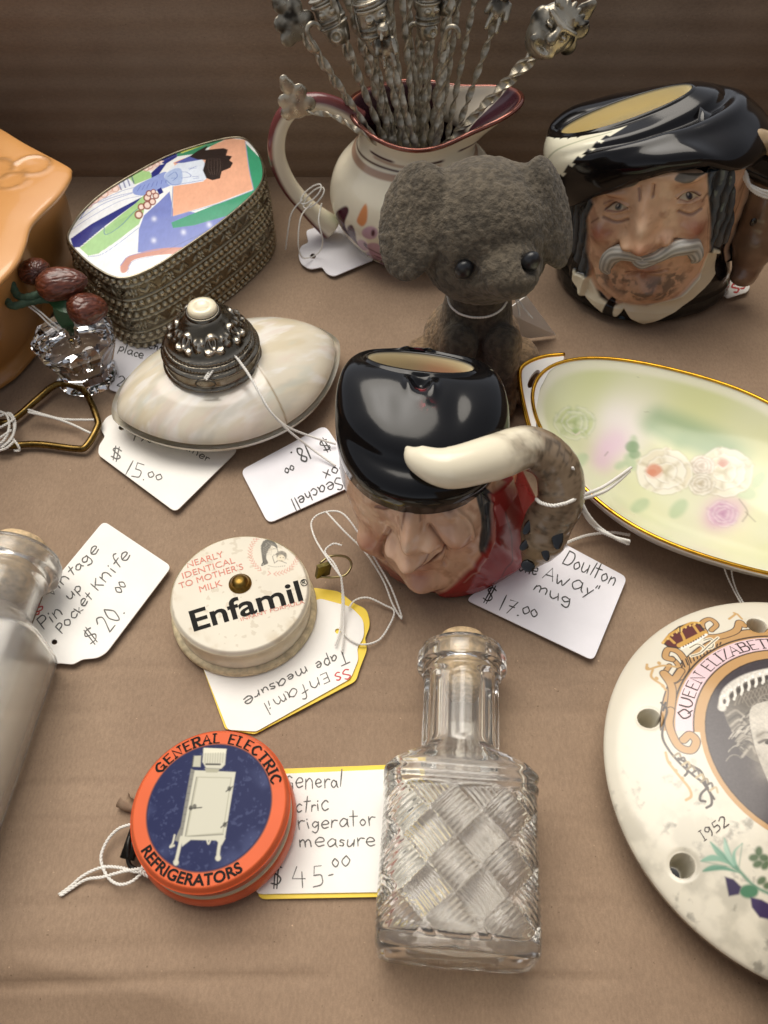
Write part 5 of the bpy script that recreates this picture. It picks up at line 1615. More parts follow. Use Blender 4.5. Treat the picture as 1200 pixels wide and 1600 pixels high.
stb = cv.mask([(960, 420), (1010, 430), (1060, 415), (1070, 430), (1040, 458), (1005, 462), (970, 450), (935, 430), (930, 415)], .15) * sstep(.42, .62, fbm(n3 + 3, 6, 3))
cv.mix(al, stb * .65, '#4e4a42')
for q in ([(946, 337), (966, 345), (985, 339)], [(1060, 327), (1077, 331), (1094, 323)], [(972, 374), (960, 388), (948, 402)], [(1052, 368), (1072, 374), (1086, 388)], [(1000, 292), (1003, 306)], [(1024, 286), (1022, 302)], [(980, 420), (1008, 418), (1040, 414)], [(990, 384), (998, 388), (1004, 385)], [(1014, 384), (1022, 386), (1030, 380)], [(930, 345), (940, 338)], [(1096, 312), (1104, 300)]):
    cv.line(q, .05, '#5f3422', soft=.045, alpha=.8)
for (u, v, a, ir) in ((966, 323, .06, '#6c675c'), (1076, 306, .06, '#3a2018')):
    cv.fill([(u - 15, v + 2), (u - 6, v - 4), (u + 6, v - 5), (u + 16, v - 1), (u + 6, v + 4), (u - 6, v + 5)], '#cbb99c', smooth=True)
    cv.ell(u + 1, v - .5, 5.2, 4.8, ir); cv.ell(u + 1, v - .5, 2.4, 2.4, '#14100e'); cv.ell(u - .5, v - 2, 1.0, 1.0, '#efe6d6')
    cv.line([(u - 17, v + 2), (u - 6, v - 6), (u + 6, v - 7), (u + 17, v - 2)], .07, '#57372a', alpha=.9); cv.line([(u - 14, v + 4), (u, v + 6), (u + 14, v + 1)], .04, '#8a5040', alpha=.7)
EB = '#55544a'
cv.fill([(936, 302), (945, 293), (970, 286), (1000, 279), (992, 288), (968, 294), (950, 300)], EB, smooth=True, alpha=.9)
cv.fill([(1054, 276), (1062, 268), (1082, 263), (1106, 260), (1098, 268), (1088, 272), (1074, 279), (1062, 279)], EB, smooth=True, alpha=.9)
hc_ = lin('#23282b') * (1 - strand.ravel()[:, None] * .8) + lin('#586065') * strand.ravel()[:, None] * .8
hmf = np.clip(cv.mask(hairL, .04) + cv.mask(hairR, .04) + back.ravel(), 0, 1)[:, None]
cv.c = cv.c * (1 - hmf) + hc_ * hmf
coat = sstep(.02, -.02, Zc.ravel() - np.interp(T.ravel(), np.linspace(-pi, pi, 60), np.array([ (2.1 if abs(a) > 1.35 else .35 + 1.75 * (abs(a) / 1.35)**1.5) for a in np.linspace(-pi, pi, 60)])))
cv.mix(al, coat * (1 - cv.mask(face, .03)), '#111111')
cv.fill([(868, 412), (903, 416), (925, 452), (962, 472), (1010, 474), (1056, 456), (1092, 422), (1114, 384), (1170, 372), (1175, 560), (860, 560)], '#111111')
cv.fill(colW, '#e6dcbf', smooth=False)
cv.fill([(1098, 500), (1112, 470), (1134, 440), (1146, 425), (1150, 440), (1140, 465), (1122, 490)], '#3f8a72', alpha=.9); cv.line([(1106, 492), (1126, 466), (1142, 440)], .12, '#6fb09a', alpha=.5)
cv.fill([(946, 480), (953, 466), (962, 466), (962, 488), (975, 482), (986, 496), (990, 506), (960, 502), (948, 494)], '#0f0f10', smooth=True)
cv.ell(972, 497, 5, 6, '#3d5a70', alpha=.9); cv.line([(962, 480), (963, 488)], .05, '#e0d8bb')
t = Thing('character_mug', 'large head mug with a white moustache and black feathered hat', 'mug', (KC[0], KC[1], 0))
t.part('head', join([(V, [gridf(680, 340, True)]), lathe([(.001, .05), (2.4, .04), (2.5, .0), (2.6, .05)], 60, (KC[0], KC[1], 0))]), CERAM, col=np.vstack([cv.c, np.tile(lin('#111111'), (240, 1))]))
# the moustache: two drooping tufts
def surf_pt(u, v, off):
    s, z = ck(u, v)
    a = s / KR
    i = np.argmin((T[:, 0] - a)**2); j = np.argmin((Zc[0] - z)**2)
    rr = r[i, j] + off
    return np.array([KC[0] + rr * sin(a), KC[1] - rr * cos(a), z])
rsurf = r
MOU = mat('white moustache glaze', '#d9d4c6', .2, attr=True)
parts = []
for pts, rad in (([(1005, 396), (986, 388), (972, 388), (958, 398), (952, 412), (956, 422)], [.12, .20, .24, .25, .20, .06]), ([(1005, 396), (1024, 392), (1044, 382), (1062, 376), (1078, 380), (1082, 394), (1076, 404)], [.12, .18, .22, .26, .27, .20, .05]),
                 ([(992, 392), (1005, 400), (1026, 396)], [.12, .2, .12])):
    q = catmull(np.array([surf_pt(u, v, .10) for u, v in pts]), 14)
    rd = np.interp(np.linspace(0, 1, len(q)), np.linspace(0, 1, len(rad)), rad)
    V, F = tube(q, rd * 1.15, 36)
    nn = len(q) * 36
    k = np.tile(np.linspace(0, 2 * pi, 36, endpoint=False), len(q)); l = np.repeat(np.arange(len(q)), 36)
    gro = .5 + .5 * np.sin(k * 9 + l * .10 + 4 * vnoise(np.repeat(q, 36, 0), 2.5))
    V[:nn] += (V[:nn] - np.repeat(q, 36, 0)) * (.10 * (gro - .5))[:, None]
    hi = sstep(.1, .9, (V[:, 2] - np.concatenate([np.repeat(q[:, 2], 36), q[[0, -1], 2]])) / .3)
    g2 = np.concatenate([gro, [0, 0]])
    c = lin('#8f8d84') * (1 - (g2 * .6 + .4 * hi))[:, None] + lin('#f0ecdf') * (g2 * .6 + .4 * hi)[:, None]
    parts.append((V, F, c))
t.part('moustache', join(parts), MOU)
# the hat
pxs = [(878, 330), (890, 318), (915, 306), (940, 293), (997, 273), (1042, 263), (1105, 254), (1140, 262)]
ang = [ck(*p)[0] / KR for p in pxs]; hz = [ck(*p)[1] for p in pxs]
th = np.linspace(-pi, pi, nth, endpoint=False)
zl = np.interp(th, [-pi, -1.9] + ang + [1.9, pi], [5.1, 4.7] + hz + [5.5, 5.1])
for _ in range(20):
    zl = (np.roll(zl, 1) + 2 * zl + np.roll(zl, -1)) / 4
dv2 = np.stack([np.sin(th), -np.cos(th), 0 * th], 1)
lf = np.exp(-((th + 1.25) / .75)**2)
low = np.stack([KC[0] + (2.98 + .42 * lf) * np.sin(th), KC[1] - (2.98 + .42 * lf) * np.cos(th), zl - .05 - .25 * lf], 1)
rim = np.stack([7.95 + 2.12 * np.sin(th), 27.15 - 1.0 * np.cos(th) + .1 * np.sin(th), 6.50 + .72 * np.sin(th) + .17 * np.cos(th)], 1)
lowin = low - dv2 * .45 + [0, 0, .12]
p1 = low + dv2 * (.50 + .25 * lf)[:, None] + np.array([0, 0, 1.0]) * (.75 - .1 * lf)[:, None]
p2 = rim + dv2 * (.9 + .6 * (np.sin(th) > 0) * np.sin(th)**2)[:, None] + np.array([0, 0, 1.0]) * (.02 - .05 * np.sin(th))[:, None]
body = bez(low, p1, p2, rim, np.linspace(0, 1, nt_))
und = np.stack([lowin, lowin * .35 + low * .65 - [0, 0, .05]], 1)
inn = np.stack([rim - dv2 * .06 + [0, 0, .04], rim - dv2 * .12 + [0, 0, .02], rim - dv2 * .16 - [0, 0, .06], rim - dv2 * .18 - [0, 0, .4], rim - dv2 * .25 - [0, 0, .8], np.column_stack([7.95 + 0 * th, 27.15 + 0 * th, 5.6 + 0 * th])], 1)
G = np.concatenate([und, body, inn], 1); nv = G.shape[1]
V = G.reshape(-1, 3); N = outward(V, nth, nv)
tt = np.tile(np.concatenate([[-.1, -.05], np.linspace(0, 1, nt_), [1.1] * 6]), (nth, 1)).ravel(); TH = np.repeat(th, nv); on = (tt >= 0) & (tt <= 1)
d = (fbm(V, .55, 2) - .5) * .22 - .20 * np.exp(-((tt - .66 - .12 * np.sin(TH + .6)) / .05)**2) * np.exp(-((TH - .6) / 1.3)**4) + .10 * np.exp(-((tt - .55 - .1 * np.sin(TH + .6)) / .07)**2) * np.exp(-((TH - .6) / 1.3)**4)
V = V + N * (d * on)[:, None]
k = np.tile(np.concatenate([np.zeros(2 + nt_), [0, .2, .95, 1, 1, 1]]), (nth, 1)).ravel()[:, None]
HATV, HATT, HATTH = V, tt, TH
hv = Canvas(np.stack([TH * 3.4, tt * 4.2], 1), '#0e0c0d', None, .03)
FW = '#e6e0c6'
# plume on the left of the hat, with a notched edge
pl = [(-1.85, .30), (-1.35, .26), (-1.05, .42), (-.80, .56), (-.55, .70), (-.30, .84), (-.08, .955), (-.40, .93), (-.75, .92), (-1.1, .91), (-1.5, .86), (-1.85, .74)]
hv.fill([(a * 3.4, b * 4.2) for a, b in pl], FW)
for j in range(7):
    a, b = -1.30 + j * .15, .24 + j * .085
    hv.fill([((a - .09) * 3.4, (b + .02) * 4.2), ((a + .01) * 3.4, (b + .095) * 4.2), ((a + .075) * 3.4, (b + .02) * 4.2), ((a + .02) * 3.4, (b - .03) * 4.2)], '#0e0c0d')
for j in range(6):
    a, b = -1.62 + j * .17, .885 + j * .008
    hv.fill([((a - .07) * 3.4, (b + .05) * 4.2), ((a - .02) * 3.4, (b - .045) * 4.2), ((a + .07) * 3.4, (b + .03) * 4.2)], '#0e0c0d')
hv.line([(a * 3.4, b * 4.2) for a, b in ((-.3, .90), (-.7, .82), (-1.1, .70), (-1.45, .52), (-1.7, .50), (-1.72, .58))], .09, '#a9ab8e', alpha=.8)
c = hv.c * (1 - k) + lin('#e3d3a4') * k
c[~on & (k[:, 0] < .5)] = lin('#0e0c0d')
t.part('feathered_hat', (V, [gridf(nth, nv, True)]), BLACKG, col=c)
# handle: a black strap off the hat, a tan knot and a donkey head below
hp = catmull(np.array([PY(1078, 205, 26.0), PY(1120, 215, 26.0), PY(1152, 238, 25.8), PY(1190, 260, 25.8), PY(1240, 280, 25.9)]), 12)
hs = t.part('strap_handle', tube(hp, np.interp(np.linspace(0, 1, len(hp)), [0, .3, 1], [.75, .52, .5]), 22), mat('strap glaze', '#100e0e', .15))
TAN = mat('tan glaze', '#a08764', .25, coat=.5, vary=.35, vscale=2.5)
t.part('strap_end', tube(catmull(np.array([PY(1168, 216, 25.6), PY(1196, 222, 25.5), PY(1240, 240, 25.5)]), 8), [.12] + [.34] * 15 + [.34], 18), TAN)
DON = mat('donkey glaze', '#6b5240', .3, coat=.5, attr=True, bump=.1, bscale=4)
dh = [PY(1205, 280, 26.3), PY(1195, 330, 26.0), PY(1180, 380, 25.8), PY(1165, 425, 25.6)]
def fd(p):
    d = smin(sd_cap(p, dh[0], dh[2], .72, .74), sd_cap(p, dh[2], dh[3], .72, .46), .3)
    d = smin(d, sd_cap(p, dh[0] + [.3, 0, .2], dh[0] + [1.6, .2, .9], .35, .2), .2)
    e = PY(1176, 346, 25.2)
    d = -smin(-d, np.linalg.norm(p - (e + [-.1, -.05, 0]), axis=1) - .10, .12)
    return smin(d, sd_ell(p, PY(1160, 432, 25.3), (.42, .4, .34)), .2) - (fbm(p, 1.8, 2) - .5) * .12
allp = np.array(dh)
V, F = isosurf(fd, allp.min(0) - 1.3, allp.max(0) + [2.4, 1.3, 1.8], .075)
g = fbm(V, 1.4, 4)[:, None]
c = lin('#4d3929') * (1 - g) + lin('#9a7a5e') * g
mz = np.exp(-(np.linalg.norm(V - PY(1162, 430, 25.4), axis=1) / .7)**2)[:, None]; c = c * (1 - mz * .5) + lin('#8c6a58') * mz * .5
t.part('donkey_head', (V, F), DON, col=c)
t.part('donkey_eye', ellipsoid(PY(1177, 347, 25.12), (.12, .08, .16)), BK)

# ================================================================== grey flocked dog
hc3 = PY(757, 352, 21.2)
def dpt(u, v, y):
    return PY(u, v, y)
face_d = np.array([.30, -.93, -.20]); face_d /= np.linalg.norm(face_d)
rt = np.cross(face_d, [0, 0, 1.]); rt /= np.linalg.norm(rt)
upd = np.cross(rt, face_d)
RH = np.stack([rt, -face_d, upd], 1)
mz = dpt(798, 428, 19.3)
eL, eR = None, None
ear1 = [dpt(676, 290, 21.3), dpt(644, 348, 20.8), dpt(652, 400, 20.4)]
ear2 = [dpt(830, 284, 21.5), dpt(860, 335, 21.2), dpt(856, 384, 21.0)]
nk = np.array([hc3[0] + .1, 21.4, 4.0])
bd = np.array([3.0, 21.4, 2.0])
legs = [(np.array([2.35, 20.2, 2.6]), np.array([2.25, 19.9, .35])), (np.array([3.75, 20.2, 2.6]), np.array([3.95, 19.95, .35]))]
def fdog(p):
    d = sd_ell(p, hc3 + upd * .05 + rt * .05, (1.95, 1.88, 1.80), RH)
    d = smin(d, sd_ell(p, hc3 - upd * .75 + face_d * .50, (1.84, 1.50, 1.18), RH), .4)
    d = smin(d, sd_ell(p, mz - face_d * .30, (.90, 1.05, .72), RH), .18)
    d = smin(d, sd_ell(p, mz - upd * .42 - face_d * .55, (1.15, .9, .55), RH), .25)
    for e in ((eL, eR) if eL is not None else ()):
        d = -smin(-d, np.linalg.norm(p - (e + face_d * .10), axis=1) - .30, .18)
    for e, w in ((ear1, 1.0), (ear2, .86)):
        ax = e[2] - e[0]; L = np.linalg.norm(ax); ax = ax / L
        nn = np.array([-.62, -.62, .48]) if w == 1.0 else np.array([.78, -.45, .43])
        nn = nn - ax * nn.dot(ax); nn /= np.linalg.norm(nn)
        Re = np.stack([np.cross(ax, nn), nn, ax], 1)
        d = smin(d, sd_ell(p, e[1], (1.16 * w, .36, L * .62 + .44), Re), .12)
        d = smin(d, sd_cap(p, e[0] + (hc3 - e[0]) * .25, e[0], .6, .5), .25)
    b = sd_cap(p, nk, bd, .95, 1.28)
    b = smin(b, sd_ell(p, np.array([3.0, 22.0, 1.3]), (1.65, 1.5, 1.25)), .4)
    for a, c in legs:
        b = smin(b, sd_cap(p, a, c, .62, .46), .15)
        b = smin(b, sd_ell(p, c + [0, -.25, -.02], (.46, .62, .33)), .12)
    for sx in (-1, 1):
        b = smin(b, sd_ell(p, np.array([3.0 + sx * 1.72, 21.2, .75]), (.62, 1.1, .75)), .18)
        b = smin(b, sd_ell(p, np.array([3.0 + sx * 1.85, 20.15, .38]), (.42, .62, .36)), .15)
    return smin(d, b, .22)
eL, eR = [hit(fdog, u, v) for u, v in ((725, 420), (829, 407))]
V, F = isosurf(fdog, (-.6, 18.4, -.02), (6.6, 24.4, 8.6), .058)
N = np.zeros_like(V)
for f_ in F:
    nn = np.cross(V[f_[:, 1]] - V[f_[:, 0]], V[f_[:, 2]] - V[f_[:, 0]])
    for k in range(4):
        np.add.at(N, f_[:, k], nn)
N /= np.linalg.norm(N, axis=1)[:, None] + 1e-9
if (N * (V - V.mean(0))).sum() < 0:
    N = -N; F = [f_[:, ::-1] for f_ in F]
g = fbm(V, 8.5, 2)
hd_ = sstep(3.6, 4.6, V[:, 2])
V = V + N * ((g - .5) * (.05 + .02 * hd_) + (fbm(V + 9, 2.2, 2) - .5) * .05)[:, None]
tone = fbm(V, .7, 3)[:, None]
c = lin('#4c453a') * (1 - tone) + lin('#685d4c') * tone
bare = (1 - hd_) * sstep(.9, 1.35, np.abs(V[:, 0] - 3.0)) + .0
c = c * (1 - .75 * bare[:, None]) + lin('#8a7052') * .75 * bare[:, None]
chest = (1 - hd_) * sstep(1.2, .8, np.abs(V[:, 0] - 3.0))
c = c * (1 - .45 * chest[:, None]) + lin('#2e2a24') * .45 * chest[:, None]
c *= (.72 + .56 * sstep(.35, .65, g))[:, None]  # shade of the pits put into the colour, bumps lighter
FLOCK = mat('worn grey flocking', '#5c554a', .95, attr=True, bump=.9, bscale=11, bdist=.075, sheen=.08)
t = Thing('dog_figurine', 'grey flocked puppy figurine with floppy ears and button eyes', 'figurine', (3.0, 21.2, 0))
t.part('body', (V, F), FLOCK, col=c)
EYE = mat('dull black bead', '#1c1c1e', .35)
for e in (eL, eR):
    t.part('eye', ellipsoid(e + face_d * .02, (.27, .22, .30), 28, 18, RH), EYE)

# ================================================================== pink lustre jug
JC = (1.15, 29.6); JR = 3.15
cj = lambda u, v: cyl(u, v, JC[0], JC[1], JR)
prof = catmull([(2.0, .0), (2.3, .05), (2.5, .3), (2.9, .85), (3.2, 1.6), (3.24, 2.2), (3.0, 2.95), (2.5, 3.55), (2.18, 3.95), (2.06, 4.25), (2.04, 4.6), (2.14, 5.0), (2.24, 5.18)], 14)
inner = catmull([(2.20, 5.23), (2.12, 5.20), (2.02, 5.0), (1.90, 4.4), (1.98, 4.0), (2.4, 3.4), (2.8, 2.4), (2.4, 1.2), (1.4, .5), (.01, .45)], 8)
pf = np.vstack([prof, inner])
n = 520
a = np.linspace(-pi, pi, n, endpoint=False)      # 0 faces the viewer, + to the right
A, K = np.meshgrid(a, np.arange(len(pf)), indexing='ij')
Rr, Zz = pf[:, 0][K].copy(), pf[:, 1][K].copy()
spo = np.exp(-((A - 1.62) / .50)**2) * sstep(3.7, 5.2, Zz)**1.3
hdl = np.exp(-((A + 1.62) / .60)**2) * sstep(4.2, 5.2, Zz)**1.3
frt = np.exp(-(A / .7)**2) * sstep(4.0, 5.2, Zz)
Rr += 1.55 * spo + .18 * hdl
Zz += .42 * spo + .18 * hdl - .22 * frt
V = np.stack([JC[0] + Rr * np.sin(A), JC[1] - Rr * np.cos(A), Zz], -1).reshape(-1, 3)
cv = Canvas(np.stack([(A * JR).ravel(), Zz.ravel()], 1), '#e9e0c8', cj, .05)
onout = (K < len(prof)).ravel()
def zline(z, w, a0, a1, col, alpha=1.0, wob=.03):
    zc = z + wob * np.sin(A.ravel() * 3 + z * 7)
    m = (1 - sstep(w / 2 - .03, w / 2 + .03, np.abs(Zz.ravel() - zc))) * sstep(a0, a0 + .12, A.ravel()) * (1 - sstep(a1 - .12, a1, A.ravel())) * onout
    cv.mix(np.arange(len(V)), m * alpha, col)
zline(3.82, .20, -9, 9, '#a07a62', .85); zline(4.02, .06, -2.2, -.1, '#4a2a20'); zline(4.0, .05, .2, 1.0, '#4a2a20'); zline(4.22, .10, -.9, .5, '#b08a70', .7)
zline(4.34, .08, -1.0, -.35, '#4a2028'); zline(4.32, .09, -.05, .55, '#40202a'); zline(4.45, .08, .75, 1.5, '#4a2028')
P1, P2 = '#4c2230', '#bb8fa6'
cv.ell(521, 335, 5, 13, '#8bb06c', rot=-.1)
cv.fill([(530, 330), (540, 322), (546, 330), (542, 350), (546, 372), (536, 362), (528, 345)], P1, smooth=True)
cv.fill([(545, 355), (553, 350), (558, 362), (556, 380), (562, 395), (550, 380), (544, 368)], P1, smooth=True)
cv.fill([(561, 335), (566, 322), (572, 330), (574, 345), (568, 352), (560, 345)], '#d8905e', smooth=True)
for (u, v, a_, b_) in ((580, 362, 12, 10), (565, 385, 10, 11), (585, 390, 14, 12), (575, 408, 14, 12), (600, 410, 18, 13), (610, 385, 14, 14), (590, 432, 18, 10)):
    cv.ell(u, v, a_, b_, P2, alpha=.85)
cv.ell(585, 362, 3, 5, P1); cv.ell(570, 383, 3, 4, P1)
for q in ([(570, 388), (600, 405), (625, 412)], [(585, 420), (605, 412)], [(590, 410), (580, 405)], [(575, 420), (600, 432)]):
    cv.line(q, .08, P1, alpha=.9)
cv.fill([(530, 372), (545, 390), (560, 402), (556, 408), (535, 390)], '#a88a4a', alpha=.8, smooth=True)
cv.ell(556, 405, 6, 4, P1, alpha=.8)
z_ = Zz.ravel()
inn = (~onout) * 1.0
cv.mix(np.arange(len(V)), inn, '#3c2029')
pt_ = inn * (np.abs(A.ravel() - 2.25) < .42) * (z_ > 3.9); cv.mix(np.arange(len(V)), np.clip(pt_, 0, 1) * .9, '#cfc5b4')
rimw = sstep(.16, .08, np.abs(K.ravel() - len(prof) + 2) / 60.)
rimm = np.exp(-((K.ravel() - len(prof) + 1) / 9.)**4) * sstep(4.2, 4.6, z_)
lus = lin('#8a5440') * np.ones((len(V), 1)); g = fbm(V, 1.5, 3)[:, None]
lus = lin('#6b3a44') * (1 - g) + lin('#a8694a') * g
cv.c = cv.c * (1 - rimm[:, None]) + lus * rimm[:, None]
cv.c *= (.93 + .12 * fbm(V, .8, 3))[:, None]
GLZW = mat('cream glaze', '#e9e0c8', .14, attr=True, sss=.06, bump=.04, bscale=1.5, bdist=.05)
t = Thing('lustre_jug', 'cream jug with copper lustre rim and pink flowers, full of metal picks', 'jug', (JC[0], JC[1], 0))
t.part('jug_body', (V, [gridf(n, len(pf), True)]), GLZW, col=cv.c)
LUS = mat('copper lustre', '#7c4638', .16, metal=.75, coat=.6, vary=.35, vscale=1.6)
ra = np.linspace(-pi, pi, 260, endpoint=False)
k0 = len(prof) - 1
rv = V.reshape(n, len(pf), 3)[::2, k0]
t.part('lustre_rim', tube(np.vstack([rv, rv[:1]]), .085, 10, caps=False), LUS)
hpts = [(562, 190), (535, 172), (497, 160), (458, 168), (436, 200), (433, 245), (452, 290), (485, 328), (518, 356)]
hpath = catmull(np.array([PY(u, v, 29.3) for u, v in hpts]), 12)
hr_ = np.interp(np.linspace(0, 1, len(hpath)), [0, .15, .5, .85, 1], [.40, .34, .32, .34, .5])
V, F = tube(hpath, hr_, 30, flat=1.0)
ctr = np.vstack([np.repeat(hpath, 30, 0), hpath[:1], hpath[-1:]])
hcn = PY(495, 250, 29.3)
outw = ctr - hcn; outw[:, 1] = 0; outw /= np.linalg.norm(outw, axis=1)[:, None]
w = sstep(.15, .45, ((V - ctr) * outw).sum(1) / .33)[:, None]
t.part('jug_handle', (V, F), GLZW, col=lin('#e6dcc4') * (1 - w) + lin('#74403f') * w)

# ================================================================== metal cocktail picks standing in the jug
PEW = mat('tarnished pewter', '#8d8676', .33, metal=.82, attr=True, bump=.25, bscale=14, bdist=.03, rvary=.1)
PEWS = mat('twisted pewter wire', '#b8af9c', .36, metal=.8, vary=.3, vscale=5)
def tarn(V, k=1.0, hi=None):
    g = fbm(V, 4.0, 3) if hi is None else hi
    g = np.clip(g * k, 0, 1)[:, None]
    return lin('#2c2720') * (1 - g) + lin('#c2b9a6') * g
def frame_of(d):
    d = d / np.linalg.norm(d)
    toward = np.array([0, 0, CAM_H]) - np.array([0, 29., 6.])
    f = toward - d * toward.dot(d); f /= np.linalg.norm(f)
    return np.stack([np.cross(f * -1, d), -f, d], 1)       # x across, -y towards the viewer, z along the pick
def head_relief(kind, seed):
    """a cast figure, modelled as a small solid: local z up the pick"""
    rs = np.random.RandomState(seed)
    if kind == 'totem':
        def f(p):
            d = sd_ell(p, (0, 0, .55), (.40, .30, .95))
            d = np.maximum(d, np.abs(p[:, 2] - .55) - .72)
            d = smin(d, sd_ell(p, (0, -.22, .12), (.24, .20, .22)), .06)
            for z in (.36, .52, .95, 1.12):
                d = np.minimum(d, np.maximum(np.hypot(p[:, 0], p[:, 1] * 1.2) - .43, np.abs(p[:, 2] - z) - .035))
            for sx in (-1, 1):
                d = smin(d, sd_ell(p, (sx * .16, -.27, .74), (.11, .08, .09)), .03)
            d = -smin(-d, sd_ell(p, (0, -.40, .12), (.12, .14, .12)), .03)
            return d
        return isosurf(f, (-.6, -.6, -.4), (.6, .5, 1.5), .03)
    if kind == 'mask':
        def f(p):
            d = sd_ell(p, (0, 0, .50), (.46, .30, .62))
            d = smin(d, sd_cap(p, (0, -.26, .75), (0, -.36, .45), .07, .12), .06)
            for sx in (-1, 1):
                d = -smin(-d, sd_ell(p, (sx * .20, -.30, .62), (.13, .12, .08)), .04)
                d = smin(d, sd_ell(p, (sx * .20, -.27, .62), (.09, .08, .045)), .02)
                d = smin(d, sd_cap(p, (sx * .06, -.30, .76), (sx * .36, -.2, .80), .06, .05), .03)
                d = smin(d, sd_ell(p, (sx * .44, 0, .55), (.1, .12, .2)), .05)
            d = -smin(-d, sd_ell(p, (0, -.34, .22), (.18, .14, .07)), .03)
            d = smin(d, np.abs(np.hypot(p[:, 0], (p[:, 2] - .22) * 1.8) - .22) * .5 + np.abs(p[:, 1] + .24) - .06, .03)
            for k in range(-3, 4):
                d = smin(d, sd_cap(p, (k * .11, -.12, .98), (k * .15, 0, 1.16 - abs(k) * .03), .07, .05), .03)
            return d
        return isosurf(f, (-.7, -.6, -.3), (.7, .5, 1.4), .03)
    if kind == 'figure':
        def f(p):
            d = sd_ell(p, (0, 0, .30), (.26, .2, .36))
            d = smin(d, sd_ell(p, (.02, -.05, .78), (.2, .2, .22)), .06)
            for sx in (-1, 1):
                d = smin(d, sd_cap(p, (sx * .22, -.05, .5), (sx * .30, -.22, .2), .09, .07), .04)
                d = smin(d, sd_cap(p, (sx * .1, 0, .9), (sx * .24, 0, 1.12), .06, .02), .03)
                d = smin(d, sd_cap(p, (sx * .12, -.1, .1), (sx * .16, -.22, -.18), .1, .07), .04)
            d = smin(d, sd_cap(p, (0, -.22, .74), (0, -.3, .66), .06, .05), .03)
            return d + (fbm(p, 6, 2) - .5) * .05
        return isosurf(f, (-.55, -.5, -.4), (.55, .45, 1.3), .032)
    if kind == 'leaf':
        def f(p):
            d = sd_ell(p, (0, 0, .35), (.40, .07, .42))
            for k, (x, z, r) in enumerate(((-.34, .25, .22), (.34, .22, .22), (-.28, .62, .2), (.26, .66, .22), (0, .95, .22), (0, 1.15, .15))):
                d = smin(d, sd_ell(p, (x, 0, z), (r, .065, r * 1.05)), .04)
            return d + (fbm(p, 4, 2) - .5) * .035
        return isosurf(f, (-.75, -.25, -.25), (.75, .25, 1.5), .032)
    q = catmull([(0, 0, -.2), (0, 0, .2), (.08, 0, .48), (.28, 0, .56), (.44, 0, .42), (.46, 0, .22)], 8)     # hook
    return tube(q, np.interp(np.linspace(0, 1, len(q)), [0, 1], [.10, .07]), 10)
HEADS = {}
def pick(top, rimp, kind, label, scale=1.0, below=3.2, roll=0.0, extra=None):
    T_ = PY(*top); R_ = PY(*rimp)
    d = T_ - R_; L = np.linalg.norm(d); d /= L
    B_ = R_ - d * min(below, (R_[2] - .75) / max(d[2], .2))
    t = Thing('cocktail_pick', label, 'cocktail pick', (B_[0], B_[1], B_[2]), group='metal cocktail picks standing in the jug')
    m = int(np.linalg.norm(T_ - B_) / .03)
    w = np.linspace(0, 1, m)[:, None]
    sag = np.cross(d, [0, 1, 0]) * (.12 * roll)
    path = B_ * (1 - w) + T_ * w + sag * np.sin(pi * w)
    s = np.linspace(0, np.linalg.norm(T_ - B_), m)
    tw = 11.0 * sstep(.0, 1.2, (s.max() - 1.6) - s + 0.6)
    t.part('twisted_shaft', tube(path, .150 * scale**.5, 4, True, .34, 4.2, True), PEWS, smooth=False)
    if kind not in HEADS:
        HEADS[kind] = head_relief(kind, 3)
    V, F = HEADS[kind]
    Rm = frame_of(d) @ rotm(0, 0, roll)
    cl = tarn(V, 1.0, sstep(.30, .62, fbm(V * 1.0, 3.0, 3)) * .6 + .4 * sstep(-.1, -.35, V[:, 1])) if kind != 'hook' else tarn(V, 1.5)
    t.part('figure_head' if kind != 'hook' else 'hooked_end', (V @ (Rm.T * scale) + T_ - d * .12, F), PEW, col=cl)
    return t
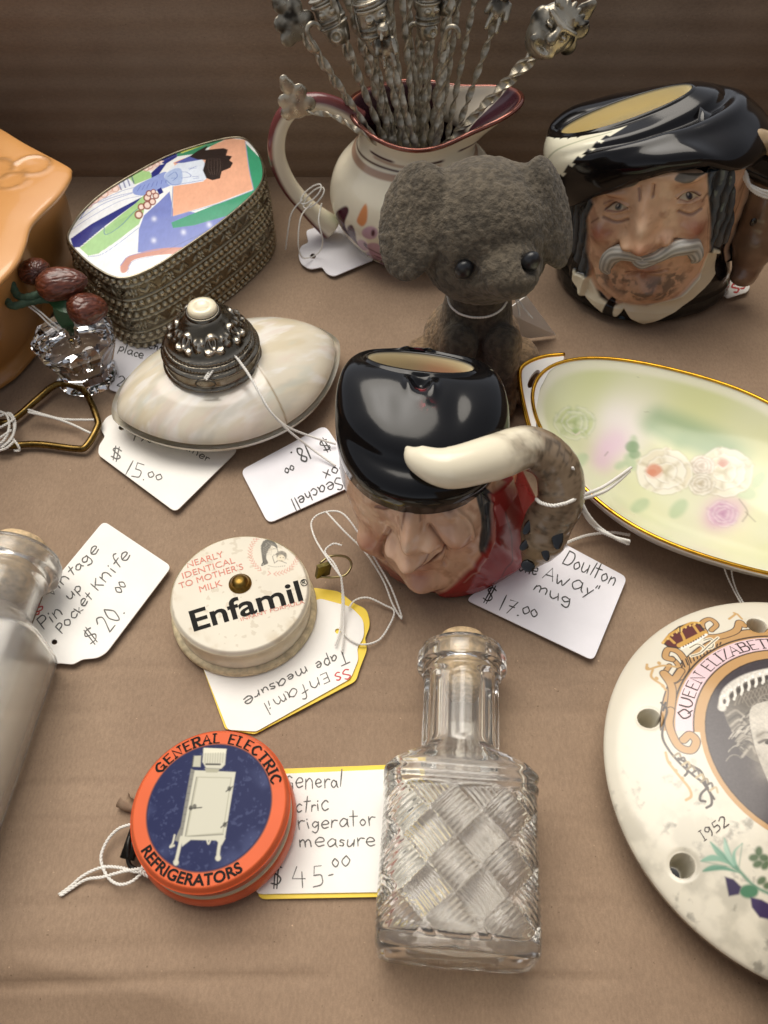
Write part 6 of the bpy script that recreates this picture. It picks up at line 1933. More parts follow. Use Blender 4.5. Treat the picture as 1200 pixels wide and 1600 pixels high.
PK_ = [((487, 66, 28.4), (575, 200, 28.7), 'hook', 'pick with a plain hooked end, leftmost of the upright picks', 1.0, .2),
       ((470, 52, 29.0), (572, 196, 29.2), 'leaf', 'pick with a pale leaf shaped end at the upper left of the jug', 1.25, .3),
       ((528, 52, 29.4), (592, 200, 29.0), 'totem', 'dark totem headed pick just right of the leftmost hook', 1.15, -.2),
       ((594, 66, 28.6), (630, 205, 28.5), 'totem', 'large totem headed pick with carved rings leaning left', 1.3, .15),
       ((608, 82, 28.2), (640, 205, 28.3), 'figure', 'pick with a small crouching figure near the middle of the jug', 1.1, -.4),
       ((560, 0, 30.4), (612, 190, 30.0), 'figure', 'tall pick behind the ringed totem, its figure cut off by the top', 1.0, .3),
       ((640, -20, 30.3), (645, 190, 30.0), 'mask', 'tall pick rising out of the top just left of centre', 1.0, .3),
       ((668, 46, 29.2), (664, 200, 29.0), 'totem', 'totem pick left of the right hand hooked pick', 1.0, .5),
       ((694, 62, 28.4), (680, 205, 28.5), 'hook', 'pick with a curled hook above the middle of the jug', 1.0, -.2),
       ((698, 6, 29.6), (676, 195, 29.5), 'totem', 'pick behind the middle hook with a ribbed end at the top', 1.1, .2),
       ((745, -20, 29.6), (706, 185, 29.6), 'leaf', 'slim pick leaving the top right of the middle, its end out of sight', 1.0, .3),
       ((776, 26, 29.2), (718, 190, 29.2), 'figure', 'pick with a bearded figure, second from the right', 1.15, -.2),
       ((838, 74, 28.6), (730, 195, 28.6), 'mask', 'pick with a large tiki mask leaning far right', 1.55, .25),
       ((868, 62, 29.6), (740, 185, 29.4), 'leaf', 'pick with a broad pale leaf behind the tiki mask', 1.35, .3),
       ((530, -40, 29.8), (600, 190, 29.6), 'mask', 'tall pick leaning left whose head is out of the frame', 1.0, .1),
       ((586, -30, 29.0), (622, 200, 29.0), 'figure', 'tall pick just behind the ringed totem pick', 1.0, -.1),
       ((625, -40, 28.9), (648, 205, 28.8), 'leaf', 'upright pick between the ringed totem and the middle hook', 1.0, .2),
       ((682, -40, 30.6), (668, 190, 30.3), 'leaf', 'upright pick behind the middle hook leaving the top', 1.0, .3),
       ((722, -40, 30.4), (690, 185, 30.2), 'mask', 'thin upright pick right of the middle hook', .9, -.2),
       ((560, 40, 29.6), (618, 200, 29.2), 'hook', 'pick with a hidden hooked end behind the dark totem', 1.0, .4),
       ((640, 60, 29.8), (656, 200, 29.5), 'hook', 'pick with a hook behind the crouching figure', 1.0, -.4),
       ((505, -40, 29.2), (590, 195, 29.2), 'totem', 'steeply leaning pick left of the ringed totem, head out of the frame', 1.0, .2),
       ((545, -40, 28.7), (606, 203, 28.7), 'leaf', 'pick in front of the dark totem reaching past the top edge', 1.0, -.2),
       ((603, -40, 30.0), (634, 190, 29.9), 'hook', 'pick in the thick of the bundle behind the crouching figure', 1.0, .1),
       ((655, -40, 29.3), (660, 200, 29.1), 'figure', 'pick in the thick of the bundle left of the middle hook', 1.0, .2),
       ((709, -40, 29.0), (686, 200, 28.9), 'hook', 'pick just right of the middle hook running out of the frame', 1.0, .1),
       ((574, 30, 28.9), (614, 203, 28.8), 'figure', 'pick with a small figure tucked behind the large ringed totem', .9, .4),
       ((612, 20, 31.0), (628, 180, 30.6), 'hook', 'pick standing at the back left inside the jug', 1.0, .5),
       ((655, 10, 31.2), (655, 180, 30.8), 'figure', 'pick standing at the back middle inside the jug', .9, .7)]
for tp, rp, kd, lb, sc_, ro_ in PK_:
    pick(tp, rp, kd, lb, sc_, 3.4, ro_)
# one pick hangs over the rim and lies along the handle
A_, B_ = PY(478, 176, 28.6), PY(612, 236, 27.9)
t = Thing('cocktail_pick', 'pick lying along the jug handle with a flat leaf end', 'cocktail pick', (B_[0], B_[1], B_[2]), group='metal cocktail picks standing in the jug')
q = catmull(np.array([A_, PY(520, 181, 28.4), PY(560, 205, 28.0), PY(600, 232, 28.1), PY(630, 262, 28.4)]), 40)
t.part('twisted_shaft', tube(q, .13, 4, True, .35, 4.5, True), PEWS, smooth=False)
V, F = HEADS['leaf']
dd = A_ - PY(520, 181, 28.4); 
t.part('figure_head', (V @ (frame_of(np.array([-.35, 0, .85])).T * 1.15) + A_ - [.15, 0, .1], F), PEW, col=tarn(V, 1.9))

# ================================================================== oval dish painted with roses
ZR = 1.75
DC = np.array([9.35, 16.15])
hp_ = [(835, 605), (838, 585), (860, 567), (905, 556), (960, 556), (1015, 564), (1070, 580), (1130, 606), (1200, 645)]
lp_ = [(842, 640), (862, 690), (890, 745), (930, 795), (985, 832), (1050, 858), (1110, 872), (1200, 880)]
half = [P(u, v, ZR)[:2] - DC for u, v in hp_]
ax_ = np.array([P(815, 575, ZR)[0] - DC[0], P(815, 575, ZR)[1] - DC[1]]); ax_ /= np.linalg.norm(ax_)
per_ = np.array([-ax_[1], ax_[0]])
# both halves are read off the photo, the far end follows by symmetry; polar radius about the middle
pts = np.array(half + [P(u, v, ZR)[:2] - DC for u, v in lp_])
pts = np.vstack([pts, -pts])
an = np.arctan2(pts @ per_, pts @ ax_); rd = np.linalg.norm(pts, axis=1)
fit = []
ks = range(0, 3)
M_ = np.stack([np.cos(2 * k * an) for k in ks] + [np.sin(2 * k * an) for k in ks if k], 1)
coef = np.linalg.lstsq(M_, 1 / rd**2, rcond=None)[0]
def rdish(a):
    q = np.stack([np.cos(2 * k * a) for k in ks] + [np.sin(2 * k * a) for k in ks if k], -1) @ coef
    return 1 / np.sqrt(np.clip(q, .01, None))
na, ns = 460, 190
a = np.linspace(0, 2 * pi, na, endpoint=False)
s = np.linspace(0, 1, ns)**.9
A, Sg = np.meshgrid(a, s, indexing='ij')
R0 = rdish(a)[:, None]
zb = .42 + (ZR - .42) * Sg**2.6
X = DC[0] + R0 * Sg * (np.cos(A) * ax_[0] + np.sin(A) * per_[0]); Y = DC[1] + R0 * Sg * (np.cos(A) * ax_[1] + np.sin(A) * per_[1])
V = np.stack([X, Y, zb], -1).reshape(-1, 3)
# motifs are placed where the sight lines meet the floor of the bowl
def dmap(u, v):
    p = P(u, v, .6)
    for _ in range(4):
        q = p[:2] - DC
        ss = np.linalg.norm(q) / rdish(np.array([atan2(q @ per_, q @ ax_)]))[0]
        p = P(u, v, .42 + (ZR - .42) * min(ss, 1)**2.6)
    return p
cv = Canvas(V[:, :2], '#e2e2c6', dmap, .03)
al = np.arange(len(V)); S_ = Sg.ravel()
n1 = fbm(V, .35, 3)
cv.mix(al, sstep(.35, .7, n1) * .6, '#dfe2ab')
for (u, v, r_, c, al_) in ((930, 600, 70, '#d3d99c', .8), (1090, 640, 90, '#d5d99a', .8), (1180, 720, 70, '#d3d59a', .7), (1000, 800, 80, '#e6e8b8', .7), (1100, 600, 60, '#d9dca4', .7), (980, 670, 55, '#f6efe6', .9), (960, 655, 36, '#f7f0ea', .8), (1150, 830, 60, '#eceabf', .8), (1130, 810, 40, '#f2eecb', .7), (880, 640, 50, '#e4e8b8', .7),
                         (950, 700, 26, '#eccfdc', .9), (940, 720, 22, '#e9cbd8', .8), (965, 690, 22, '#efd5e0', .8), (1130, 800, 30, '#dfb9cc', .85), (1115, 810, 22, '#d9aec4', .7), (1150, 795, 20, '#e2c0cc', .6)):
    cv.spot(u, v, r_, c, al_)
for q, w_, c, al_ in (([(1020, 660), (1060, 670), (1110, 690), (1150, 710)], .9, '#a3ba92', .55), ([(1030, 650), (1090, 675), (1140, 700)], .45, '#86a67f', .5), ([(1070, 690), (1130, 712)], .5, '#86a888', .5), ([(1020, 668), (1060, 690)], .4, '#98b48c', .6)):
    cv.line(q, w_, c, soft=.32, alpha=al_)
def rose(u, v, r_, cols, seed, heart=None, al_=.9):
    """a brush-painted rose: broad outer petals with pale turned edges, closing in to a cup"""
    rs = np.random.RandomState(seed)
    lt, md, sh, ln_ = cols
    cv.ell(u, v, r_ * .72, r_ * .6, md, soft=.14, alpha=al_)
    for ring_, (n_, rad_, sz) in enumerate(((5, .52, .58), (5, .32, .46), (3, .14, .32))):
        for k in range(n_):
            b = 2 * pi * k / n_ + rs.rand() * .5 + ring_
            ox_, oy_ = u + cos(b) * r_ * rad_, v + sin(b) * r_ * rad_ * .8
            W_ = r_ * sz * (1 + .25 * (rs.rand() - .5))
            arc = np.linspace(-1.25, 1.25, 9)
            rim_ = [(ox_ + W_ * (.62 * cos(c) * cos(b) - 1.0 * sin(c) * sin(b)), oy_ + W_ * .85 * (.62 * cos(c) * sin(b) + 1.0 * sin(c) * cos(b))) for c in arc]
            rim_ = [(x_ + (rs.rand() - .5) * W_ * .12, y_ + (rs.rand() - .5) * W_ * .12) for x_, y_ in rim_]
            inn_ = (u + cos(b) * r_ * rad_ * .35, v + sin(b) * r_ * rad_ * .3)
            cv.fill(rim_ + [inn_], lt if (k + ring_) % 3 else md, soft=.06, alpha=al_, smooth=True)
            cv.line([rim_[1], inn_, rim_[-2]], .10, sh, soft=.10, alpha=al_ * .6)
            cv.line(rim_[1:-1], .05, '#fbf8ee', soft=.05, alpha=al_ * .6)
            cv.line([(x_ * 1.0 + cos(b) * 1.6, y_ + sin(b) * 1.6) for x_, y_ in rim_[2:-2]], .03, ln_, soft=.05, alpha=al_ * .4)
    if heart:
        hx, hy = u + heart[0], v + heart[1]
        cv.ell(hx, hy, heart[2], heart[2] * .85, heart[3], soft=.08, alpha=.8)
        cv.ell(hx - heart[2] * .2, hy + heart[2] * .15, heart[2] * .5, heart[2] * .4, heart[3], soft=.05, alpha=.8)
        for k in range(3):
            cv.line([(hx - heart[2] * (1 - .2 * k), hy + heart[2] * (.2 + .25 * k)), (hx, hy + heart[2] * (.75 + .12 * k)), (hx + heart[2], hy + heart[2] * (.1 + .2 * k))], .03, '#f3e6d4', soft=.03, alpha=.6)
for (u, v, r_) in ((1000, 790, 16), (1060, 795, 18), (988, 705, 12), (990, 690, 10), (985, 722, 14), (970, 727, 10), (905, 720, 16), (1165, 770, 18), (1185, 750, 16)):
    cv.ell(u, v, r_, r_ * .6, '#b6cba2', rot=u * .1, soft=.10, alpha=.7)
cv.ell(988, 698, 11, 9, '#7f9f74', soft=.06, alpha=.7); cv.ell(992, 710, 9, 7, '#90ac84', soft=.06, alpha=.7)
rose(898, 660, 34, ('#dfe4ba', '#d3dba4', '#a3b578', '#93a668'), 1, (2, 14, 6, '#a9bf84'), .75)
rose(1132, 738, 50, ('#f1ebd6', '#e6dfc4', '#b9ad8c', '#a39878'), 3, (-2, -14, 9, '#cc9584'))
rose(1097, 728, 20, ('#efe4d6', '#e4d6c6', '#bfae98', '#a8957e'), 5, None, .85)
rose(1096, 756, 22, ('#eee6d4', '#e3d9c2', '#b7a98c', '#a39878'), 4, None, .85)
rose(1040, 738, 50, ('#f5efdc', '#ebe2c8', '#bdb08c', '#a69a78'), 2, (-18, -2, 13, '#d98f70'))
rose(1130, 803, 26, ('#e3c2d0', '#d8b0c4', '#b98aa4', '#a87c94'), 6, None, .55)
for q in ([(1155, 780), (1168, 800), (1160, 815)], [(1165, 800), (1180, 815)], [(950, 706), (945, 712)]):
    cv.line(q, .04, '#8a7a6a', alpha=.5)
sp_k = (vnoise(V + 3, 7.0) > .985); cv.mix(np.where(sp_k)[0], np.full(sp_k.sum(), .5), '#8a8a70')
cv.c *= .90
rimc = sstep(.955, .975, S_ + (fbm(V, 3, 2) - .5) * .02); cv.mix(al, sstep(.90, .95, S_) * .6, '#f1ecdd')
DISH = mat('painted porcelain', '#eeeace', .14, attr=True, sss=.05)
GOLD = mat('worn gilding', '#c9962e', .2, metal=1, vary=.25, vscale=3)
t = Thing('oval_dish', 'oval porcelain dish painted with roses, gold rim and pierced end handle', 'dish', (DC[0], DC[1], 0))
t.part('bowl', (V, [gridf(na, ns, True)]), DISH, col=cv.c)
s2 = np.array([1.0, 1.012, 1.012, .99, .93, .82, .66, .5, .47, .40, .0])
z2 = np.array([ZR, ZR - .03, ZR - .12, ZR - .24, ZR - .62, ZR - 1.08, .38, .18, .0, .06, .10])
X = DC[0] + R0 * s2 * (np.cos(a)[:, None] * ax_[0] + np.sin(a)[:, None] * per_[0]); Y = DC[1] + R0 * s2 * (np.cos(a)[:, None] * ax_[1] + np.sin(a)[:, None] * per_[1])
PORC = mat('white porcelain', '#efece4', .15, sss=.05)
t.part('underside', (np.stack([X, Y, np.tile(z2, (na, 1))], -1).reshape(-1, 3), [gridf(na, len(s2), True)[:, ::-1]]), PORC)
rg = np.stack([DC[0] + R0[:, 0] * (np.cos(a) * ax_[0] + np.sin(a) * per_[0]), DC[1] + R0[:, 0] * (np.cos(a) * ax_[1] + np.sin(a) * per_[1]), np.full(na, ZR - .02)], 1)
V, F = tube(np.vstack([rg, rg[:1]]), .06, 12, caps=False)
V[:, 2] = ZR - .02 + (V[:, 2] - ZR + .02) * .8
t.part('gold_rim', (V, F), GOLD)
for sg in (1, -1):                             # a pierced grip at each end
    ol = [(880, 558), (850, 560), (826, 568), (814, 577), (813, 592), (817, 620), (824, 655), (834, 690), (842, 690), (842, 640), (836, 605), (840, 588), (858, 572)]
    hole = circle2((843, 597), 8, 20, 13)
    b_ = np.linspace(0, 2 * pi, 20, endpoint=False)
    hole = np.stack([834 + 5.5 * np.cos(b_) + 8 * np.sin(b_), 592 + 3 * np.cos(b_) - 14 * np.sin(b_)], 1)
    ol = [(882, 554), (852, 557), (828, 565), (814, 576), (812, 592), (816, 622), (826, 664), (838, 700), (838, 672), (837, 642), (844, 606), (858, 580), (880, 564)]
    V, F = slab(round_poly(ol, 5), lambda u, v: ZR - .16, .13, [hole], mapf=lambda u, v, z: P(u, v, z))
    ed = catmull(np.array([P(u, v, ZR - .04) for u, v in ol[:8]]), 8)
    if sg < 0:
        V = np.column_stack([2 * DC - V[:, :2], V[:, 2]]); ed = np.column_stack([2 * DC - ed[:, :2], ed[:, 2]])
    g = t.part('pierced_grip', (V, F), PORC, smooth=False)
    t.part('gold_edge', tube(ed, .075, 10), GOLD, parent=g)

# ================================================================== pierced china pomander disc, royal jubilee souvenir
QC = np.array([9.95, 6.88]); QR = 4.72
nq = 640
xs = np.linspace(-1, 1, nq)
GX, GY = np.meshgrid(xs, xs, indexing='ij')
# square grid pulled round into a disc
rad = np.maximum(np.abs(GX), np.abs(GY)); ang_ = np.hypot(GX, GY) + 1e-9
X, Y = GX / ang_ * rad, GY / ang_ * rad
rr = np.hypot(X, Y)
def zq(r):
    return 1.05 + 1.0 * np.sqrt(np.clip(1 - r**2.6, 0, 1)) * (.55 + .45 * np.clip(1 - r * r, 0, 1))
Zq = zq(rr)
V = np.stack([QC[0] + X * QR, QC[1] + Y * QR, Zq], -1).reshape(-1, 3)
qm = lambda u, v: (lambda p: P(u, v, float(zq(min(np.linalg.norm(p[:2] - QC) / QR, 1.0)))))(P(u, v, 1.7))
cv = Canvas(V[:, :2], '#dcd5c2', qm, .012)
cv.c *= (.96 + .08 * fbm(V, .8, 3))[:, None]
yy = V[:, 1]
gr = sstep(.48, .70, fbm(V, 1.6, 5)) * sstep(7.2, 4.4, yy + .25 * (V[:, 0] - 7)); cv.mix(np.arange(len(V)), gr * .38, '#8b8676')
sp_k = sstep(.60, .80, fbm(V + 5, 4.0, 5)) * sstep(8.2, 5.5, yy); cv.mix(np.arange(len(V)), sp_k * .55, '#57534a')
GD, BN, PKB, DKP = '#bd9460', '#3b2f28', '#e2c6c9', '#4a4040'
q3 = np.array([qm(1104, 1142)[:2], qm(1198, 1031)[:2], qm(1150, 1242)[:2]])        # three points on the edge of the dark portrait
M3 = 2 * (q3[1:] - q3[0]); cxy = np.linalg.solve(M3, (q3[1:]**2).sum(1) - (q3[0]**2).sum()); rp = np.linalg.norm(q3[0] - cxy)
up_a = atan2(qm(1102, 1010)[1] - cxy[1], qm(1102, 1010)[0] - cxy[0])     # the crown marks the top of the print
cf, cv.f = cv.f, None
def ringp(r, a0, a1, n=60):
    return [(cxy[0] + r * cos(b), cxy[1] + r * sin(b)) for b in np.linspace(a0, a1, n)]
def band(r0, r1, a0, a1, c, **k):
    cv.fill(ringp(r0, a0, a1) + ringp(r1, a1, a0), c, **k)
qa = abs((atan2(*(qm(1087, 1120)[:2] - cxy)[::-1]) - up_a + pi) % (2 * pi) - pi)      # the arch of words starts at the Q
W1 = qa + radians(9)
band(rp * 1.0, rp * 1.44, up_a - W1, up_a + W1, GD); band(rp * 1.435, rp * 1.45, up_a - W1, up_a + W1, BN); band(rp * 1.315, rp * 1.335, up_a - W1, up_a + W1, BN)
band(rp * 1.13, rp * 1.30, up_a - W1, up_a + W1, PKB); band(rp * 1.115, rp * 1.13, up_a - W1, up_a + W1, BN)
band(rp * 1.02, rp * 1.22, up_a + pi - radians(58), up_a + pi + radians(58), PKB); band(rp * 1.22, rp * 1.235, up_a + pi - radians(62), up_a + pi + radians(62), BN); band(rp * 1.26, rp * 1.27, up_a + pi - radians(62), up_a + pi + radians(62), BN)
band(0, rp * 1.065, 0, 2 * pi, GD); band(0, rp * 1.015, 0, 2 * pi, BN); band(0, rp, 0, 2 * pi, '#433b3d')
cv.f = cf
# the printed portrait: a lady with waved hair and a tiara
LG, MG, DG = '#c9c2b4', '#8d857a', '#575049'
hair = [(1129, 1100), (1135, 1080), (1150, 1066), (1178, 1055), (1230, 1045), (1290, 1060), (1330, 1100), (1340, 1170), (1320, 1230), (1290, 1200), (1200, 1195), (1160, 1175), (1148, 1150), (1135, 1125)]
cv.fill(hair, '#6d665c', smooth=True)
for k in range(9):
    cv.line([(1136 + k * 3, 1118 + k * 8), (1150 + k * 3, 1110 + k * 7), (1164 + k * 2, 1120 + k * 7)], .05, ['#a79e90', '#4a443e', '#b4ab9c'][k % 3], soft=.03, alpha=.8)
rs_ = np.random.RandomState(5)
for k in range(60):
    b = k / 60.
    u, v = 1134 + 52 * b + rs_.rand() * 6, 1150 - 62 * b + rs_.rand() * 44 * (1 - .5 * b)
    cv.line([(u, v), (u + 5, v - 6), (u + 11, v - 9), (u + 18, v - 8), (u + 23, v - 4)], .026, ['#aaa193', '#45403a', '#c3bbad', '#352f2b'][k % 4], soft=.018, alpha=.75)
for k in range(12):
    cv.line([(1148 + k * 6, 1102 - k * 2.4), (1156 + k * 6, 1086 - k * 2.2), (1170 + k * 5.5, 1104 - k * 2)], .03, '#968d80', soft=.02, alpha=.7)
cv.fill([(1172, 1110), (1200, 1095), (1250, 1090), (1285, 1110), (1290, 1160), (1275, 1215), (1240, 1245), (1210, 1235), (1192, 1200), (1178, 1160)], LG, smooth=True)
cv.line([(1128, 1106), (1134, 1082), (1152, 1066), (1180, 1054), (1230, 1044)], .18, '#d6d0c4', soft=.03)
for k in range(9):
    u, v = 1131 + k * 11, 1092 - 9.5 * k + .55 * k * k
    cv.line([(u - 4, v + 11), (u - 5, v - 1), (u + 2, v - 7), (u + 7, v + 1), (u + 5, v + 10)], .055, '#e3ded2', soft=.015)
    cv.ell(u + 1, v + 4, 2.6, 4, '#4d4640'); cv.ell(u + 1, v - 5, 1.8, 1.8, '#f2eee6')
cv.line([(1184, 1150), (1196, 1144), (1212, 1148)], .05, '#6a6258', soft=.03); cv.line([(1186, 1160), (1198, 1156), (1214, 1160)], .06, '#4b443e', soft=.02); cv.ell(1199, 1160, 4, 3, '#3a3430')
cv.line([(1228, 1158), (1226, 1185), (1232, 1195), (1220, 1198)], .04, '#8b8376', soft=.03); cv.line([(1210, 1214), (1226, 1210), (1244, 1215)], .06, '#7c6a60', soft=.02)
for (u, v, r_, c, a_) in ((1200, 1125, 26, '#ddd6c8', .8), (1186, 1150, 12, '#8f877a', .6), (1200, 1200, 22, '#a39a8c', .6), (1182, 1180, 10, '#857c70', .6)):
    cv.spot(u, v, r_, c, a_)
pin = np.where(np.hypot(V[:, 0] - cxy[0], V[:, 1] - cxy[1]) < rp)[0]
cv.c[pin] *= (.80 + .4 * fbm(V[pin], 22, 2))[:, None]           # the dots of the transfer print
# frame ornaments, scrolls and leaves
for pts, w_, c in (([(1046, 1040), (1040, 1052), (1048, 1066), (1062, 1058), (1060, 1040), (1050, 1028)], .10, GD), ([(1100, 985), (1098, 972), (1110, 966), (1120, 975), (1112, 984)], .11, GD), ([(1100, 985), (1104, 994), (1125, 994), (1150, 985), (1156, 972), (1163, 976)], .16, GD),
                   ([(1063, 1058), (1072, 1040), (1062, 1020), (1045, 1014), (1040, 1026), (1050, 1030)], .14, GD), ([(1064, 1048), (1052, 1062), (1037, 1052), (1050, 1075), (1048, 1110)], .16, GD), ([(1048, 1110), (1046, 1135), (1060, 1165), (1080, 1172), (1088, 1158), (1078, 1148), (1068, 1156)], .16, GD)):
    cv.line(pts, w_ + .045, BN, soft=.01); cv.line(pts, w_, c, soft=.01)
for pts in ([(1033, 1098), (1042, 1110), (1037, 1130), (1035, 1152), (1045, 1172), (1062, 1192), (1082, 1210), (1098, 1222)], [(1060, 1185), (1080, 1196), (1096, 1206), (1105, 1230), (1116, 1248)], [(1098, 1222), (1110, 1240), (1112, 1256), (1104, 1262)], [(1106, 1230), (1096, 1240), (1094, 1250), (1102, 1252)], [(1036, 1110), (1040, 1098)], [(1072, 1190), (1074, 1206), (1070, 1212)]):
    cv.line(pts, .055, BN, soft=.012)
for k in range(9):
    u, v = 1052 + k * 7.2, 1182 + k * 6.6
    cv.line([(u, v), (u + 9, v - 5), (u + 12, v + 3)], .05, ['#8b7a5c', BN, '#b9a67e'][k % 3], soft=.012, alpha=.9)
for pts in ([(1040, 1176), (1044, 1190), (1056, 1206), (1066, 1218), (1077, 1232), (1080, 1244), (1072, 1250)], [(1058, 1042), (1034, 1040), (1012, 1046), (1011, 1038)], [(1020, 1046), (1018, 1058), (1034, 1070), (1040, 1078)], [(1140, 966), (1150, 958), (1148, 956)], [(1153, 958), (1160, 966)]):
    cv.line(pts, .06, '#c39f6a', soft=.015)
for (u, v) in ((1046, 1192), (1056, 1204), (1066, 1216), (1012, 1044), (1026, 1060), (1036, 1072), (1030, 1036)):
    cv.ell(u, v, 3.4, 2.6, '#c39f6a', rot=.6)
# crown
crn = [(1038, 1005), (1046, 990), (1062, 978), (1082, 971), (1094, 975), (1104, 990), (1100, 996), (1072, 1010), (1060, 1012), (1045, 1010)]
cv.fill(crn, '#5f2c26'); cv.line(crn, .045, BN, closed=True, smooth=False, soft=.01)
for pts in ([(1036, 1004), (1048, 990), (1066, 980)], [(1066, 980), (1080, 972), (1096, 972)], [(1062, 982), (1068, 994), (1072, 1006)], [(1046, 996), (1054, 1004)], [(1084, 976), (1092, 988)]):
    cv.line(pts, .07, '#c79a4c', soft=.012)
cv.line([(1062, 1008), (1082, 998), (1102, 988)], .14, '#c79a4c', soft=.012); cv.line([(1066, 1012), (1086, 1003), (1104, 991)], .07, '#efe9de', soft=.012)
for k in range(9):
    cv.ell(1037 + k * 7, 1003 - k * 3.6 - 6 * sin(k * .35), 1.8, 1.8, '#d9b46a'); cv.ell(1068 + k * 4, 1010 - k * 2.2, 1.2, 1.2, BN)
cv.ell(1063, 983, 4, 4, '#d9b46a'); cv.line([(1063, 978), (1063, 988)], .03, BN)
for k in range(12):
    cv.line([(1066 + k * 5.5, 1032 - k * 2.6), (1070 + k * 5, 1042 - k * 3.2)], .035, BN, soft=.012)
for pts in ([(1078, 1012), (1090, 1006), (1100, 1012), (1096, 1020)], [(1100, 1000), (1112, 998), (1114, 1010), (1104, 1014)], [(1080, 1025), (1095, 1020), (1108, 1008), (1122, 996)]):
    cv.line(pts, .08, '#efe6cc', soft=.012); cv.line(pts, .025, BN, soft=.01)
# thistles and leaves at the lower right
for pts, c in (([(1095, 1346), (1110, 1336), (1128, 1340), (1148, 1356), (1160, 1366), (1140, 1352), (1122, 1346)], '#7aa48c'), ([(1098, 1362), (1112, 1352), (1134, 1354), (1156, 1364), (1130, 1360)], '#6a967e'), ([(1110, 1316), (1126, 1328), (1140, 1342), (1152, 1360), (1134, 1346), (1120, 1336)], '#6f9c84'),
               ([(1132, 1310), (1138, 1322), (1144, 1342), (1152, 1358), (1138, 1344), (1131, 1328)], '#9bbba6'), ([(1160, 1318), (1150, 1330), (1150, 1344), (1154, 1358), (1144, 1346), (1146, 1330)], '#86ac96')):
    cv.fill(pts, c, soft=.03, smooth=True); cv.line([pts[0], pts[len(pts) // 2]], .02, '#54806a', soft=.03, alpha=.6)
cv.line([(1150, 1355), (1178, 1384), (1210, 1400)], .06, '#6a8f78', soft=.04)
cv.ell(1170, 1393, 15, 11, '#4f7d5e', soft=.04); cv.fill([(1132, 1370), (1146, 1374), (1158, 1386), (1154, 1398), (1138, 1401)], '#3f3550', soft=.03)
cv.fill([(1172, 1402), (1190, 1406), (1215, 1420), (1205, 1438), (1186, 1434), (1174, 1418)], '#43375a', soft=.03)
for (u, v) in ((1178, 1340), (1186, 1330), (1194, 1340), (1184, 1350), (1196, 1352), (1190, 1376), (1200, 1384)):
    cv.ell(u, v, 8, 6, '#44603c', rot=u, soft=.04, alpha=.9)
# bored holes
holes = [(1014, 1122), (1066, 1353), (1184, 976)]
for u, v in holes:
    h0 = qm(u, v)[:2]
    d_ = np.hypot(V[:, 0] - h0[0], V[:, 1] - h0[1])
    w = 1 - sstep(.20, .255, d_)
    V[:, 2] -= .9 * w + .02 * np.exp(-((d_ - .27) / .05)**2)
    cv.mix(np.arange(len(V)), sstep(.19, .15, d_), '#17130f')  # inside of each hole painted near black in place of its shade
CHINA = mat('souvenir china', '#e9e3d2', .16, attr=True, sss=.05)
t = Thing('pomander_disc', 'domed white china jubilee disc with pierced holes, a crown and a crowned lady', 'china ornament', (QC[0], QC[1], 0))
t.part('domed_top', (V, [gridf(nq, nq)]), CHINA, col=cv.c)
Vb, Fb = lathe([(.001, .06), (.55, .03), (.62, .0), (.70, .03), (.86, .25), (.95, .55), (.992, .85), (1.0, 1.05)], 160)
Vb = np.column_stack([QC[0] + Vb[:, 0] * QR, QC[1] + Vb[:, 1] * QR, Vb[:, 2]])
t.part('underside', (Vb, Fb), mat('white china', '#e6dfcd', .16, coat=.6, sss=.05))
def qarc(r0, mid, sgn):
    def f(x, y, l):
        r = r0 + sgn * y
        b = mid - sgn * x / r0
        w = np.array([cxy[0] + r * cos(b), cxy[1] + r * sin(b)])
        return np.array([w[0], w[1], float(zq(np.linalg.norm(w - QC) / QR)) + l])
    return f
BRN = mat('brown print', '#3a2c26', .4)
st, w = layout('QUEEN ELIZABETH II', 0, True, .05)
kx = (qa * 2.04 * rp * 1.2) / w; ky = rp * .125
t.part('lettering', ribbon([(q - [w / 2, 0]) * [kx, ky] for q in st], .036, qarc(rp * 1.155, up_a, 1), .008, .4), BRN, smooth=False)
st, w = layout('SILVER JUBILEE', 0, True, .12)
kx = (radians(104) * rp * 1.14) / w; ky = rp * .13
t.part('lettering', ribbon([(q - [w / 2, 0]) * [kx, ky] for q in st], .032, qarc(rp * 1.185, up_a + pi, -1), .008, .4), BRN, smooth=False)
qf = lambda u, v, l: qm(u, v) + [0, 0, l]
t.part('lettering', ribbon(write_px('1952', (1099, 1315), (1140, 1288), 17, 0, 1, True), 1.8, qf, .01), BRN, smooth=False)

# ================================================================== loose white strings
STR = mat('white cotton string', '#e9e6de', .8, bump=.3, bscale=20)
def string(label, runs, r=.036, group='white strings tied to the tags and trinkets', loop=None):
    parts = []
    for q in runs:
        pts = np.array([P(*p) if not (len(p) == 4) else PY(p[0], p[1], p[2]) for p in q])
        parts.append(strands(catmull(pts, 12), r))
    return solo('string', label, 'string', join(parts), STR, group)
lwp = LOOPW
def raw(label, runs, r=.036):
    return solo('string', label, 'string', join([strands(catmull(np.array(q), 12), r) for q in runs]), STR, 'white strings tied to the tags and trinkets')
raw('white string from the loop on the silver cap down to the 18.00 tag', [
    [lwp + [.0, -.05, .2], P(352, 546, 3.0), P(380, 572, 2.75), P(402, 608, 2.5), P(420, 640, 2.15), P(446, 665, 1.5), P(480, 680, .7), P(524, 694, .3)],
    [lwp + [.05, -.08, .18], P(356, 552, 3.0), P(382, 576, 2.8), P(404, 612, 2.55), P(424, 645, 2.15), P(450, 672, 1.4), P(485, 700, .5), P(524, 728, .2)],
    [P(362, 556, 2.8), P(350, 551, 2.95), P(335, 556, 2.75), P(330, 566, 2.6), P(345, 562, 2.8), P(360, 550, 2.95)]])
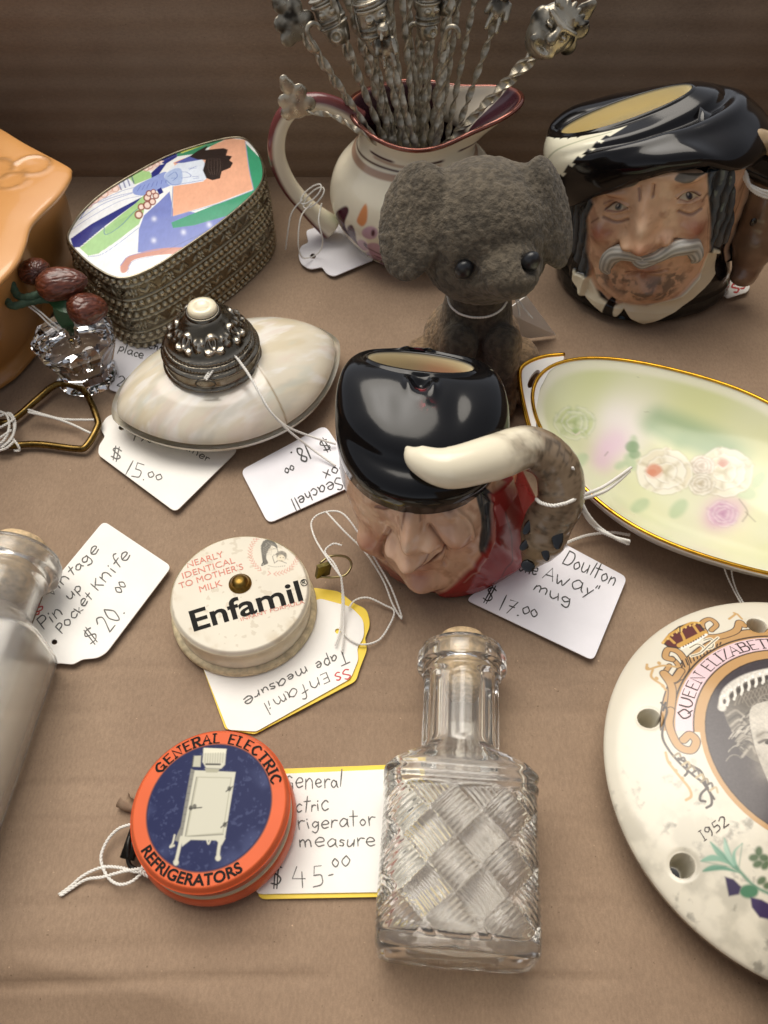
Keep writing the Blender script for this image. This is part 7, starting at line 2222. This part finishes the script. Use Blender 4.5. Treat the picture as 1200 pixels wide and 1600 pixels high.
string('thin white string looping from the cream tape measure over its yellow tag', [
    [(532, 900, 1.0), (510, 870, 1.0), (492, 840, .6), (487, 815, .5), (505, 801, .6), (535, 802, .9), (565, 840, .9), (590, 880, .7), (612, 920, .5), (628, 966, .2), (614, 945, .3), (598, 905, .5), (570, 862, .8), (540, 832, .9), (510, 800, .7)],
    [(532, 900, 1.0), (522, 880, 1.0), (508, 862, 1.0), (520, 850, 1.0), (534, 852, 1.0)],
    [(533, 900, 1.0), (535, 930, .6), (534, 960, .35), (531, 985, .25), (524, 1008, .25)], [(533, 900, 1.0), (537, 935, .6), (537, 975, .3), (536, 1000, .25), (534, 1018, .22)],
    [(534, 985, .25), (548, 1000, .2), (568, 1007, .2), (592, 1000, .12), (608, 978, .12), (616, 955, .15), (600, 945, .15), (575, 934, .2), (555, 938, .22), (545, 950, .24)]], .028)
string('white string looped at the left of the orange tape measure', [
    [(212, 1286, .5), (185, 1295, .3), (165, 1318, .2), (158, 1345, .2), (170, 1372, .2), (188, 1382, .25), (208, 1376, .35), (224, 1362, .4), (236, 1362, .45)],
    [(236, 1360, .45), (212, 1362, .45), (190, 1356, .3), (160, 1355, .2), (130, 1368, .1), (110, 1385, .08), (92, 1398, .06)],
    [(230, 1356, .45), (214, 1358, .5), (190, 1362, .3), (162, 1370, .2), (135, 1374, .1), (112, 1388, .08), (94, 1400, .06)], [(224, 1352, .45), (220, 1362, .5), (232, 1370, .4)]])
foxc = P(872, 792, 3.6)
lp3 = [P(838, 780, 4.0), P(846, 786, 4.2), P(866, 790, 4.35), P(890, 784, 4.3), P(902, 776, 4.0), P(903, 760, 3.4), P(893, 735, 3.5)]
raw('white string knotted round the neck of the fox handle', [
    lp3, [P(893, 730, 4.9), P(904, 748, 4.4), P(908, 766, 4.2), P(904, 776, 4.1)],
    [P(896, 778, 4.2), P(915, 772, 4.0), P(940, 762, 3.2), P(962, 748, 2.6), P(986, 731, 2.0)], [P(900, 780, 4.1), P(918, 777, 3.9), P(944, 768, 3.1), P(964, 754, 2.5), P(984, 736, 2.0)],
    [P(903, 780, 4.1), P(912, 800, 3.5), P(926, 820, 2.8), P(950, 836, 2.4), P(984, 846, 2.0)], [P(904, 778, 4.1), P(920, 806, 3.4), P(936, 824, 2.6), P(960, 840, 2.3), P(982, 850, 1.9)],
    [P(984, 836, .4), P(955, 832, .4), P(920, 836, .3), P(890, 846, .25), P(872, 856, .2)]], .045)
string('pair of thin white strings hanging from the rose dish to the china disc', [
    [(1128, 876, .9), (1136, 900, .6), (1148, 925, .5), (1160, 946, .6)], [(1142, 876, .9), (1144, 900, .6), (1152, 925, .5), (1163, 944, .6)]], .024)
wj = PY(486, 302, 28.95)
a_ = np.linspace(0, 2 * pi, 14)
raw('thin white string tied round the handle of the pink jug', [
    [wj + [.42 * cos(b), .30 * sin(b) - .05, .30 * cos(b) + .10 * sin(b)] for b in a_], [wj + [.10 + .42 * cos(b), .34 * sin(b) - .08, -.14 + .32 * cos(b) + .1 * sin(b)] for b in a_],
    [wj + [-.35, -.1, -.2], PY(456, 332, 28.6), PY(450, 360, 28.4), P(446, 390, .2)], [wj + [.0, -.2, -.3], PY(470, 340, 28.0), PY(466, 380, 27.5), P(472, 402, .5), P(488, 402, .25)],
    [wj + [.4, -.2, -.3], PY(498, 345, 27.8), PY(504, 375, 27.5), P(500, 392, .5), P(489, 401, .2)]], .028)
nkc = np.array([nk[0], 20.55, 4.0])
cs = [PY(699, 462, 20.4), PY(704, 478, 19.95), PY(718, 490, 19.75), PY(740, 496, 19.7), PY(765, 494, 19.75), PY(783, 484, 19.9), PY(792, 472, 20.3)]
raw('thin white cord round the neck of the grey dog', [cs, [PY(806, 468, 20.8), PY(810, 482, 20.7), PY(812, 494, 20.6)], [PY(808, 466, 20.8), PY(820, 484, 20.6), PY(832, 498, 20.5)]], .032)
string('white string wound in a knot at the left end of the brass wire handle', [
    [(-20, 640, .5), (5, 645, .6), (18, 652, .55), (22, 672, .45), (12, 690, .4), (-10, 700, .4)], [(-20, 660, .5), (0, 650, .6), (16, 646, .6), (24, 662, .5), (18, 685, .45), (2, 700, .4)], [(-10, 640, .5), (10, 648, .65), (14, 670, .6), (4, 690, .5), (-15, 698, .4)],
    [(-10, 672, .6), (8, 664, .65), (22, 655, .6)], [(-10, 690, .5), (6, 680, .6), (18, 672, .55)], [(20, 685, .4), (28, 696, .3), (30, 704, .15), (22, 704, .15)], [(-5, 705, .3), (10, 700, .4), (22, 690, .4)],
    [(44, 640, .5), (70, 648, .4), (100, 655, .35), (150, 656, .35)], [(44, 644, .5), (80, 652, .4), (110, 662, .3), (142, 677, .3)]], .04)
kw = PY(1186, 287, 25.0)
raw('white string wound round the donkey head at the right side', [[PY(1164, 262, 25.4), PY(1168, 284, 25.1), PY(1182, 294, 25.0), PY(1202, 300, 25.0), PY(1230, 300, 25.2)], [PY(1166, 270, 25.3), PY(1172, 290, 25.0), PY(1186, 300, 24.95), PY(1204, 305, 25.0), PY(1230, 306, 25.2)], [PY(1164, 256, 25.4), PY(1162, 275, 25.3), PY(1174, 296, 25.0), PY(1196, 308, 24.95), PY(1230, 312, 25.2)]], .05)
raw('thin white string hanging in the crystal holder', [[P(44, 478, 2.6), P(60, 490, 2.5), P(76, 506, 2.25), P(92, 518, 2.1)], [P(46, 474, 2.6), P(64, 488, 2.5), P(80, 502, 2.3), P(96, 514, 2.1)]], .03)
